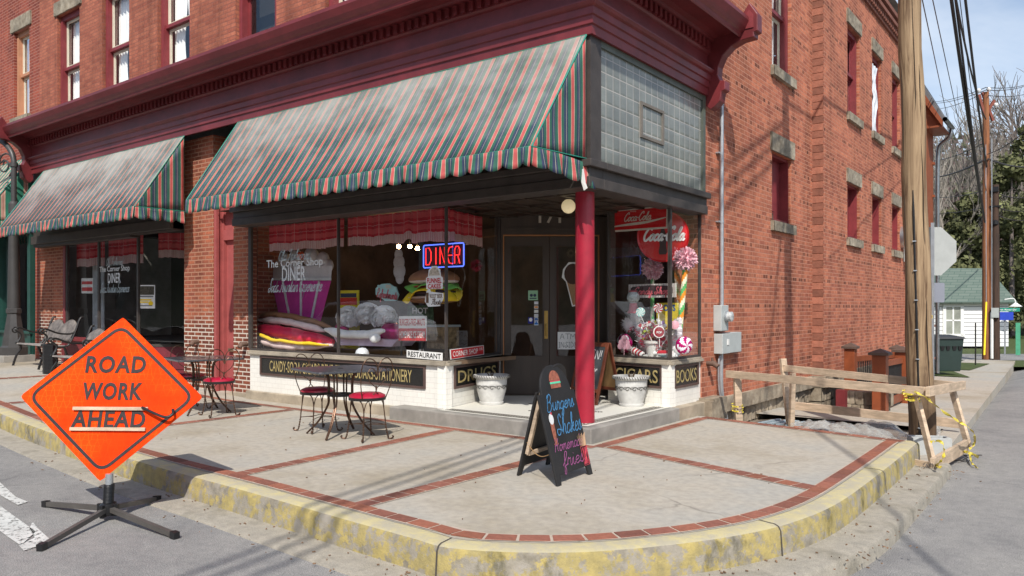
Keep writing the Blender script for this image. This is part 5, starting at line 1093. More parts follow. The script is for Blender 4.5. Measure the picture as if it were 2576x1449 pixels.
# ------------------------------------------------------------------ things in the diner window
CURTP = None
def plaid(name, a=(.42,.03,.045), b=(.60,.10,.11)):
    m, nt, bs, out = new_mat(name); L = nt.links.new; uvn = N(nt, 'ShaderNodeUVMap'); sp = N(nt, 'ShaderNodeSeparateXYZ'); L(uvn.outputs[0], sp.inputs[0])
    f1 = mth(nt, 'FRACT', mth(nt, 'MULTIPLY', sp.outputs[0], 4.2)); f2 = mth(nt, 'FRACT', mth(nt, 'MULTIPLY', sp.outputs[1], 2.6))
    c = mixc(nt, mth(nt, 'LESS_THAN', f1, .5), a, tuple(x*.8 for x in a)); c = mixc(nt, mth(nt, 'MULTIPLY', mth(nt, 'LESS_THAN', f2, .45), .6), c, b)
    c = mixc(nt, mth(nt, 'MULTIPLY', mth(nt, 'LESS_THAN', mth(nt, 'ABSOLUTE', mth(nt, 'SUBTRACT', f2, .72)), .022), .6), c, (.8,.5,.5)); c = mixc(nt, mth(nt, 'MULTIPLY', mth(nt, 'LESS_THAN', mth(nt, 'ABSOLUTE', mth(nt, 'SUBTRACT', f1, .75)), .02), .5), c, (.8,.5,.5))
    g = mth(nt, 'LESS_THAN', sp.outputs[1], .30); f3 = mth(nt, 'FRACT', mth(nt, 'MULTIPLY', sp.outputs[1], 34.)); f4 = mth(nt, 'FRACT', mth(nt, 'MULTIPLY', sp.outputs[0], 45.))
    gg = mixc(nt, mth(nt, 'ADD', mth(nt, 'MULTIPLY', mth(nt, 'LESS_THAN', f3, .5), .5), mth(nt, 'MULTIPLY', mth(nt, 'LESS_THAN', f4, .5), .3)), (.78,.68,.66), (.48,.06,.08))
    c = mixc(nt, g, c, gg); L(c, bs.inputs['Base Color']); bs.inputs['Roughness'].default_value = .9; bs.inputs['Emission Strength'].default_value = 0
    tr = N(nt, 'ShaderNodeBsdfTranslucent'); L(c, tr.inputs[0]); mi = N(nt, 'ShaderNodeMixShader', inp={0: .35}); L(bs.outputs[0], mi.inputs[1]); L(tr.outputs[0], mi.inputs[2]); L(mi.outputs[0], out.inputs[0]); return m
PLAID = plaid('red_plaid_curtain', (.62,.035,.06), (.78,.15,.16))
def valance(label, a, b, z1, z0, off, drop=None, grp='red plaid window curtains'):
    a = Vector(a); b = Vector(b); d = (b-a).normalized(); n = Vector((-d.y, d.x, 0)); L_ = (b-a).length
    m = MB()
    def fn(s_, t_):
        f = .022*math.sin(s_*L_*38+1.5*math.sin(s_*9))*(1.1-.6*t_)+.012*math.sin(s_*L_*17); zb = z0+.012*math.sin(s_*L_*9)+(drop(s_) if drop else 0)
        p = a+d*(s_*L_)+n*(off+f); return Vector((p.x, p.y, zb+(z1-zb)*t_+.004*math.sin(s_*L_*60)))
    m.grid(fn, int(L_*60), 8); o = m.build('curtain', PLAID, smooth=70)
    uv = o.data.uv_layers.new(name='UVMap'); W_ = int(L_*60)
    for l in o.data.loops:
        vi = l.vertex_index; uv.data[l.index].uv = ((vi % (W_+1))/W_*L_*1.0, (vi//(W_+1))/8)
    tag(o, label, 'curtain', grp); return o
valance('red plaid curtain with gingham hem across the left pane of the diner window', (-6.15,.27,0), (-4.36,.27,0), 2.70, 2.30, .16)
valance('widest red plaid curtain with a bunched fold, across the middle diner pane', (-4.30,.27,0), (-2.36,.27,0), 2.70, 2.30, .16, lambda s_: .07*math.exp(-((s_-.62)/.03)**2)-.03*s_)
valance('narrow red plaid curtain beside the entrance on the angled diner pane', (-2.35,.45,0), (-2.62,1.6,0), 2.70, 2.28, .12)
valance('dull red curtain in the left pane of the left shop', (-12.9,.32,0), (-11.65,.32,0), 2.82, 2.28, .15)
valance('dull red curtain in the middle pane of the left shop', (-11.5,.32,0), (-10.1,.32,0), 2.82, 2.28, .15)
valance('bright red curtain on the angled pane of the left shop', (-9.75,.5,0), (-8.3,1.56,0), 2.84, 2.36, .12)
def fab(name, c, **k):
    return bpy.data.materials[name] if name in bpy.data.materials else M_(name, c, k.pop('rough', .85), var=k.pop('var', .12), scale=k.pop('scale', 7), bump=k.pop('bump', .35), bscale=k.pop('bscale', 22), **k)
BUN = fab('brown_plush', (.36,.17,.08)); PINKW = fab('pale_pink_plush', (.85,.66,.64)); REDP = fab('red_satin', (.78,.03,.09), rough=.4); YEL = fab('yellow_felt', (.92,.62,.02)); WHP = fab('white_plush', (.92,.91,.92)); MAG = fab('magenta_felt', (.62,.05,.34), bump=.15); MAG2 = fab('magenta_foil', (.55,.01,.17), rough=.25, metal=.45, bump=.6); FOIL = fab('silver_foil', (.82,.84,.87), rough=.35, metal=.15, bump=1., bscale=30)
GREEN = fab('green_felt', (.18,.5,.09)); PATTY = fab('dark_plush', (.05,.025,.03)); TOMR = fab('tomato_felt', (.42,.06,.03)); GREYW = fab('grey_white_plush', (.72,.70,.72)); ORB = fab('orange_red_plush', (.85,.13,.03))
def part(mb, nm, mt, par, **k): return mb.build(nm, mt, par, smooth=k.pop('smooth', 50), **k)
def tubepx(pts, r, y, n=12, sq=1.):
    m = MB(); P = spline([py(u, v, y) for u, v in pts], 6); k = len(P); rr = [r*min(1, .35+4.5*min(i/(k-1), 1-i/(k-1))) for i in range(k)]; m.tube(P, rr, n)
    for v in m.v: v += Vector((noise.noise(v*5), noise.noise(v*5+Vector((9,0,0))), noise.noise(v*6+Vector((0,7,0)))))*.018
    return m
def plush(name, label, cat, u, v, y): 
    q = py(u, v, y); return thing(name, label, cat, q)
hd = plush('giant_hot_dog', 'giant stuffed hot dog with yellow mustard in the left of the diner window', 'soft toy', 735, 880, .7)
part(tubepx([(648,794),(690,792),(740,798),(790,810),(833,824)], .052, .82), 'top_bun', BUN, hd); part(tubepx([(650,805),(716,809),(770,820),(818,832)], .055, .72), 'bun_lining', PINKW, hd)
part(tubepx([(640,828),(694,833),(759,846),(838,860)], .10, .66), 'sausage', REDP, hd); part(tubepx([(645,838),(681,853),(737,861),(826,869)], .028, .53), 'mustard', YEL, hd); part(tubepx([(648,855),(690,866),(737,872),(836,868)], .055, .6), 'bottom_bun', PINKW, hd)
cp = plush('sundae_cutout', 'purple sundae cup with grey ice cream and silver foil stripes in the diner window', 'window display', 755, 800, 1.05)
m = MB(); yb = 1.05; Q = lambda u, v, y=yb: py(u, v, y)
m.add([Q(682,704),Q(834,704),Q(806,812),Q(705,806),Q(682,704,yb+.14),Q(834,704,yb+.14),Q(806,812,yb+.14),Q(705,806,yb+.14)], [(3,2,1,0),(4,5,6,7),(0,1,5,4),(1,2,6,5),(2,3,7,6),(3,0,4,7)]); part(m, 'cup', MAG, cp, bevel=.02, smooth=None)
m = MB(); m.add([Q(672,670),Q(836,668),Q(832,704),Q(680,704),Q(672,670,yb+.16),Q(836,668,yb+.16),Q(832,704,yb+.16),Q(680,704,yb+.16)], [(3,2,1,0),(4,5,6,7),(0,1,5,4),(1,2,6,5),(2,3,7,6),(3,0,4,7)])
for u, v, r in ((690,668,.11),(715,655,.14),(745,650,.15),(783,648,.17),(812,655,.14),(827,668,.1)): m.ball(Q(u,v,yb+.08), r, 14, 9, (1,.6,1), .1)
part(m, 'ice_cream', GREYW, cp); m = MB(); m.ball(Q(757,643,yb-.04), .07, 14, 9); part(m, 'cherry', ORB, cp)
m = MB()
for a, b, w_ in (((711,708),(729,800),.045),((757,708),(757,806),.045),((803,708),(783,806),.045)): m.bar(Q(*a,yb-.01), Q(*b,yb-.01), w_, .012, up=(0,1,0)); 
m.bar(Q(682,702,yb-.02), Q(833,702,yb-.02), .045, .012, up=(0,1,0)); part(m, 'foil_stripe', FOIL, cp, smooth=None)
bs = plush('banana_split', 'stuffed banana split with three frilly white scoops in the diner window', 'soft toy', 915, 870, .75)
m = MB()
for i, (u, v) in enumerate(((878,800),(924,792),(966,800))):
    q = py(u, v, .95); m.ball(q, .165, 16, 10, (1,.9,.85), .25)
    for k in range(330):
        t, a = rnd.uniform(0, 2.3), rnd.uniform(0, 6.28); n_ = Vector((math.sin(t)*math.cos(a), math.sin(t)*math.sin(a), math.cos(t))); c = q+Vector((n_.x*.18,n_.y*.17,n_.z*.155)); e = n_.orthogonal(); e.rotate(Matrix.Rotation(rnd.uniform(-.5,.5), 3, n_)); e = e.normalized()*.04; f2 = n_.cross(e).normalized()*.016+n_*rnd.uniform(.01,.035)
        m.add([c-e, c+e, c+e*.7+f2, c-e*.7+f2], [(0,1,2,3)])
part(m, 'ice_cream_scoops', WHP, bs, smooth=20)
for u, v in ((932,776),(974,779)): m = MB(); m.ball(py(u, v, .97), .038, 12, 8); part(m, 'cherry', ORB, bs)
m = MB(); m.ball(py(985,838,.9), .2, 18, 10, (1.1,.7,.75), .1); m.ball(py(860,826,.95), .12, 14, 8, (1.2,.7,.8)); part(m, 'magenta_cushion', MAG2, bs)
part(tubepx([(818,830),(850,838),(890,841),(930,840),(968,832)], .06, .6), 'white_edge', WHP, bs); m = MB(); m.ball(py(943,850,.58), .09, 12, 8, (1.2,.5,.8)); part(m, 'white_drip', WHP, bs)
m = MB(); a_, b_ = py(838,845,.66), py(999,856,.66); c_ = py(850,868,.66); d_ = py(985,872,.66)
m.add([a_, b_, d_, c_]+[p+Vector((0,.4,0)) for p in (a_, b_, d_, c_)], [(3,2,1,0),(4,5,6,7),(0,1,5,4),(1,2,6,5),(2,3,7,6),(3,0,4,7)]); part(m, 'lilac_boat', fab('lilac_check', (.6,.48,.6)), bs, smooth=None)
m = MB(); q = py(911,885,.5); m.lathe([(.001,.12),(.05,.112),(.085,.08),(.1,.03),(.1,0)], q-Vector((0,0,.06)), 20); part(m, 'foil_foot', FOIL, bs)
po = plush('comic_poster', 'yellow comic poster with red lettering band leaning in the diner window', 'poster', 878, 790, 1.2)
m = MB(); a_, b_ = py(852,731,1.2), py(902,730,1.2); z1 = a_.z; z0 = .78; m.box((a_.x,1.2,z0),(b_.x,1.22,z1)); part(m, 'board', fab('yellow_card', (.80,.68,.04), bump=0), po, smooth=None)
m = MB(); MP = plane_M(((a_.x+b_.x)/2,1.2,(z0+z1)/2), (1,0,0)); W3 = (b_.x-a_.x)/2; H3 = (z1-z0)/2
rect(m, MP, -W3*.9, W3*.85, H3*.5, H3*.75, -.003); part(m, 'red_band', fab('red_print', (.6,.04,.02), bump=0), po, smooth=None)
m = MB(); rect(m, MP, -W3*.8, W3*.8, H3*.76, H3*.9, -.003); disc(m, MP, .0, -.02, .07, .12, -.004, 0, 360, 5); part(m, 'dark_shapes', fab('dark_print', (.04,.05,.09), bump=0), po, smooth=None)
m = MB(); disc(m, MP, -.05, .02, .12, .2, -.0025); part(m, 'cream_panel', fab('cream_print', (.6,.58,.5), bump=0), po, smooth=None)
def board(name, label, cat, pts, th, mt, lines, par_mats, frame=None, y=None, legs=None):
    """flat sign through 4 surveyed corners TL,TR,BR,BL"""
    tl, tr, br, bl = pts; c = (tl+tr+br+bl)/4; xd = ((tr-tl)+(br-bl)).normalized(); zd = ((tl-bl)+(tr-br)).normalized(); o = thing(name, label, cat, c)
    w = ((tr-tl).length+(br-bl).length)/2; h = ((tl-bl).length+(tr-br).length)/2; M2 = plane_M(c, xd, zd)
    m = MB(); m.prism([(-w/2,-h/2),(w/2,-h/2),(w/2,h/2),(-w/2,h/2)], th, M2); part(m, 'board', mt, o, smooth=None)
    return o, M2, w, h
R0w, R1w = PR0, PR1
def onl(u, v, a, b, off):
    d = (b-a).normalized(); n = Vector((-d.y, d.x, 0)); p = a+n*off; k = (u-UX)/FF; dx, dy = -sn+k*cn, cn+k*sn; ex, ey = d.x, d.y; den = -dx*ey+ex*dy; bx, by = p.x-CAM.x, p.y-CAM.y; t = (-bx*ey+ex*by)/den
    return Vector((CAM.x+t*dx, CAM.y+t*dy, CAM.z-(v-HY)*t/FF))
# refreshments sign
o, M2, w, h = board('refreshments_sign', 'pale blue hexagonal refreshments sign hanging beside the giant burger', 'sign', [py(950,722,.9),py(996,716,.9),py(996,758,.9),py(950,742,.9)], .02, fab('pale_blue_board', (.42,.68,.68), bump=0), [], None)
m = MB(); m.prism([(-w*.62,-h*.3),(-w*.1,-h*.75),(w*.5,-h*.62),(w*.62,-.02),(w*.5,h*.35),(w*.12,h*.72),(-w*.3,h*.6),(-w*.62,h*.2)], .02, M2@Matrix.Translation((0,.004,0))); part(m, 'shaped_edge', fab('pale_blue_board', (.42,.68,.68)), o, smooth=None)
m = MB(); put_script(m, 'Refreshments', M2@Matrix.Translation((0,0,-.03)), w*1.1, .13, .012, off=-.004); part(m, 'lettering', fab('pink_paint', (.65,.12,.16), bump=0), o, smooth=None)
m = MB(); rect(m, M2, -.02,.09,h*.3,h*.6,-.003); part(m, 'cream_square', fab('cream_print', (.6,.58,.5)), o, smooth=None)
# burger
bg_ = plush('giant_burger', 'giant stuffed cheeseburger hanging under the neon diner sign', 'soft toy', 1091, 730, .85)
BC = py(1091, 722, .95)
def bz(v): return py(1091, v, .95).z
m = MB(); m.ball((BC.x,BC.y,bz(706)), .40, 26, 14, (1,.75,.42), .04); m2 = MB()
m.v = [v if v.z > bz(706) else Vector((v.x, v.y, bz(706)+(v.z-bz(706))*.15)) for v in m.v]; part(m, 'top_bun', BUN, bg_)
m = MB(); m.ball((BC.x+.01,BC.y-.01,bz(708)), .385, 26, 10, (1,.75,.13), .05); part(m, 'bun_lining', PINKW, bg_)
def ruffle(z, r, dz, mt, nm, ph, fall=.0):
    m = MB()
    def fn(s_, t_):
        a = 2*math.pi*s_; w_ = math.sin(a*5+ph)+.5*math.sin(a*9+ph*2); rr = r*(.4+.6*t_)+.02*w_*t_; return Vector((BC.x+rr*math.cos(a), BC.y+rr*.75*math.sin(a), z+dz*w_*t_-fall*t_*t_*(1+.6*math.sin(a*3+ph))))
    m.grid(fn, 60, 5); return part(m, nm, mt, bg_, solid=.012)
ruffle(bz(714), .44, .025, GREEN, 'lettuce', 1.2, .06); m = MB(); m.ball((BC.x,BC.y,bz(722)), .36, 24, 8, (1,.75,.1)); part(m, 'tomato', TOMR, bg_)
ruffle(bz(724), .46, .02, YEL, 'cheese', 2.4, .13); m = MB(); m.ball((BC.x,BC.y,bz(736)), .37, 26, 10, (1,.75,.16), .05); part(m, 'patty', PATTY, bg_)
m = MB(); m.ball((BC.x-.02,BC.y,bz(749)), .40, 26, 8, (1,.75,.08)); part(m, 'lower_lining', PINKW, bg_); m = MB(); m.ball((BC.x-.02,BC.y,bz(756)), .41, 26, 8, (1,.75,.10), .03); part(m, 'bottom_bun', BUN, bg_)
# neon
ns = thing('neon_sign', 'neon diner sign with red tube letters in a blue tube border', 'neon sign', py(1115,643,.62))
MN = plane_M(py(1115,643,.62), (1,0,0)); NW = (py(1166,640,.62)-py(1065,640,.62)).length; NH_ = .30
RN = M_('red_neon', (.5,.02,.02), .4, bump=0, emit=((1,.03,.03), 1.6)); BN = M_('blue_neon', (.05,.08,.5), .4, bump=0, emit=((.10,.18,1), 1.8))
m = MB(); m.prism([(-NW/2,-NH_/2),(NW/2,-NH_/2),(NW/2,NH_/2),(-NW/2,NH_/2)], .01, MN@Matrix.Translation((0,.03,0))); part(m, 'backing', BLACK, ns, smooth=None)
m = MB(); e = .015; q = [(-NW/2+e,-NH_/2),(NW/2-e,-NH_/2),(NW/2,-NH_/2+e),(NW/2,NH_/2-e),(NW/2-e,NH_/2),(-NW/2+e,NH_/2),(-NW/2,NH_/2-e),(-NW/2,-NH_/2+e),(-NW/2+e,-NH_/2)]; m.tube([MN@Vector((a,0,b)) for a, b in q], .0085, 6); part(m, 'blue_border', BN, ns)
m = MB(); lw_ = NW*.9/5
NL = {'D': [[(0,0),(0,1),(.5,1),(.8,.75),(.8,.25),(.5,0),(0,0)]], 'I': [[(.3,0),(.3,1)]], 'N': [[(0,0),(0,1),(.7,0),(.7,1)]], 'E': [[(.8,1),(.3,.95),(.05,.6),(.05,.4),(.3,.05),(.8,0)],[(.05,.5),(.7,.5)]], 'R': [[(.0,0),(0,.8),(.2,1),(.55,1),(.75,.8),(.7,.5),(0,.5)],[(.45,.5),(.75,0)]]}
for i, chh in enumerate('DINER'):
    for st_ in NL[chh]: m.tube([MN@Vector((-NW*.44+i*lw_+(p[0]*lw_*.92 if chh != 'I' else p[0]*lw_*1.4), 0, (p[1]-.5)*NH_*.74)) for p in st_], .008, 6)
part(m, 'red_letters', RN, ns)
# stand sign: burgers fries malts
STYLE = fab('sign_white', (.78,.77,.74), bump=0, rough=.4); SRED = fab('sign_red', (.52,.02,.025), bump=0, rough=.4)
o, M2, w, h = board('menu_sign', 'two-part white and red menu sign on a small stand in the diner window', 'sign', [py(1003,795,.5),py(1072,795,.5),py(1072,857,.5),py(1003,857,.5)], .015, STYLE, [], None)
m = MB(); rect(m, M2, -w/2,w/2,-h/2,0,-.003); part(m, 'red_half', SRED, o, smooth=None)
m = MB(); put_text(m, 'BURGERS-FRIES-MALTS', M2@Matrix.Translation((0,0,h*.25)), w*.92, h*.28, bold=.01, off=-.004); part(m, 'red_lettering', SRED, o, smooth=None)
m = MB(); put_text(m, 'HOMEMADE ICE CREAM', M2@Matrix.Translation((0,0,-h*.25)), w*.92, h*.28, bold=.01, off=-.005); part(m, 'white_lettering', STYLE, o, smooth=None)
m = MB(); q = py(1010,870,.51); m.box((q.x-.01,.50,.76),(q.x+.01,.52,M2.translation.z)); q = py(1062,870,.51); m.box((q.x-.01,.50,.76),(q.x+.01,.52,M2.translation.z)); part(m, 'stand', IRON, o, smooth=None)
o, M2, w, h = board('restaurant_plate', 'white plate with black capital letters leaning at the bottom of the diner window', 'sign', [py(1023,880,.24),py(1113,888,.24),py(1113,907,.24),py(1023,899,.24)], .006, STYLE, [], None)
m = MB(); put_text(m, 'RESTAURANT', M2, w*.92, h*.7, bold=.015, off=-.003); part(m, 'lettering', BLACK, o, smooth=None)
sp1 = P1; sp2 = PD0
o, M2, w, h = board('street_name_plate', 'small red street name plate with white capitals at the angled diner pane', 'sign', [onl(1132,880,sp1,sp2,-.03),onl(1217,868,sp1,sp2,-.03),onl(1218,892,sp1,sp2,-.03),onl(1134,904,sp1,sp2,-.03)], .006, STYLE, [], None)
m = MB(); rect(m, M2, -w*.48,w*.48,-h*.44,h*.44,-.002); part(m, 'red_field', SRED, o, smooth=None); m = MB(); put_text(m, 'CORNER SHOP', M2@Matrix.Translation((-w*.07,0,0)), w*.74, h*.55, bold=.01, off=-.004); put_text(m, 'DR', M2@Matrix.Translation((w*.4,0,h*.15)), w*.1, h*.26, bold=.01, off=-.004); part(m, 'lettering', STYLE, o, smooth=None)
def decal(name, label, M2, poly, mt, off=-.002):
    o = thing(name, label, 'sticker', M2.translation); m = MB(); m.prism([(p[0], p[1]) for p in poly], .002, M2@Matrix.Translation((0,off,0))); part(m, 'backing', mt, o, smooth=None); return o
GY = .262
M2 = plane_M(py(1093,699,GY), (1,0,0)); o = decal('funnel_cakes_sticker', 'white funnel cakes window sticker with red letters, above the root beer one', M2, [(-.14,-.14),(.14,-.14),(.145,0),(.11,.02),(.1,.1),(.04,.15),(-.04,.15),(-.1,.1),(-.11,.02),(-.145,0)], STYLE)
m = MB(); put_text(m, 'FUNNEL', M2@Matrix.Translation((0,0,-.035)), .25, .065, bold=.025, off=-.006); put_text(m, 'CAKES', M2@Matrix.Translation((0,0,-.105)), .22, .06, bold=.025, off=-.006); part(m, 'lettering', SRED, o, smooth=None)
m = MB(); disc(m, M2, 0,.03,.09,.10,-.005,0,180); part(m, 'cake', fab('cake_crust', (.5,.42,.33), scale=60, var=.6, bump=0), o, smooth=None)
M2 = plane_M(py(1092,748,GY), (1,0,0)); o = decal('root_beer_sticker', 'white root beer floats window sticker with a mug, below the funnel cakes one', M2, [(-.16,-.05),(-.1,-.12),(.1,-.11),(.16,-.02),(.16,.05),(-.05,.07),(-.08,.12),(-.13,.08)], STYLE)
m = MB(); put_text(m, 'ROOT BEER', M2@Matrix.Translation((.04,0,.015)), .22, .05, bold=.02, off=-.006); part(m, 'brown_lettering', fab('brown_print', (.13,.07,.04), bump=0), o, smooth=None)
m = MB(); put_script(m, 'floats'.replace('f', 'F'), M2@Matrix.Translation((.04,0,-.055)), .17, .07, .008, off=-.006); rect(m, M2, -.135,-.09,-.07,.06,-.005); part(m, 'mug', fab('brown_print', (.13,.07,.04)), o, smooth=None)
WLET = fab('white_vinyl_lettering', (.75,.76,.75), bump=0, rough=.5); PLET = fab('pale_blue_vinyl_lettering', (.48,.56,.57), bump=0, rough=.5)
def logo(label, f, y, wts):
    c = f(.5,.5); o = thing('window_lettering', label, 'window lettering', c, group='shop name lettering on the panes')
    m = MB(); a, b = f(.25,0), f(.75,0); xs_ = (f(1,.5)-f(0,.5)); w = xs_.length; s_ = w/1.0
    C0 = lambda t: plane_M(f(.5, t)-Vector((0,.004,0)), (1,0,0))
    put_script(m, 'Old Fashioned', C0(-.03), w*.56, w*.12, w*.0085, bend=-.0*w, slant=.35)
    put_script(m, 'Soda Fountain Experience', C0(.86), w*.95, w*.15, w*.0085, bend=.10*w*1.0 if False else -.0, slant=.4); part(m, 'script_lettering', PLET, o, smooth=None)
    m = MB(); put_text(m, 'The Corner Shop', C0(.24), w, w*.115, bold=.012, off=-.003); put_text(m, 'DINER', C0(.53), w*.42, w*.155, bold=.012, off=-.003); part(m, 'block_lettering', WLET, o, smooth=None); return o
y_ = .262
logo('white shop name lettering in front of the purple sundae cup', lambda s_, t_: py(669+141*s_, 643+t_*86, y_), y_, None)
logo('smaller white shop name lettering on the dark pane of the left shop', lambda s_, t_: py(250+76*s_, 660+t_*74, .31), .31, None)
for (u0,v0,u1,v1), nm, lb in (((205,700,234,738),'notice','small white and red notice in the left pane of the left shop'),((347,717,390,776),'poster','event poster with a dark photo and yellow text in the left shop window')):
    if nm == 'notice': pts = [py(u0,v0,.34),py(u1,v0,.34),py(u1,v1,.34),py(u0,v1,.34)]
    else: pts = [onl(u0,v0,LB,LC,-.01),onl(u1,v0,LB,LC,-.01),onl(u1,v1,LB,LC,-.01),onl(u0,v1,LB,LC,-.01)]
    o, M2, w, h = board(nm, lb, nm, pts, .004, STYLE, [], None)
    m = MB()
    if nm == 'notice': rect(m, M2, -w*.45,w*.45,h*.1,h*.3); rect(m, M2, -w*.45,w*.45,-h*.35,-h*.1); part(m, 'red_bands', SRED, o, smooth=None)
    else:
        rect(m, M2, -w*.45,w*.45,h*.08,h*.45); part(m, 'photo', fab('dark_photo', (.08,.07,.05), scale=30, var=.7, bump=0), o, smooth=None)
        m = MB(); rect(m, M2, -w*.4,w*.3,-h*.16,-h*.1); rect(m, M2, -w*.4,w*.1,-h*.26,-h*.2); disc(m, M2, w*.25,-h*.28,w*.14,w*.14); part(m, 'yellow_print', YEL, o, smooth=None)
        m = MB(); rect(m, M2, -w*.4,w*.4,-.02*h,.04*h); rect(m, M2, -w*.4,w*.35,-h*.4,-h*.36); part(m, 'grey_print', fab('grey_print', (.2,.2,.2), bump=0), o, smooth=None)
# back-of-window clutter
o = thing('paper_sacks', 'row of brown goods boxes on the counter behind the diner window', 'boxes', py(1110,840,1.3)); m = MB()
a_ = py(1080,822,1.25); b_ = py(1125,878,1.25); m.box((a_.x,1.2,b_.z),(b_.x,1.5,a_.z)); part(m, 'carton', fab('tan_cartons', (.30,.2,.1), scale=12, var=.7), o, smooth=None); m = MB(); m.box((a_.x-.02,1.18,a_.z),(b_.x+.02,1.52,a_.z+.03)); part(m, 'glass_lid', GREYBOX, o, smooth=None)
o, M2, w, h = board('hot_dog_poster', 'dark poster with white capital letters behind the menu sign', 'poster', [py(1025,768,1.3),py(1090,768,1.3),py(1090,835,1.3),py(1025,835,1.3)], .01, fab('dark_poster', (.07,.12,.06), scale=14, var=.8, bump=0), [], None)
m = MB(); put_text(m, 'HOT', M2@Matrix.Translation((0,0,h*.3)), w*.6, h*.22, bold=.03, off=-.004); part(m, 'lettering', STYLE, o, smooth=None)
for i, (u, v) in enumerate(((1003,620),(1031,620),(1050,625))):
    q = gd(u, v, 13.5); o = thing('light_bulb', ['left','middle','right'][i]+' of the three glowing filament bulbs inside the diner', 'light bulb', q, group='filament bulbs inside the diner')
    m = MB(); m.ball(q, .035, 10, 8); part(m, 'bulb', M_('warm_filament', (.9,.6,.3), .4, bump=0, emit=((1,.66,.32), 110.)) if 'warm_filament' not in bpy.data.materials else bpy.data.materials['warm_filament'], o); m = MB(); m.tube([q+Vector((0,0,.03)), q+Vector((0,0,3.0-q.z))], .006, 5); part(m, 'cord', BLACK, o)
gq = py(1015,670,1.45); o = thing('ghost_cutout', 'tall white cloud-shaped cutout hanging behind the diner window', 'window display', gq); m = MB()
for dv, r in ((-28,.09),(-8,.12),(14,.13),(32,.09)): m.ball(py(1004+ (dv*.05), 668+dv, 1.45), r, 12, 8, (1,.3,1))
part(m, 'foam', GREYW, o)
o = thing('tinsel_heart', 'red tinsel ornament hanging at the right end of the diner window', 'ornament', onl(1198,668,sp1,sp2,.35)); m = MB(); q = onl(1198,668,sp1,sp2,.35)
for k in range(160): a_ = Vector((rnd.gauss(0,1), rnd.gauss(0,1), rnd.gauss(0,1))).normalized()*.09; e = a_.orthogonal().normalized()*.01; m.add([q+a_*.4-e, q+a_*.4+e, q+a_*1.1], [(0,1,2)])
part(m, 'tinsel', fab('red_tinsel', (.45,.02,.06), rough=.4, bump=0), o)
# door stickers and paper notices
def dooritem(name, label, t, z, w, h, mt, cat='sticker'):
    M2 = plane_M(dp(t, .062, z), DD); o = thing(name, label, cat, M2.translation); m = MB(); m.prism([(-w/2,-h/2),(w/2,-h/2),(w/2,h/2),(-w/2,h/2)], .003, M2); part(m, 'backing', mt, o, smooth=None); return o, M2
T_ = lambda u: onl(u, 700, PD0, PD1, 0)
def tt(u): p = onl(u, 700, PD0, PD1, .06); return (p-PD0).dot(DD)
def zz_(v, u=1350): return onl(u, v, PD0, PD1, .06).z
o, M2 = dooritem('green_sticker', 'pale green square sticker on the left door glass', tt(1341), zz_(743), .14, .14, fab('mint_sticker', (.30,.52,.32), bump=0)); m = MB(); disc(m, M2, -.025,.0,.022,.022); disc(m, M2, .025,.0,.022,.022); rect(m, M2, -.05,.05,-.05,-.035); part(m, 'print', fab('dark_print', (.04,.05,.09)), o, smooth=None)
for i, (c_, nm) in enumerate((((.7,.7,.75),'white and blue'),((.75,.25,.02),'orange and red'),((.75,.7,.6),'white and amber'),((.6,.6,.62),'grey and white'),((.2,.25,.5),'white and navy'),((.03,.2,.6),'bright blue'))):
    o, M2 = dooritem('card_sticker', 'small '+nm+' payment card sticker, number '+str(i+1)+' from the top in the column on the door', tt(1349), zz_(762+i*10.5), .06, .042, STYLE); o['label'] = nm+' payment card sticker in the small column on the left door'; m = MB(); rect(m, M2, -.024,.024,-.012,.012); part(m, 'print', fab('card_'+nm.replace(' ','_'), c_, bump=0), o, smooth=None)
o, M2 = dooritem('blue_sticker', 'square navy sticker at the bottom left of the sticker column on the left door', tt(1335), zz_(806), .075, .09, fab('navy_sticker', (.02,.03,.25), bump=0)); m = MB(); disc(m, M2, 0,.01,.025,.028); part(m, 'print', STYLE, o, smooth=None)
o, M2 = dooritem('white_sticker', 'tall white and blue sticker beside the navy one on the left door', tt(1349), zz_(806), .055, .09, STYLE); m = MB(); rect(m, M2, -.018,.018,.005,.035); rect(m, M2, -.01,.01,-.035,-.012); part(m, 'print', fab('card_bright_blue', (.03,.2,.6)), o, smooth=None)
o, M2 = dooritem('paper_notice', 'white handwritten notice taped to the right door', tt(1429), zz_(857), .30, .25, STYLE, 'notice'); m = MB(); put_script(m, 'ATM', M2@Matrix.Translation((-.0,0,.06)), .24, .075, .007, slant=0); put_script(m, 'INSIDE', M2@Matrix.Translation((0,0,-.06)), .27, .075, .007, slant=0) if 'I' in G else None; part(m, 'writing', fab('grey_print', (.2,.2,.2)), o, smooth=None)
M2 = plane_M(onl(1441,712,PD0,PD1,.055), DD); o = thing('ice_cream_sticker', 'large chocolate ice cream cone sticker with white outline on the right door', 'sticker', M2.translation)
m = MB(); m.prism([(-.16,.08),(-.14,.2),(-.06,.3),(.05,.3),(.13,.2),(.15,.06),(.1,.02),(.05,-.33),(-.01,-.34),(-.1,.02)], .003, M2); part(m, 'outline', STYLE, o, smooth=None)
m = MB(); m.add([M2@Vector((p[0],-.003,p[1])) for p in ((-.09,.04),(.09,.04),(.035,-.31),(-.0,-.32))], [(3,2,1,0)]); part(m, 'cone', fab('waffle', (.36,.2,.1), scale=50, bump=0), o, smooth=None); m = MB(); disc(m, M2, 0,.13,.125,.15,-.0035); part(m, 'scoop', fab('chocolate', (.07,.035,.025), scale=30, bump=0), o, smooth=None)
M2 = plane_M(dp(tt(1436),.062,zz_(637)), DD); o = thing('mandala_sticker', 'round lace pattern sticker high on the right door glass', 'sticker', M2.translation); m = MB()
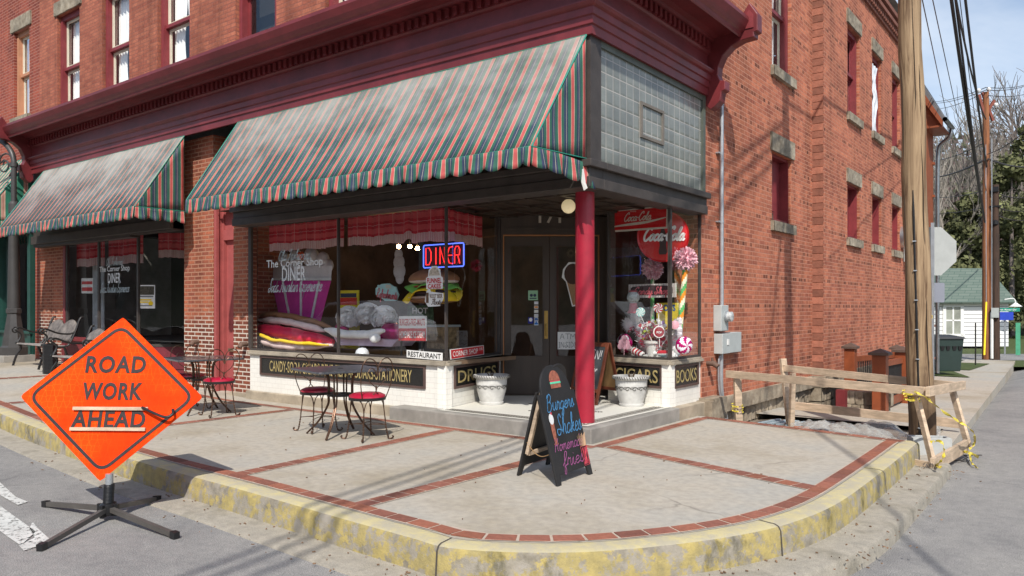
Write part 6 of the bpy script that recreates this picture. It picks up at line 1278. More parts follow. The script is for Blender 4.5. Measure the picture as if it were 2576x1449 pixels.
for k in range(16): a = R(22.5*k); m.bar(M2@Vector((.025*math.cos(a),-.002,.025*math.sin(a))), M2@Vector((.065*math.cos(a+.2),-.002,.065*math.sin(a+.2))), .005, .002)
part(m, 'lace', fab('tan_chalk2', (.35,.27,.16)), o, smooth=None)
# ------------------------------------------------------------------ candy window
def rw(u, v, off): return onl(u, v, PR0, PR1, off)
COKE = fab('signal_red_enamel', (.55,.01,.012), bump=0, rough=.3)
o, M2, w, h = board('drink_banner_sign', 'rectangular red drink sign with white script and a pale wave in the candy window', 'sign', [rw(1535,531,.06),rw(1683,516,.06),rw(1679,575,.06),rw(1535,584,.06)], .012, fab('cream_print', (.6,.58,.5)), [], None)
m = MB(); rect(m, M2, -w*.47,w*.47,-h*.42,h*.44,-.003); part(m, 'red_field', COKE, o, smooth=None)
m = MB(); put_script(m, 'Coca-Cola', M2@Matrix.Translation((-.02,0,h*.13)), w*.46, h*.36, .014, off=-.006, slant=.35); put_text(m, 'Enjoy', M2@Matrix.Translation((-.08,0,h*.38)), w*.1, h*.1, off=-.006)
n = 16; vs = []
for i in range(n+1): t = i/n; x_ = -w*.47+w*.94*t; zc = -h*.27+h*.26*sstep(t)*t+h*.03*math.sin(t*6); th_ = h*.05*(.5+math.sin(math.pi*t)); vs += [M2@Vector((x_,-.006,zc+th_)), M2@Vector((x_,-.006,zc-th_*.6))]
m.add(vs, [(2*i, 2*i+1, 2*i+3, 2*i+2) for i in range(n)]); part(m, 'lettering', fab('cream_print', (.6,.58,.5)), o, smooth=None)
c = rw(1668,595,.30); M2 = plane_M(c, (Vector((cn, sn, 0))+Vector((.1,-.25,0))).normalized()); o = thing('round_drink_sign', 'round red drink sign with white script and a dark bottle in the candy window', 'sign', c)
m = MB(); vs = []; RR = .34
for r_, y_ in ((0,-.035),(.8*RR,-.025),(.93*RR,-.0),(RR,-.012),(RR,.01)):
    for j in range(36): a = 2*math.pi*j/36; vs.append(M2@Vector((r_*math.cos(a), y_, r_*math.sin(a))))
m.add(vs, [(i*36+j, (i)*36+(j+1)%36, (i+1)*36+(j+1)%36, (i+1)*36+j) for i in range(4) for j in range(36)]); part(m, 'disc', COKE, o)
m = MB(); bpf = [(.045,-.24),(.055,-.2),(.04,-.12),(.05,-.05),(.045,.02),(.02,.09),(.018,.15)]; m.add([M2@Vector((p[0],-.04,p[1])) for p in bpf]+[M2@Vector((-p[0],-.04,p[1])) for p in bpf[::-1]], [tuple(range(14))]); part(m, 'bottle', fab('cola_brown', (.045,.02,.015), bump=0, rough=.3), o, smooth=None)
m = MB(); put_script(m, 'Coca-Cola', M2@Matrix.Translation((0,0,.03)), RR*1.55, .17, .026, off=-.045, slant=.35); part(m, 'lettering', STYLE, o, smooth=None)
PK = fab('pink_white_ribbon', (.70,.22,.30), bump=0, scale=40, col2=(.85,.75,.78))
def pompom(label, c, r, st_pts, colors, rs_):
    o = thing('pompom_topiary', label, 'decoration', c, group='pink pompoms on candy striped sticks'); m = MB(); m.ball(c, r*.75, 12, 8)
    for k in range(420):
        a_ = Vector((rnd.gauss(0,1), rnd.gauss(0,1), rnd.gauss(0,1))).normalized(); e = a_.orthogonal(); e.rotate(Matrix.Rotation(rnd.uniform(0,6.28), 3, a_)); e = e.normalized()*.017; p = c+a_*r*.7; q = c+a_*r*rnd.uniform(.95,1.2)+e*rnd.uniform(-1,1); m.add([p-e, p+e, q+e*.5, q-e*.5], [(0,1,2,3)])
    part(m, 'ribbon_ball', PK, o, smooth=None)
    cols = [fab(*q) for q in colors]; m = MB(); P = st_pts; n = 60; base = MB()
    for i in range(n):
        for j in range(12):
            m.mi = ((j+i//2) // 3) % len(cols); t0, t1 = i/n, (i+1)/n; a0, a1 = 2*math.pi*j/12, 2*math.pi*(j+1)/12
            p0, p1 = P[0].lerp(P[1], t0), P[0].lerp(P[1], t1); f2 = lambda p, a: p+Vector((rs_*math.cos(a), rs_*math.sin(a), 0)); m.add([f2(p0,a0), f2(p0,a1), f2(p1,a1), f2(p1,a0)], [(0,1,2,3)])
    part(m, 'striped_stick', cols, o, smooth=None)
c1 = rw(1641,676,.45); c2 = onl(1725,651,PR0,PR1,.35)
CS = [('candy_green',(.10,.40,.12)),('candy_orange',(.75,.25,.02)),('candy_cream',(.7,.68,.5))]
pompom('smaller pink pompom on a green stick behind the candy shop sign', c1, .135, (c1-Vector((0,0,.1)), c1-Vector((.0,0,1.2))), CS[:1]+CS[2:]+CS[:1], .025)
pompom('larger pink pompom on an orange and green striped stick by the side pane', c2, .14, (c2-Vector((0,0,.08)), c2-Vector((.09,-.0,1.0))), CS, .036)
o, M2, w, h = board('candy_shop_sign', 'long candy shop sign with pink script on a dark field and striped border', 'sign', [rw(1581,715,.28),rw(1700,713,.28),rw(1700,747,.28),rw(1581,750,.28)], .015, STYLE, [], None)
m = MB()
for i in range(30): x_ = -w/2+w*(i+.5)/30; rect(m, M2, x_-w*.006, x_+w*.006, -h/2, h/2, -.002)
part(m, 'striped_border', fab('teal_red_stripe', (.35,.22,.22), bump=0), o, smooth=None)
m = MB(); m.prism([(-w*.44,-h*.2),(-w*.40,-h*.32),(w*.40,-h*.32),(w*.44,-h*.2),(w*.44,h*.2),(w*.40,h*.32),(0,h*.4),(-w*.40,h*.32),(-w*.44,h*.2)], .003, M2@Matrix.Translation((0,-.007,0))); part(m, 'dark_field', fab('aubergine_print', (.06,.03,.035), bump=0), o, smooth=None)
m = MB(); put_script(m, 'Candy Shop', M2, w*.74, h*.5, .014, off=-.011); part(m, 'lettering', fab('rose_print', (.75,.16,.2), bump=0), o, smooth=None)
o = thing('gumball_machine', 'clear gumball machine shape with pink base in the candy window', 'gumball machine', rw(1593,783,.2)); q = rw(1593,748,.2)
m = MB(); m.ball(q, .088, 16, 12); part(m, 'globe', fab('pale_cellophane', (.50,.56,.58), rough=.2, scale=30, var=.5), o); m = MB(); m.lathe([(.03,.1),(.06,.085),(.06,.075)], q, 14); m.lathe([(.05,-.08),(.06,-.17),(.085,-.2),(.085,-.215)], q, 14); part(m, 'base', fab('rose_plastic', (.45,.08,.12), rough=.4), o)
o = thing('candy_box', 'yellow candy box with blue dot lettering in the candy window', 'box', rw(1680,775,.36)); m = MB(); a_ = rw(1652,762,.36); b_ = rw(1705,762,.36); dR = (PR1-PR0).normalized(); nR = Vector((-dR.y,dR.x,0)); M2 = plane_M((a_+b_)/2-Vector((0,0,.11)), dR); ww = (b_-a_).length
m.prism([(-ww/2,-.24),(ww/2,-.24),(ww/2,.11),(-ww/2,.11)], .06, M2); part(m, 'carton', fab('lemon_card', (.80,.62,.05), bump=0), o, smooth=None); m = MB(); put_text(m, 'DOTS', M2@Matrix.Translation((ww*.0,0,.045)), ww*.8, .085, bold=.03, off=-.004); part(m, 'lettering', fab('blue_print', (.03,.14,.4), bump=0), o, smooth=None)
def swirl(o, c, r, a_, b_, n=14, th=.012, tilt=None):
    M2 = plane_M(c, tilt or Vector((cn, sn, 0))); m = MB(); m.mi = 0
    for i in range(n):
        m.mi = i % 2; vs = [M2@Vector((0,-th,0))]; k = 6
        p0 = [(r*j/k, 2*math.pi*i/n+1.1*(j/k)) for j in range(k+1)]; p1 = [(r*j/k, 2*math.pi*(i+1)/n+1.1*(j/k)) for j in range(k+1)]
        q0 = [M2@Vector((rr*math.cos(t), -th*(1-(rr/r)**2*.6), rr*math.sin(t))) for rr, t in p0]; q1 = [M2@Vector((rr*math.cos(t), -th*(1-(rr/r)**2*.6), rr*math.sin(t))) for rr, t in p1]
        m.add(q0+q1, [(j, k+1+j, k+2+j, j+1) for j in range(k)])
    m.mi = 0; m.lathe([(r,0),(r,.01)], (0,0,0), 20) if False else None
    return part(m, 'swirl_disc', [a_, b_], o, smooth=None, solid=.012)
CW = fab('candy_white', (.8,.79,.77), rough=.35, bump=0); CR = fab('candy_red', (.55,.015,.03), rough=.35, bump=0); CT = fab('candy_mint', (.25,.62,.58), rough=.35, bump=0)
def lolly(label, u, v, off, r, a_, b_, dx=0.02):
    c = rw(u, v, off); o = thing('lollipop', label, 'lollipop', c, group='lollipops in the white candy pot'); swirl(o, c, r, a_, b_); m = MB(); m.tube([c+Vector((0,.012,-r*.8)), Vector((rw(1655,858,off).x+dx, rw(1655,858,off).y, .93))], .006, 5); part(m, 'stick', CW, o)
lolly('mint green and white swirl lollipop at the left of the pot', 1611, 785, .16, .062, CW, CT, -.06); lolly('red and white swirl lollipop at the top of the pot', 1656, 775, .2, .062, CR, CW, .0); lolly('pale pink lollipop at the right of the pot', 1697, 817, .16, .055, fab('candy_pink', (.7,.35,.4), rough=.35), fab('candy_pink', (.7,.35,.4)), .05)
c = rw(1658,835,.1); o = thing('lollipop', 'round dark red lollipop with white lettering in the middle of the pot', 'lollipop', c, group='lollipops in the white candy pot'); MQ = plane_M(c, Vector((cn, sn, 0))); m = MB(); disc(m, MQ, 0,0,.078,.078,-.004); part(m, 'rim', CW, o, smooth=None, solid=.004); m = MB(); disc(m, MQ, 0,0,.064,.064,-.01); part(m, 'face', fab('maroon_print', (.3,.02,.03), bump=0), o, smooth=None); m = MB(); put_text(m, 'POP', MQ@Matrix.Translation((0,0,-.005)), .07, .028, bold=.04, off=-.014); part(m, 'lettering', CW, o, smooth=None); m = MB(); m.tube([c-Vector((0,-.01,.07)), c-Vector((0,-.01,.2))], .006, 5); part(m, 'stick', CW, o)
c = rw(1645,900,.2); pz = .756; o = thing('candy_pot', 'white flower pot filled with candy and curled red ribbon', 'flower pot', (c.x, c.y, pz)); m = MB(); m.lathe([(.085,pz),(.115,pz+.2),(.135,pz+.2),(.137,pz+.235),(.12,pz+.235),(.1,pz+.2)], (c.x,c.y,0), 28); part(m, 'pot', fab('white_ceramic', (.74,.73,.70), rough=.45, bump=0), o)
m = MB()
for k in range(75):
    a = rnd.uniform(0, 6.28); R_ = rnd.uniform(.02,.32); h_0 = rnd.uniform(.26,.52)-.25*R_; b0 = Vector((c.x+R_*math.cos(a), c.y+R_*.35*math.sin(a), pz+h_0)); fr = rnd.uniform(.014,.022); dx = rnd.uniform(-.012,.012)
    m.tube([b0+Vector((fr*math.cos(j*.9)+dx*j*.6, fr*math.sin(j*.9), -.006*j)) for j in range(14)], .0045, 4)
part(m, 'curled_ribbon', fab('crimson_ribbon', (.40,.01,.05), rough=.35, bump=0), o)
m = MB()
for k in range(170):
    a = rnd.uniform(0, 6.28); R_ = rnd.uniform(.0,.22); b0 = Vector((c.x+R_*math.cos(a), c.y+.03+R_*.3*math.sin(a), pz+rnd.uniform(.26,.52)-.3*R_)); m.mi = rnd.choice((0,0,0,1,2,3)); m.obox(b0, (rnd.uniform(.012,.03), .006, rnd.uniform(.012,.025)), (rnd.uniform(-.4,.4), rnd.uniform(-1.5,1.5), rnd.uniform(-.6,.6)))
part(m, 'candies', [CW, CR, fab('lime_candy', (.4,.5,.05)), fab('lilac_candy', (.35,.2,.45))], o, smooth=None)
FEA = fab('white_feather_boa', (.92,.92,.94), bump=0)
o = thing('feather_boa', 'fluffy white feather boa heaped behind the candy pot', 'decoration', rw(1600,860,.4)); m = MB()
for q0 in ((1580,815,.34),(1598,800,.4),(1610,830,.4),(1618,862,.4),(1630,880,.42),(1688,850,.4),(1700,878,.38),(1690,895,.36),(1600,890,.4)):
    q = rw(*q0); m.ball(q, .085, 10, 6, (1,.7,1), .2)
    for k in range(90): a_ = Vector((rnd.gauss(0,1), rnd.gauss(0,1), rnd.gauss(0,1))).normalized(); e = a_.orthogonal().normalized()*.006; m.add([q+a_*.06-e, q+a_*.06+e, q+a_*rnd.uniform(.10,.15)], [(0,1,2)])
part(m, 'feathers', FEA, o)
def peppermint(label, u, v, off, r, tilt):
    c = rw(u, v, off); c.z = max(c.z, .756+r*.98); o = thing('peppermint_cushion', label, 'cushion', c, group='magenta peppermint candy cushions'); Mt = plane_M(c, tilt); m = MB(); n = 40
    vs = []; K = 12
    for i in range(K+1):
        t = math.pi*i/K
        for j in range(n): a = 2*math.pi*j/n; rr = r*math.sin(t)*(1+.02*math.sin(a*10)); vs.append(Mt@Vector((rr*math.cos(a), -r*.62*math.cos(t), rr*math.sin(a))))
    for i in range(K):
        for j in range(n):
            sw = (j+ int(i*1.3)) % n; m.mi = 1 if (i < 5 and (sw//4) % 2 == 0) else 0; b = len(m.v)
            m.add([vs[i*n+j], vs[i*n+(j+1)%n], vs[(i+1)*n+(j+1)%n], vs[(i+1)*n+j]], [(0,1,2,3)])
    part(m, 'cushion', [MAG2, fab('white_satin', (.75,.74,.78), rough=.4)], o, recalc=True)
peppermint('larger shiny magenta peppermint cushion left of the candy pot', 1571, 864, .22, .135, Vector((.95,-.3,0))); peppermint('smaller magenta and white peppermint cushion right of the candy pot', 1721, 869, .2, .118, Vector((.55,.83,0)))
c = rw(1570,862,.06); o = thing('flower_cutout', 'pale pink scalloped cutout on a thin stand in front of the left cushion', 'window display', (c.x,c.y,.756)); m = MB()
for dx, dz in ((0,.06),(-.045,0),(.045,0),(0,.01),(-.06,-.05),(.06,-.05),(0,-.05)): M2 = plane_M(c+Vector((dx,-.001*abs(dx*30),dz)), dR); m.prism([(.042*math.cos(R(30*i)), .042*math.sin(R(30*i))) for i in range(12)], .006, M2)
part(m, 'petals', fab('pale_pink_card', (.75,.42,.5), bump=0), o, smooth=None); m = MB(); m.tube([c, Vector((c.x,c.y,.76))], .004, 5); m.lathe([(.045,.756),(.045,.764)], (c.x,c.y,0), 14); part(m, 'stand', fab('pale_pink_card', (.75,.42,.5)), o)
def stick_candy(name, label, a_, b_, r, mats, per):
    o = thing(name, label, 'candy decoration', (a_+b_)/2); m = MB(); d = (b_-a_); L_ = d.length; d.normalize(); x = d.cross(Vector((0,0,1))).normalized(); y = x.cross(d); n = 24
    for i in range(n):
        for j in range(14):
            m.mi = int((i/n*per+j/14)*2) % 2; f2 = lambda i_, j_: a_+d*(L_*i_/n)+(x*math.cos(j_*2*math.pi/14)+y*math.sin(j_*2*math.pi/14))*r*(1 if 2 < i_ < n-2 else .6); m.add([f2(i,j), f2(i,j+1), f2(i+1,j+1), f2(i+1,j)], [(0,1,2,3)])
    part(m, 'wrapped_body', mats, o, smooth=None)
    m = MB()
    for s_, p in ((-1,a_),(1,b_)): m.tube([p, p+d*s_*.05], [r*.25, r*.8], 8)
    part(m, 'twisted_ends', CW, o)
stick_candy('striped_candy', 'thick red and white spiral candy lying left of the pot', rw(1590,880,.12), rw(1618,895,.07), .05, [CR, CW], 4)
stick_candy('wrapped_candy', 'red and white wrapped candy lying right of the pot', rw(1655,889,.09), rw(1684,889,.09), .042, [CR, CW], 0)
c = rw(1664,899,.05); o = thing('teal_candy', 'small flat teal foil candy at the front of the candy window', 'candy decoration', (c.x,c.y,.762)); m = MB(); m.ball((c.x,c.y,.772), .05, 14, 8, (1,.6,.3)); part(m, 'foil', fab('teal_foil', (.02,.35,.4), rough=.3, metal=.5), o)
o = thing('cellophane_bag', 'crumpled clear cellophane wrapped candy bag right of the pot', 'candy bag', rw(1705,835,.3)); m = MB(); q = rw(1706,835,.3); m.ball(q, .085, 14, 10, (.7,.6,1.3), .4); m.ball(q+Vector((0,0,.14)), .05, 10, 6, (1,.6,1.1), .6); part(m, 'cellophane', fab('crumpled_cellophane', (.62,.58,.60), rough=.2, scale=20, var=.4, bump=1.), o, smooth=20)
# wood back panel of candy window
o = thing('display_back_panel', 'brown wooden back panel with a glazed door behind the candy window', 'panel', (-.9,3.0,.76)); m = MB(); m.box((-1.25,3.1,.76),(-.9,3.14,2.7)); m.box((-.9,3.1,.76),(-.15,3.14,.95)); m.box((-.9,3.1,2.4),(-.15,3.14,2.7)); part(m, 'boards', fab('dark_oak', (.06,.03,.018)), o, smooth=None)
# ------------------------------------------------------------------ services on the side wall
WX = SX
cdt = thing('conduit', 'galvanised pipe running down the side wall into the meter', 'pipe', (WX+.05,3.58,.1))
m = MB(); m.tube([(WX+.06,3.58,4.5),(WX+.06,3.58,1.46)], .028, 10); m.lathe([(.034,4.28),(.034,4.33)], (WX+.06,3.58,0), 10); m.lathe([(.034,2.62),(.034,2.66)], (WX+.06,3.58,0), 10); m.lathe([(.034,5.0),(.034,6.0)], (WX+.06,3.58,0), 10); m.build('pipe', GALV, cdt, smooth=40)
m = MB(); m.box((WX,3.5,2.63),(WX+.05,3.66,2.65)); m.box((WX,3.5,3.6),(WX+.05,3.66,3.62)); m.build('strap', GALV, cdt)
mt_ = thing('electric_meter', 'grey electric meter with round glass dial on the brick side wall', 'electric meter', (WX+.05,3.5,1.28))
m = MB(); m.box((WX,3.42,1.10),(WX+.12,3.68,1.46)); m.build('housing', GREYBOX, mt_, bevel=.008)
m = MB(); m.lathe([(.075,0),(.08,.03),(.075,.035)], (WX+.12,3.58,1.3), 20, 'x'); m.build('ring', GALV, mt_, smooth=40)
m = MB(); m.lathe([(.07,.03),(.07,.09),(.05,.1),(.001,.1)], (WX+.12,3.58,1.3), 20, 'x'); m.build('dial', M_('meter_glass', (.45,.47,.47), .1, var=.4, scale=30), mt_, smooth=40)
bx2 = thing('breaker_box', 'left narrower grey breaker box under the electric meter', 'electric box', (WX+.05,3.5,.78), group='grey electric boxes under the meter'); m = MB(); m.box((WX,3.44,.78),(WX+.13,3.72,1.06)); m.build('housing', GREYBOX, bx2, bevel=.006); m = MB(); m.box((WX+.13,3.6,.9),(WX+.14,3.66,.98)); m.build('latch', WHITE, bx2)
bx3 = thing('breaker_box', 'right wider grey breaker box under the electric meter', 'electric box', (WX+.05,3.9,.78), group='grey electric boxes under the meter'); m = MB(); m.box((WX,3.73,.78),(WX+.11,4.2,1.07)); m.build('housing', GREYBOX, bx3, bevel=.006)
p_ = thing('ground_pipe', 'pair of grey pipes dropping from the breaker box to the ground', 'pipe', (WX+.05,3.55,-.1)); m = MB(); m.tube(spline([(WX+.06,3.56,.78),(WX+.06,3.56,.35),(WX+.07,3.6,.1),(WX+.1,3.66,-.2)], 4), .03, 8); m.tube(spline([(WX+.05,3.62,.76),(WX+.05,3.5,.7),(WX+.05,3.5,.3),(WX+.08,3.58,0),(WX+.1,3.6,-.2)], 4), .012, 6); m.build('pipes', GALV, p_, smooth=40)
hb = thing('standpipe', 'small rusty brown fire inlet on the wall beside the lettering BOOKS', 'pipe fitting', (WX+.05,3.2,.62)); m = MB(); m.tube([(WX,3.2,.66),(WX+.1,3.2,.66),(WX+.16,3.2,.62)], [.03,.04,.035], 10); m.tube([(WX+.08,3.2,.66),(WX+.08,3.2,.74)], .015, 6); m.build('inlet', M_('rusty_iron', (.12,.07,.05), .8), hb, smooth=40)
for xx, lb in ((-7.95,'small rusty wall inlet low on the left brick pier by the red stair door'),(-6.55,'small rusty wall inlet low on the brick pier right of the stair door')):
    o = thing('standpipe', lb, 'pipe fitting', (xx,.28,.8)); m = MB(); m.tube([(xx,.3,.85),(xx,.2,.85),(xx,.16,.8)], [.035,.045,.035], 10); m.build('inlet', bpy.data.materials['rusty_iron'], o, smooth=40)
# ------------------------------------------------------------------ utility poles
def pole_mat(name, a, b, st=(6,6,.35)):
    m, nt, bs, out = new_mat(name); tc = N(nt, 'ShaderNodeTexCoord'); mp = N(nt, 'ShaderNodeMapping'); mp.inputs['Scale'].default_value = st; nt.links.new(tc.outputs['Object'], mp.inputs[0])
    n1 = N(nt, 'ShaderNodeTexNoise', inp={'Scale': 2.2, 'Detail': 8, 'Roughness': .65, 'Distortion': .6}); nt.links.new(mp.outputs[0], n1.inputs['Vector'])
    n2 = N(nt, 'ShaderNodeTexNoise', inp={'Scale': .8, 'Detail': 4}); nt.links.new(tc.outputs['Object'], n2.inputs['Vector'])
    f = mth(nt, 'ADD', mth(nt, 'MULTIPLY', n1.outputs['Fac'], .7), mth(nt, 'MULTIPLY', n2.outputs['Fac'], .3))
    nt.links.new(ramp(nt, f, [(.40, a), (.48, tuple((x*.9+y*1.1)/2 for x, y in zip(a, b))), (.6, b)]), bs.inputs['Base Color']); bs.inputs['Roughness'].default_value = .8
    bp = N(nt, 'ShaderNodeBump', inp={'Strength': .5, 'Distance': .02}); nt.links.new(n1.outputs['Fac'], bp.inputs['Height']); nt.links.new(bp.outputs[0], bs.inputs['Normal']); return m
def wood_pole_mat():
    m = pole_mat('tan_pole_wood', (.10,.052,.024), (.39,.27,.155), (9,9,.45)); nt = m.node_tree; b = [n for n in nt.nodes if n.type == 'BSDF_PRINCIPLED'][0]; src = b.inputs['Base Color'].links[0].from_socket
    ge = N(nt, 'ShaderNodeNewGeometry'); sp = N(nt, 'ShaderNodeSeparateXYZ'); nt.links.new(ge.outputs['Position'], sp.inputs[0]); n5 = N(nt, 'ShaderNodeTexNoise', inp={'Scale': 5, 'Detail': 5}); nt.links.new(ge.outputs['Position'], n5.inputs['Vector'])
    k = ramp(nt, mth(nt, 'ADD', mth(nt, 'MULTIPLY', sp.outputs[2], .5), mth(nt, 'MULTIPLY', n5.outputs['Fac'], .5)), [(.35, (.3,.26,.23)), (.62, (1,1,1))]); nt.links.new(mixc(nt, 1., src, k, 'MULTIPLY'), b.inputs['Base Color']); return m
PWOOD = wood_pole_mat(); PRED = pole_mat('red_brown_pole_wood', (.10,.035,.015), (.32,.12,.045)); PDRK = pole_mat('dark_pole_wood', (.02,.012,.008), (.07,.035,.02))
PB = Vector((2.515,3.47,-.35)); PT = Vector((2.25,3.27,11.3))
up1 = thing('utility_pole', 'tall pale tan wooden utility pole in the foreground with a dark conduit strip', 'utility pole', PB)
m = MB(); n = 24; P = [PB.lerp(PT, i/n)+Vector((.012*math.sin(i*1.7), .01*math.cos(i*2.1), 0)) for i in range(n+1)]; m.tube(P, [.152-.055*i/n for i in range(n+1)], 20); m.build('pole', PWOOD, up1, smooth=60)
m = MB(); tg = Vector((-(-sn)*0+ -.0, 0, 0)); vd = (CAM-PB); vd.z = 0; vd.normalize(); sd_ = Vector((-vd.y, vd.x, 0))
P2 = [PB.lerp(PT, t)+vd*(.148-.055*t)+sd_*(-.02) for t in (0,.05,.1,.15,.2,.25,.272)]; m.tube(P2, [.013]*6+[.006], 6); 
m.build('conduit_strip', BLACK, up1, smooth=40); m = MB()
for t in (.03,.07,.1,.13,.16,.19,.22): c = PB.lerp(PT, t)+vd*(.155)+sd_*(-.02); m.obox(c, (.006,.02,.006), Matrix((vd, sd_, Vector((0,0,1)))).transposed())
m.build('clip', GALV, up1)
for ang, t0, t1 in ((-55,.0,.9),(14,.35,.8),(38,.05,.4)):
    m = MB(); dv = vd*math.cos(R(ang))+sd_*math.sin(R(ang)); m.tube([PB.lerp(PT, t0+(t1-t0)*j/24)+(vd*math.cos(R(ang+2*math.sin(j*.9)))+sd_*math.sin(R(ang+2*math.sin(j*.9))))*(.1515-.055*(t0+(t1-t0)*j/24)) for j in range(25)], [.0005]+[.0055]*23+[.0005], 5); m.build('drying_crack', M_('dark_crack', (.035,.02,.012), .9) if 'dark_crack' not in bpy.data.materials else bpy.data.materials['dark_crack'], up1)
m = MB(); c = PB.lerp(PT, .155)+vd*.1-sd_*(-.085); tm_ = Matrix((-sd_*-1, vd, Vector((0,0,1)))).transposed(); MT = plane_M(gd(2338,797,9.2), (Vector((cn,sn,0))+Vector((.1,.3,0))).normalized()); m.prism([(-.04,-.018),(.04,-.018),(.04,.018),(-.04,.018)], .006, MT); tgp = m.build('number_tag', YEL, up1)
m = MB(); put_text(m, 'P104', MT, .07, .026, bold=.02, off=-.003); m.build('lettering', BLACK, tgp)
wires = []
def wire(label, a, b, sag, r, grp='overhead power lines', n=30):
    a = Vector(a); b = Vector(b); r *= .85; o = thing('power_line', label, 'cable', a, group=grp); m = MB(); m.tube([a.lerp(b, i/n)-Vector((0,0,sag*4*(i/n)*(1-i/n))) for i in range(n+1)], r, 6); m.build('cable', M_CB if r > .012 else M_W, o, smooth=60)
M_CB = M_('weathered_black_cable', (.045,.038,.038), .6); M_W = M_('grey_wire', (.10,.10,.11), .5)
q1 = gd(2484,903,32.2); FB1 = Vector((q1.x, q1.y, -.72)); FT1 = gd(2480,232,32.2); q2 = gd(2504,903,32.0); FB2 = Vector((q2.x, q2.y, -.72)); FT2 = gd(2504,465,32.0)
fp1 = thing('utility_pole', 'tall red-brown wooden utility pole beyond the white house corner with white insulators', 'utility pole', FB1)
m = MB(); m.tube([FB1, FB1.lerp(FT1, .5), FT1], [.2,.16,.11], 12); m.build('pole', PRED, fp1, smooth=60)
rv = Vector((cn, sn, 0))
m = MB(); m.bar(FT1+Vector((0,0,-.9))-rv*.0, FT1+rv*.35+Vector((0,0,-.35)), .1, .1); m.bar(FT1+Vector((0,0,-1.2)), FT1-rv*.3+Vector((0,0,-.1)), .1, .1); m.bar(FT1-rv*.15+Vector((0,0,-.0)), FT1+rv*.3+Vector((0,0,-1.2)), .09, .09); m.build('crossarm', M_('rust_red_bracket', (.2,.05,.03), .7), fp1)
for dx, dz in ((-.3,.1),(.12,.15),(.42,-.5)):
    m = MB(); m.lathe([(.02,-.15),(.05,-.1),(.09,-.05),(.09,0),(.04,.05)], FT1+rv*dx+Vector((0,0,dz)), 10); m.build('insulator', CW, fp1, smooth=40)
fp2 = thing('utility_pole', 'shorter dark wooden utility pole beside the tall red-brown one', 'utility pole', FB2)
m = MB(); m.tube([FB2, FT2], [.17,.13], 12); m.build('pole', PDRK, fp2, smooth=60)
m = MB(); m.box(tuple(FB2+Vector((-.12,-.3,1.75))), tuple(FB2+Vector((.14,-.12,2.15)))); m.build('grey_box', GREYBOX, fp2)
m = MB(); m.lathe([(.02,-.1),(.12,-.05),(.12,.08),(.05,.14)], FT2+Vector((0,-.1,-1.6)), 12); m.obox(FT2+Vector((0,-.1,-.2)), (.12,.08,.1)); m.obox(FT2+Vector((0,-.1,-.9)), (.2,.04,.03)); m.build('fitting', BLACK, fp2, smooth=40)
# guy wire with yellow guard
o = thing('guy_wire', 'guy wire with a bright yellow guard by the red-brown pole', 'cable', gd(2475,893,31)); a_ = gd(2476,893,30.5); b_ = gd(2481,760,31.2); m = MB(); m.tube([a_, b_], .035, 8); m.build('yellow_guard', YEL, o, smooth=60); m = MB(); m.tube([b_, FT1+Vector((0,0,-1.5))], .012, 5); m.build('cable', GALV, o)
o = thing('plastic_pipe', 'white plastic pipe standing between the two distant poles', 'pipe', gd(2494,902,32)); m = MB(); a_ = gd(2495,902,31.9); m.tube([a_, Vector((a_.x,a_.y,a_.z+1.9))], .06, 8); m.build('pipe', WHITE, o, smooth=60); m = MB(); m.tube([Vector((a_.x,a_.y,a_.z+1.9)), Vector((a_.x,a_.y,FT1.z-2))], .02, 5); m.build('conduit', GALV, o)
Z1 = FT1.z
near = lambda dx, z: Vector((3.0+dx, 2.9, z))
wire('thickest black cable bundle descending from the top right to the tall distant pole', gd(2388,-40,18.5), gd(2475,540,32), .25, .05, 'thick cables'); wire('second thick black cable just right of the thickest one', gd(2399,-40,18.6), gd(2478,560,32), .22, .035, 'thick cables')
wire('thick black cable farthest right of the bundle', gd(2424,-40,19), gd(2482,420,31.8), .2, .04, 'thick cables'); wire('thin loose cable between the thick cables', gd(2410,-40,19), gd(2481,480,31.9), .3, .013)
wire('thin grey wire closest to the tan pole crossing the sky', gd(2316,-20,11), gd(2405,400,40), .0, .010); wire('thin grey wire between the tan pole and the thick cables', gd(2340,-30,14), gd(2430,390,42), .0, .012)
for i, (a, b, dd1, dd2, r) in enumerate((((2345,256),(2480,220),60,32,.02),((2345,260),(2482,226),60,32,.02),((2482,220),(2600,206),32,45,.02),((2484,227),(2600,208),32,45,.02),((2350,275),(2478,233),58,32,.018),((2486,240),(2600,230),32,45,.018),((2350,404),(2474,360),55,32,.025),((2350,446),(2478,402),55,32,.05),((2486,400),(2600,418),32,40,.04),((2484,388),(2600,310),32,28,.02),((2340,495),(2482,478),50,32,.02),((2340,535),(2500,515),50,32,.018),((2508,485),(2600,492),32,30,.025),((2508,520),(2600,525),32,30,.02),((2508,540),(2600,550),32,30,.02))):
    lbs = ['upper left of the wire pair meeting the insulators','lower left of the wire pair meeting the insulators','upper wire leaving the insulators to the right','lower wire leaving the insulators to the right','third wire reaching the pole top from the left','single wire right of the pole top','thin wire ending halfway up the distant pole from the left','heavy black cable sagging up to the distant pole','heavy cable continuing right past the distant pole','steep wire rising right from the middle of the pole','pale wire in front of the trees left of the dark pole','lowest wire in front of the trees left of the dark pole','upper wire right of the dark pole top','middle wire right of the dark pole','lowest wire right of the dark pole']
    wire(lbs[i], gd(*a, dd1), gd(*b, dd2), .15, r)
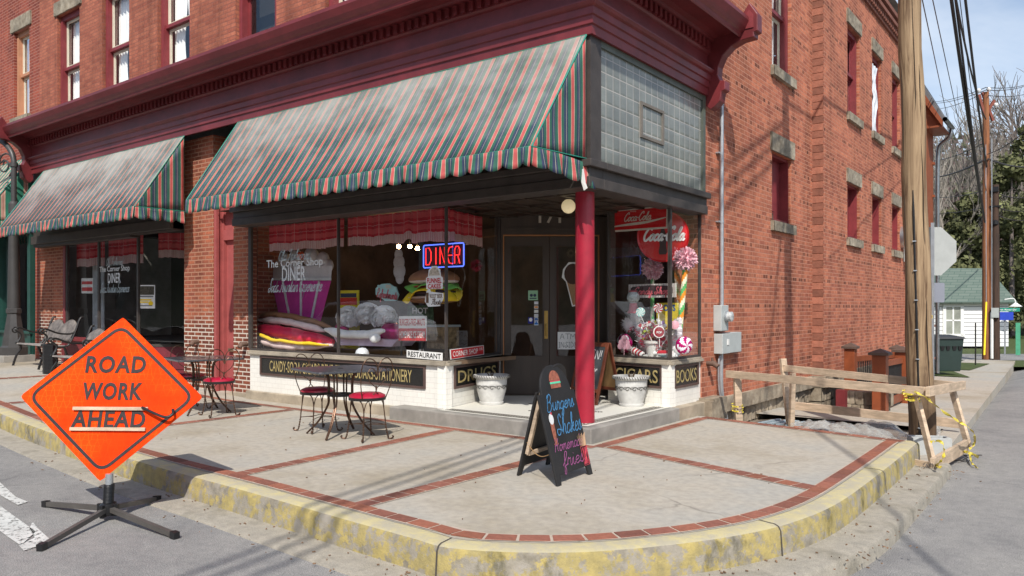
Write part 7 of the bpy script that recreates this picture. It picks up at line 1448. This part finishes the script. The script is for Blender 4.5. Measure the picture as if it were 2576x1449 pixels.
# wires over the viewer: they run from the tan pole across the main street and cast the lines of shade on the pavement
for i, (dx, z, lb) in enumerate(((-.3,9.35,'left'),(.0,9.22,'middle'),(.35,9.08,'right'))):
    wire('overhead cable above the camera from the tan pole across the street, '+lb+' of three', (2.33+dx*.15,3.3,z-.5), (7.95+dx*.8,-30,z-.9), .35, .03, 'cables crossing the main street')
wire('overhead cable from the tan pole along the side street', (2.28,3.3,9.2), gd(2480,300,32), .9, .03, 'cables crossing the main street')
wire('slack telephone cable from the tan pole over the street corner', (2.33,3.3,7.9), (20.,-30,8.4), .35, .028, 'cables crossing the main street')
# ------------------------------------------------------------------ stop sign seen from behind
ss = thing('stop_sign', 'back of an octagonal stop sign with a smaller plate below, behind the tan pole', 'road sign', gz(2346,1010,-.25))
c = gd(2340,632,11.0); M2 = plane_M(c, rv); m = MB(); r_ = .405; m.prism([(r_*math.cos(R(22.5+45*i)), r_*.92*math.sin(R(22.5+45*i))) for i in range(8)], .004, M2); m.build('octagon_plate', M_('bare_sign_back', (.40,.41,.39), .5, metal=.15, var=.1), ss)
c2 = gd(2356,736,11.02); M2 = plane_M(c2, rv); m = MB(); m.prism([(-.115,-.14),(.1,-.14),(.115,-.125),(.115,.125),(.1,.14),(-.115,.14)], .004, M2); m.build('small_plate', M_('grey_sign_back', (.22,.23,.27), .5, var=.05), ss)
q = gd(2346,700,10.95); m = MB(); m.box((q.x-.02,q.y-.02,-.3),(q.x+.02,q.y+.02,c.z+.4)); m.build('post', GALV, ss)
# ------------------------------------------------------------------ barricade
bc = thing('barricade', 'rough lumber barricade round the dug-up corner of the pavement', 'barricade', (1.5,3.2,-.2))
def lb(nm, a, b, w_, t_): m = MB(); m.bar(a, b, w_, t_); return m.build(nm, LUMBER, bc, bevel=.003)
q = lambda u, v, z: gz(u, v, z)
RF0 = Vector((.28,2.95,.55)); RF1 = Vector((2.76,2.12,.55)); lb('rail', RF0, RF1, .035, .095)
RB0 = Vector((.62,4.15,.57)); RB1 = Vector((2.86,3.55,.50)); lb('rail', RB0, RB1, .035, .095); lb('rail', (2.80,2.02,.56), (2.93,3.62,.51), .04, .10)
lb('post', (.47,2.92,-.35), (.42,2.97,.50), .095, .05); lb('post', (.76,4.1,-.35), (.62,4.18,.70), .10, .045); lb('post', (.80,3.98,-.35), (.83,3.96,.52), .07, .05)
lb('post', (2.86,2.0,-.2), (2.66,2.2,.52), .04, .07); lb('post', (3.0,3.45,-.2), (2.8,3.58,.5), .04, .07); lb('bottom_board', (.4,5.2,-.08), (2.75,4.9,-.12), .05, .12); lb('bottom_board', (2.5,2.05,-.2), (2.86,1.9,-.2), .04, .12); lb('bottom_board', (2.86,1.9,-.17), (2.98,3.4,-.17), .04, .14)
# caution tape
TAPE = fab('caution_tape', (.62,.50,.06), bump=0, rough=.4)
ct = thing('caution_tape', 'yellow caution tape trailing from the barricade to the road edge', 'tape', (2.8,2.1,.5)); m = MB()
def tape(mb, pts, w_=.05, tw=2.):
    w_ *= .6
    P = spline(pts, 8); n = len(P)
    for i in range(n-1):
        for k in (0, 1):
            pass
    vs = []
    for i, p in enumerate(P):
        a = tw*math.sin(i*.35)+.4*math.sin(i*.9); d = (P[min(i+1,n-1)]-P[max(i-1,0)]).normalized(); x = d.orthogonal().normalized(); y = d.cross(x); e = (x*math.cos(a)+y*math.sin(a))*w_/2; vs += [p-e, p+e]
    mb.add(vs, [(2*i,2*i+1,2*i+3,2*i+2) for i in range(n-1)])
tape(m, [gd(2300,985,7.9),gd(2330,1000,7.95),gd(2372,1035,8.2),gd(2412,1060,8.4),gd(2444,1082,8.4),gz(2452,1112,-.15),gz(2438,1130,-.2)]); tape(m, [gz(2400,1128,-.16),gz(2425,1136,-.2),gz(2440,1140,-.2),gz(2462,1150,-.3)], .06, 3); tape(m, [gz(2440,1140,-.25),gz(2444,1165,-.28),gz(2462,1178,-.3)], .045, 2)
tape(m, [gd(2340,1112,7.6),gd(2365,1110,7.6),gd(2376,1135,7.5),gd(2368,1160,7.5),gz(2355,1172,-.18)], .05, 2); tape(m, [gz(2318,1168,-.19),gz(2340,1166,-.19),gz(2368,1176,-.185)], .06, .3)
for c_ in ((.44,2.93,.12),(.44,2.93,.06),(.46,2.92,-.2),(2.62,2.14,.5),(2.64,2.13,.44)):
    tape(m, [Vector(c_)+Vector((.075*math.cos(a*.9), .05*math.sin(a*.9), .004*a+.01*math.sin(a*2))) for a in range(12)], .035, 1.2)
m.build('tape', TAPE, ct); m = MB(); MT = plane_M(gz(2340,1172,-.175), rv, (0,.3,.4)); put_text(m, 'CAUTION', MT, .16, .045, bold=.02, off=-.012); m.build('lettering', BLACK, ct)
# rubble: bricks, block, plastic sheet, rebar
for i, (x, y, rz_, lb_) in enumerate(((.95,3.35,.5,'loose red brick on end nearest the barricade corner post'),(1.05,3.62,.2,'loose brick just behind the other by the upright'))):
    o = thing('loose_brick', lb_, 'brick', (x,y,-.2)); m = MB(); m.obox((x,y,-.21), (.1,.05,.05), (0,0,rz_)); m.build('body', M_('loose_brick_clay', (.38,.16,.1), .9, var=.3, bump=.5) if i == 0 else bpy.data.materials['loose_brick_clay'], o, bevel=.006)
o = thing('timber_offcut', 'flat grey timber board lying under the loose bricks', 'board', (1.0,3.4,-.28)); m = MB(); m.bar((.8,3.1,-.28),(1.2,3.9,-.28), .2, .03); m.build('board', M_('grey_timber', (.2,.17,.13), .9), o)
def block(x, y, z, rz_, lb_):
    o = thing('cinder_block', lb_, 'cinder block', (x,y,z), rz_); m = MB(); a, b, h = .2, .1, .19
    for q0, q1 in (((-a,-b,0),(a,-b+.03,h)),((-a,b-.03,0),(a,b,h)),((-a,-b+.03,0),(-a+.03,b-.03,h)),((a-.03,-b+.03,0),(a,b-.03,h)),((-.015,-b+.03,0),(.015,b-.03,h))): m.box(q0, q1)
    m.build('body', M_('pale_block', (.42,.43,.42), .9, var=.1) if 'pale_block' not in bpy.data.materials else bpy.data.materials['pale_block'], o, local=True, bevel=.004)
block(2.7,2.75,-.2,.5,'pale grey cinder block standing beside the foot of the tan pole')
def sheetm():
    m, nt, b, out = new_mat('clear_plastic_sheet'); b.inputs['Base Color'].default_value = (.50,.49,.46,1); b.inputs['Roughness'].default_value = .2; b.inputs['Alpha'].default_value = .42; return m
o = thing('plastic_sheet', 'crumpled clear plastic sheet over the dug-up ground under the barricade', 'plastic sheet', (1.6,3.4,-.25)); m = MB()
def sh(s_, t_):
    x = .85+1.75*s_; y = 2.72-.25*s_+(1.7+.2*s_)*t_; p = Vector((x*2.2, y*2.2, 0)); z = -.24+.16*abs(noise.noise(p))+.10*abs(noise.noise(p*2.3))+.14*math.exp(-((s_-.4)**2+(t_-.35)**2)*14)+.03*noise.noise(p*6); return Vector((x+.03*noise.noise(p*3), y, z))
m.grid(sh, 60, 44); m.build('sheet', sheetm(), o, smooth=25)
o = thing('metal_grate', 'pale blue slatted pallet lying by the foundation wall', 'pallet', (.6,4.3,-.28)); m = MB()
for i in range(7): m.bar((.35+.13*i,4.0+.0*i,-.22),(.45+.13*i,4.55,-.22), .06, .02)
m.build('slats', M_('pale_blue_slats', (.3,.38,.42), .6), o)
o = thing('bent_rod', 'thin bent steel rod sticking out of the road edge', 'rod', gz(2400,1160,-.29)); m = MB(); m.tube([gz(2360,1133,-.18), gz(2395,1150,-.22), gz(2388,1160,-.29), gz(2420,1158,-.29), gz(2435,1150,-.29), gz(2425,1145,-.29), gz(2470,1145,-.3)], .006, 5); m.build('rod', IRON, o)
# maroon steel post and stair rail
o = thing('steel_post', 'short maroon steel post rising from the stairwell beside the foundation', 'post', (.7,5.9,-.5)); q_ = gd(2117,1000,12.3); m = MB(); m.box((q_.x-.07,q_.y-.07,-1.),(q_.x+.07,q_.y+.07,.12)); m.build('post', MAROON, o)
o = thing('stone_wall', 'low rubble stone wall at the end of the stairwell behind the barricade', 'stone wall', (1.2,7,-.6)); m = MB()
for i in range(4):
    for j in range(5): rock(m, (.75+.14*j+.05*(i%2),6.9,-.85+.22*i),(.88+.14*j+.05*(i%2),7.1,-.64+.22*i), .03, 6, 5, 'y', -1)
m.build('stones', STONE_FND, o, smooth=30)
rl = thing('stair_railing', 'orange stained timber railing with black balusters round the basement stair', 'railing', (1.3,7,-.28))
def rpost(x, y, h=.93, w_=.105):
    z0 = zside(y); m = MB(); m.box((x-w_,y-w_,z0-.1),(x+w_,y+w_,z0+h)); o = m.build('post', CEDAR, rl, bevel=.006); m = MB(); m.add([(x-w_*1.45,y-w_*1.45,z0+h),(x+w_*1.45,y-w_*1.45,z0+h),(x+w_*1.45,y+w_*1.45,z0+h),(x-w_*1.45,y+w_*1.45,z0+h),(x-w_*1.45,y-w_*1.45,z0+h+.04),(x+w_*1.45,y-w_*1.45,z0+h+.04),(x+w_*1.45,y+w_*1.45,z0+h+.04),(x-w_*1.45,y+w_*1.45,z0+h+.04),(x,y,z0+h+.11)], [(0,1,5,4),(1,2,6,5),(2,3,7,6),(3,0,4,7),(4,5,8),(5,6,8),(6,7,8),(7,4,8),(3,2,1,0)]); m.build('post_cap', M_('dark_post_cap', (.10,.065,.05), .5) if 'dark_post_cap' not in bpy.data.materials else bpy.data.materials['dark_post_cap'], o)
PP = [(1.36,6.75),(1.32,8.7),(1.26,11.0)]
for x, y in PP: rpost(x, y)
rpost(.55,8.2,.98,.09); rpost(.75,11.2,.9,.09)
def railseg(a, b):
    for z_, h_ in ((.78,.05),(.12,.07)):
        m = MB(); m.bar((a[0],a[1],zside(a[1])+z_),(b[0],b[1],zside(b[1])+z_), .07, h_*2); m.build('rail', CEDAR, rl, bevel=.004)
    n = max(3, int(math.hypot(b[0]-a[0], b[1]-a[1])/.11)); m = MB()
    for i in range(1, n): t = i/n; x, y = a[0]+(b[0]-a[0])*t, a[1]+(b[1]-a[1])*t; m.tube([(x,y,zside(y)+.18),(x,y,zside(y)+.74)], .013, 6)
    m.build('balusters', BLACK, rl)
railseg(PP[0], PP[1]); railseg(PP[1], PP[2]); railseg(PP[2], (.75,11.2)); railseg((.55,8.2), (.75,11.2))
# ------------------------------------------------------------------ orange building beyond, vent
ob = thing('timber_building', 'orange timber building with a gabled eave and downspout behind the brick building', 'building', (-2,19.5,-.5))
SID = M_('orange_board_siding', (.25,.06,.016), .6, var=.15); m = MB(); m.box((-7,16.35,-.6),(.5,17.35,6.5)); m.build('wall', SID, ob)
m = MB(); 
for z in [x*.9 for x in range(0,7)]: m.box((.5,17.2,z),(.55,17.37,z+.06))
m.build('batten', SID, ob)
m = MB(); RY0, RY1 = 16.25, 17.5
m.prism([(.9,6.36),(.93,6.44),(.15,7.95),(-.1,7.95),(-.1,7.85),(.08,7.85)], RY1-RY0, Matrix.Translation((0,RY0,0))); m.build('roof', M_('grey_shingle_roof', (.12,.12,.125), .8), ob, recalc=True)
m = MB(); m.prism([(.88,6.24),(.9,6.36),(.08,7.85),(-.1,7.85),(-.1,7.6),(.1,7.5)], .05, Matrix.Translation((0,RY0-.052,0))); m.box((.5,RY0,6.22),(.88,RY1,6.27)); m.build('bargeboard', CEDAR, ob, recalc=True)
m = MB(); m.prism([(-.3,6.15),(.86,6.27),(.86,6.36),(.07,7.82),(-.3,7.82)], .1, Matrix.Translation((0,RY0+.15,0))); m.build('gable_wall', SID, ob, recalc=True)
m = MB(); m.tube([(.95,RY0-.05,6.4),(.95,RY1,6.4)], .06, 8); m.tube(spline([(.93,RY1-.1,6.35),(.9,RY1-.1,6.15),(.68,RY1-.02,6.0),(.6,RY1,5.8),(.58,RY1,5.0)], 5)+[Vector((.58,RY1,-.4))], .055, 10)
m.build('downspout', GALV, ob, smooth=40)
o = thing('vent_cowl', 'shiny round steel vent cowl on the side wall partly behind the tan pole', 'vent', (.4,15.6,3.2)); m.lathe([(.30,.0),(.30,.36),(.37,.38),(.37,.44),(.30,.52),(.16,.58),(.001,.60)], (.1,15.25,3.25), 24, 'x'); m.build('cowl', M_('bright_steel', (.6,.62,.63), .3, metal=.9), o, smooth=40)
# ------------------------------------------------------------------ bin
tb2 = thing('wheelie_bin', 'dark green wheeled rubbish bin on the far side pavement', 'bin', gz(2373,932,-.55)); c = gd(2373,932,22.3); z0 = c.z; BG = M_('dark_green_plastic', (.018,.035,.03), .5, var=.1)
fw = (rv*.8+Vector((-.3,.5,0))).normalized(); M2 = plane_M(c, rv)
m = MB(); w0, w1, h_ = .31, .37, .93; d0 = .33
vs = [M2@Vector(p) for p in ((-w0,-d0,0),(w0,-d0,0),(w0,d0,0),(-w0,d0,0),(-w1,-d0*1.2,h_),(w1,-d0*1.2,h_),(w1,d0*1.2,h_),(-w1,d0*1.2,h_))]; m.add(vs, [(3,2,1,0),(0,1,5,4),(1,2,6,5),(2,3,7,6),(3,0,4,7)]); m.build('body', BG, tb2, bevel=.02)
m = MB()
for x in (-.24,-.08,.1,.26): m.add([M2@Vector(p) for p in ((x-.06,-d0*1.17-.03,.72),(x+.06,-d0*1.17-.03,.72),(x+.035,-d0*1.1-.03,.6),(x-.035,-d0*1.1-.03,.6),(x-.06,-d0*1.17+.05,.72),(x+.06,-d0*1.17+.05,.72),(x+.035,-d0*1.1+.05,.6),(x-.035,-d0*1.1+.05,.6))], [(0,1,2,3),(0,4,5,1),(1,5,6,2),(2,6,7,3),(3,7,4,0)])
m.box((0,0,0),(0,0,0)) if False else None; m.build('moulded_ribs', BLACK, tb2)
m = MB(); m.add([M2@Vector(p) for p in ((-w1-.05,-d0*1.35,h_),(w1+.05,-d0*1.35,h_),(w1+.05,d0*1.3,h_+.02),(-w1-.05,d0*1.3,h_+.02),(-w1,-d0*1.2,h_+.05),(w1,-d0*1.2,h_+.05),(w1,d0,h_+.1),(-w1,d0,h_+.1))], [(3,2,1,0),(4,5,6,7),(0,1,5,4),(1,2,6,5),(2,3,7,6),(3,0,4,7)]); m.build('lid', M_('charcoal_lid', (.035,.035,.037), .6, var=.2), tb2, bevel=.01)
m = MB(); 
for s_ in (-1,1): cc = M2@Vector((s_*.3,d0,.1)); m.lathe([(.1,-.03),(.1,.03)], cc, 14, 'x')
m.build('wheels', BLACK, tb2)
# ------------------------------------------------------------------ white house
HD = 42.; HA = gd(2250,872,HD); HB_ = gd(2556,872,HD); wh = thing('white_house', 'small white clapboard house with a green shingle roof down the side street', 'house', gd(2450,872,HD+2))
fr3 = Vector((-sn, cn, 0)); zb, ze, zr = gd(2400,872,HD).z, gd(2400,757,HD).z, gd(2400,677,HD+3).z
def clap():
    m, nt, b, out = new_mat('white_clapboard'); ge = N(nt, 'ShaderNodeNewGeometry'); sp = N(nt, 'ShaderNodeSeparateXYZ'); nt.links.new(ge.outputs['Position'], sp.inputs[0])
    f = mth(nt, 'FRACT', mth(nt, 'MULTIPLY', sp.outputs[2], 4.6)); nt.links.new(ramp(nt, f, [(0, (.80,.79,.77)), (.8, (.82,.81,.79)), (.86,(.25,.25,.26)), (1, (.22,.22,.24))]), b.inputs['Base Color']); b.inputs['Roughness'].default_value = .7
    bp = N(nt, 'ShaderNodeBump', inp={'Strength': .0, 'Distance': .05}); nt.links.new(f, bp.inputs['Height']); nt.links.new(bp.outputs[0], b.inputs['Normal']); return m
rt = gd(2537,800,HD); rt.z = 0; lf_ = gd(2250,800,HD); lf_.z = 0; DP = 6.
gx = (rv*.80+fr3*.6).normalized()*1.0
back = fr3*DP
A, B = lf_, rt; B2 = B+back+rv*.9; A2 = A+back
m = MB(); m.add([up(A,zb),up(B,zb),up(B2,zb),up(A2,zb),up(A,ze),up(B,ze),up(B2,ze),up(A2,ze),up((B+B2)/2,zr-.05),up((A+A2)/2,zr-.05)], [(0,1,5,4),(1,2,6,8,5),(2,3,7,6),(3,0,4,9,7)]); m.build('wall', clap(), wh)
def shingle():
    m, nt, b, out = new_mat('green_shingles'); tc = N(nt, 'ShaderNodeNewGeometry'); t = N(nt, 'ShaderNodeTexBrick', inp={'Scale': 1, 'Brick Width': .5, 'Row Height': .16, 'Mortar Size': .012}); sp = N(nt, 'ShaderNodeSeparateXYZ'); nt.links.new(tc.outputs['Position'], sp.inputs[0]); cb = N(nt, 'ShaderNodeCombineXYZ'); nt.links.new(sp.outputs[0], cb.inputs[0]); nt.links.new(sp.outputs[2], cb.inputs[1]); nt.links.new(cb.outputs[0], t.inputs['Vector'])
    t.inputs['Color1'].default_value = (.10,.135,.11,1); t.inputs['Color2'].default_value = (.135,.17,.14,1); t.inputs['Mortar'].default_value = (.05,.09,.07,1); nt.links.new(t.outputs[0], b.inputs['Base Color']); b.inputs['Roughness'].default_value = .85; return m
m = MB(); ov = .35; E0, E1 = A-fr3*ov, B-fr3*ov+rv*.25; R0_, R1_ = (A+A2)/2, (B+B2)/2+rv*.3; K0, K1 = A2+fr3*ov, B2+fr3*ov+rv*.3; de = .3
m.add([up(E0,ze-.12),up(E1,ze-.12),up(R1_,zr),up(R0_,zr),up(K0,ze-.12),up(K1,ze-.12)], [(0,1,2,3),(3,2,5,4)]); m.build('roof', shingle(), wh, solid=.1)
m = MB(); hu = lambda u, v, o=-.05: (lambda p: p)(gd(u, v, HD+o)); a_, b_ = hu(2374,763), hu(2452,868)
def hbox(mb, u0, v0, u1, v1, o0, o1): a, b = gd(u0, v0, HD), gd(u1, v1, HD); 
def hframe(mb, u0, v0, u1, v1, dpt): p, q = gd(u0, v1, HD), gd(u1, v0, HD); w_ = (Vector((q.x,q.y,0))-Vector((p.x,p.y,0))).length; M2 = plane_M(Vector((p.x,p.y,p.z))-fr3*dpt, rv); mb.prism([(0,0),(w_,0),(w_,q.z-p.z),(0,q.z-p.z)], dpt+.01, M2)
for r_ in ((2371,765,2379,847),(2415,765,2423,847),(2379,765,2415,772),(2368,840,2426,846)): hframe(m, *r_, .06)
for r_ in ((2395,772,2399,840),(2379,804,2415,808)): hframe(m, *r_, .04)
wf2 = m.build('window', WHITE, wh); m = MB(); hframe(m, 2379,772,2415,841,.02); m.build('pane', M_('dim_curtained_glass', (.28,.29,.25), .15, var=.3, scale=1.5, bump=0), wf2)
o = wh
# small street furniture near the house
gs = thing('street_name_sign', 'green street name sign and blue sign on a thin post in front of the house', 'street sign', gd(2528,895,34)); m = MB(); q = gd(2528,895,34); m.box((q.x-.03,q.y-.03,q.z),(q.x+.03,q.y+.03,gd(2528,785,34).z)); m.build('post', GALV, gs)
m = MB(); M2 = plane_M(gd(2530,779,33.9), rv); m.prism([(-.62,-.08),(.62,-.08),(.62,.08),(-.62,.08)], .01, M2); g1 = m.build('green_plate', M_('sign_green', (.01,.22,.15), .5, bump=0), gs); m = MB(); put_text(m, 'North River Dr', M2, .95, .07, bold=.01, off=-.004); m.build('lettering', WHITE, g1)
m = MB(); M2 = plane_M(gd(2531,795,33.9), rv); m.prism([(-.32,-.18),(.32,-.18),(.32,.18),(-.32,.18)], .01, M2); m.build('blue_plate', M_('sign_blue', (.015,.05,.42), .5, bump=0), gs)
o = thing('marker_post', 'slim green marker post right of the white house', 'post', gd(2561,893,36)); q = gd(2561,893,36); m = MB(); m.box((q.x-.09,q.y-.05,q.z),(q.x+.09,q.y+.05,q.z+1.5)); m.build('post', M_('post_green', (.08,.35,.2), .5), o)
o = thing('sign_stake', 'thin dark metal stake on the grass verge left of the poles', 'post', gd(2454,918,27)); q = gd(2454,918,27); m = MB(); m.box((q.x-.02,q.y-.02,q.z),(q.x+.02,q.y+.02,gd(2454,812,27).z)); m.build('stake', IRON, o)
o = thing('porch_lamp', 'white shaded lamp on a curved arm at the corner of the house', 'lamp', gd(2555,768,41)); q = gd(2555,770,41); m = MB(); m.lathe([(.02,.2),(.12,.12),(.3,-.02),(.28,-.04)], q, 14); m.build('shade', WHITE, o, smooth=40); m = MB(); m.tube(spline([q+Vector((0,0,.2)), q+Vector((-.1,0,.4)), q-rv*.6+Vector((0,0,.35))], 5), .025, 6); m.build('arm', WHITE, o)
# ------------------------------------------------------------------ trees
BARK = M_('pale_bare_bark', (.27,.24,.205), .9, var=.3); BARK2 = M_('grey_bark', (.17,.14,.125), .9, var=.3)
EVG = M_('evergreen_foliage', (.065,.072,.036), .8, scale=1.5, bump=0, tint=True, col2=(.17,.175,.085), spec=.2); EVG.node_tree.nodes
def bare_tree(label, base, h, seed, bark=BARK, spread=.42, twig=.012, levels=5, density=1.):
    rr = random.Random(seed); levels = levels if bark is BARK else 4; o = thing('bare_tree', label, 'tree', base, group='leafless trees behind the white house'); mt = MB(); mc = MB()
    def grow(p, d, l, r, lv):
        pts = [p]; q = p; dd = d.copy()
        for i in range(4): dd = (dd+Vector((rr.gauss(0,.10), rr.gauss(0,.10), rr.gauss(0,.05)+.02))).normalized(); q = q+dd*l/4; pts.append(q)
        (mt if lv <= 1 else mc).tube(pts, [r*(1-.12*i) for i in range(5)], 6 if lv < 2 else 3, caps=False)
        if lv >= levels: return
        nb = (3 if lv == 0 else rr.choice((3,4,4)) if lv < 3 else rr.choice((2,3)))
        for k in range(nb):
            t = rr.uniform(.45,1.) if lv else rr.uniform(.4, 1.); i = min(3, int(t*4)); s_ = pts[i].lerp(pts[i+1], t*4-i)
            a = rr.uniform(0, 6.28); nd = (dd+Vector((math.cos(a), math.sin(a), rr.uniform(-.1,.5)))*spread*rr.uniform(.6,1.3)).normalized(); grow(s_, nd, l*rr.uniform(.55,.78), max(twig, r*.55), lv+1)
        grow(pts[-1], dd, l*.72, max(twig, r*.62), lv+1)
    grow(Vector(base), Vector((rr.uniform(-.05,.05), rr.uniform(-.05,.05), 1)).normalized(), h*.36, h*.014, 0)
    mt.build('trunk', bark, o, smooth=60); mc.build('crown', bark, o); return o
def evergreen(label, base, h, w_, seed, n=7000, leaf=.15):
    rr = random.Random(seed); o = thing('evergreen_tree', label, 'tree', base, group='evergreen trees behind the white house'); m = MB(); m.tube([base, base+Vector((0,0,h*.9))], [.25,.05], 7); m.build('trunk', BARK2, o, smooth=60); m = MB()
    cl = []
    for k in range(34):
        z = rr.uniform(.08,1.); a = rr.uniform(0,6.28); rad = w_*(1-z)**.7*rr.uniform(.35,1.); cl.append((Vector((rad*math.cos(a), rad*math.sin(a), z*h)), rr.uniform(.5,1.1)*w_*.38*(1.15-z*.7), rr.uniform(.6,1.5)))
    for k in range(n):
        c, r_, tn = rr.choice(cl); d = Vector((rr.gauss(0,1), rr.gauss(0,1), rr.gauss(0,.6))).normalized()*r_*rr.uniform(.35,1.05); p = base+c+d; nrm = (d.normalized()+Vector((rr.gauss(0,.5), rr.gauss(0,.5), rr.gauss(0,.5)))).normalized(); e = nrm.orthogonal(); e.rotate(Matrix.Rotation(rr.uniform(0,6.28), 3, nrm)); f2 = nrm.cross(e); s_ = leaf*rr.uniform(.5,1.3)
        t = tn*rr.uniform(.75,1.25); m.col = (t, t, t*.9); m.add([p-e*s_, p+f2*s_*.6, p+e*s_, p-f2*s_*.6], [(0,1,2,3)])
    m.build('crown', EVG, o); return o
def gb2(u, d, z=-1.0): p = gd(u, 880, d); p.z = z; return p
bare_tree('pale leafless tree rising just right of the downspout', gb2(2395,58), 15, 3, twig=.014, levels=5); bare_tree('tall slim leafless tree between the downspout and the tall distant pole', gb2(2432,66), 20, 5, twig=.015, levels=5)
bare_tree('leafless tree directly behind the ridge of the green roof', gb2(2420,72), 18, 11, BARK2, twig=.015); 
bare_tree('high leafless tree on the slope at the right edge of the view', gb2(2560,88,8), 22, 19, BARK2, twig=.02, spread=.6); bare_tree('leafless tree on the slope right of the dark pole', gb2(2525,95,9), 22, 23, BARK2, twig=.02, spread=.6); bare_tree('leafless tree partly outside the right edge on the hill', gb2(2600,85,10), 22, 29, BARK2, twig=.02, spread=.6)
bare_tree('farthest leafless tree near the middle of the slope', gb2(2495,100,6), 21, 31, BARK2, twig=.02)
evergreen('dark evergreen straight behind the house roof', gb2(2440,60), 11, 4.5, 41); evergreen('evergreen right of the two distant poles', gb2(2545,58), 14, 5.0, 43, 9000); evergreen('tallest evergreen at the right edge behind the house gable', gb2(2590,62), 17, 5.5, 47, 9000); evergreen('evergreen between the downspout and the house roof', gb2(2372,64), 10.5, 4.5, 53); evergreen('small round evergreen behind the dark pole', gb2(2500,66), 13, 5, 59, 7500)
# far-off wooded mass on the slope
rr = random.Random(5); m = MB()
for k in range(11000):
    u = rr.uniform(2200, 2900); d = rr.uniform(78,130); p = gd(u, 880, d); hz = (d-78)/52; p.z = -1+hz*24+rr.uniform(0,9); s_ = rr.uniform(.25,.7); a = rr.uniform(0,6.28); gcol = rr.uniform(.5,1.3); e = Vector((math.cos(a), math.sin(a), 0))*s_; f2 = Vector((0,0,s_*rr.uniform(.6,2.))); 
    m.col = (gcol*1.6, gcol*1.1, gcol*1.3) if rr.random() < .55 else (gcol*.8, gcol*1.0, gcol*.6); m.add([p-e, p+f2*.5-e*.2, p+f2+e*.3, p+e*.8], [(0,1,2,3)])
o = m.build('hillside_woods', M_('woodland', (.10,.09,.075), .9, bump=0, tint=True, var=.3)); tag(o, 'distant hillside woods of bare and evergreen trees', 'woods', kind='stuff')
# ------------------------------------------------------------------ the other side of the street: seen only mirrored in the glass
ob3 = thing('brick_building', 'dark brick building across the street mirrored in the shop windows', 'building', (-14,-22,-.2)); m = MB(); wall_holes(m, 'y', -20., -75, -6, -.5, 7.5, [(-73+i*3.2,-71.6+i*3.2,z_,z_+1.6) for i in range(20) for z_ in (1.2,4.4)], out=1); m.build('wall', BR_OPP, ob3); m = MB(); m.box((-75,-30,-.5),(-6,-20.2,7.4)); m.build('core', BLACK, ob3)
def car(label, x, y, rz_, col, nm):
    o = thing(nm, label, 'car', (x,y,zroad(x,y)), rz_); pr_ = [(-2.3,.35),(-2.35,.75),(-2.2,.95),(-1.2,1.02),(-.55,1.5),(1.2,1.55),(1.9,1.05),(2.25,.98),(2.35,.6),(2.3,.35),(1.85,.33),(1.75,.6),(1.45,.7),(1.15,.6),(1.05,.33),(-1.05,.33),(-1.15,.6),(-1.45,.7),(-1.75,.6),(-1.85,.33)]
    m = MB(); m.prism(pr_, 1.76, Matrix.Translation((0,-.88,0))); m.build('body', M_('car_paint_'+nm, col, .25, var=.02, bump=0, coat=.6), o, local=True, bevel=.05)
    m = MB()
    for s_ in (-.885,.885): m.add([(-1.05,s_,1.05),(1.6,s_,1.05),(1.1,s_,1.45),(-.5,s_,1.42)], [(0,1,2,3)])
    m.build('window', BLACK, o, local=True)
    for wx in (-1.45,1.45):
        for s_ in (-.8,.8): m = MB(); m.lathe([(.1,-.1),(.33,-.1),(.33,.1),(.1,.1)], (wx,s_,.33), 20, 'y'); m.build('wheel', BLACK, o, local=True)
car('white car parked across the street, mirrored in the diner window', -13.8,-8.6,0,(.7,.7,.7),'parked_car'); car('pale grey car parked across the street, mirrored in the left shop window', -24,-8.9,0,(.45,.45,.47),'parked_car')
# small litter along the kerb
rr = random.Random(9); m = MB()
for k in range(260):
    t = rr.random(); i = int(rr.uniform(20, len(KS)-1)); p = off_path(KS, -rr.choice((.03,.3))-abs(rr.gauss(0,.09)))[i]+Vector((rr.gauss(0,.03), rr.gauss(0,.03), 0)); z = max(zroad(p.x, p.y)+.006, -.192+zg(p.x) if p.y < 2 else -9); a = rr.uniform(0,6.28); s_ = rr.uniform(.003,.011); m.obox((p.x,p.y,z), (s_, s_*.5, .003), (rr.uniform(-.3,.3), rr.uniform(-.3,.3), a))
for k in range(40):
    x, y = rr.uniform(-4, 2.2), rr.uniform(-3., -.3); s_ = rr.uniform(.003,.009); m.obox((x,y,.008), (s_, s_*.6, .003), (0,0,rr.uniform(0,6)))
o = m.build('leaf_litter', M_('dry_litter', (.2,.12,.07), .9, var=.6, scale=3)); tag(o, 'dry leaf scraps and grit scattered along the kerb', 'litter', kind='stuff')
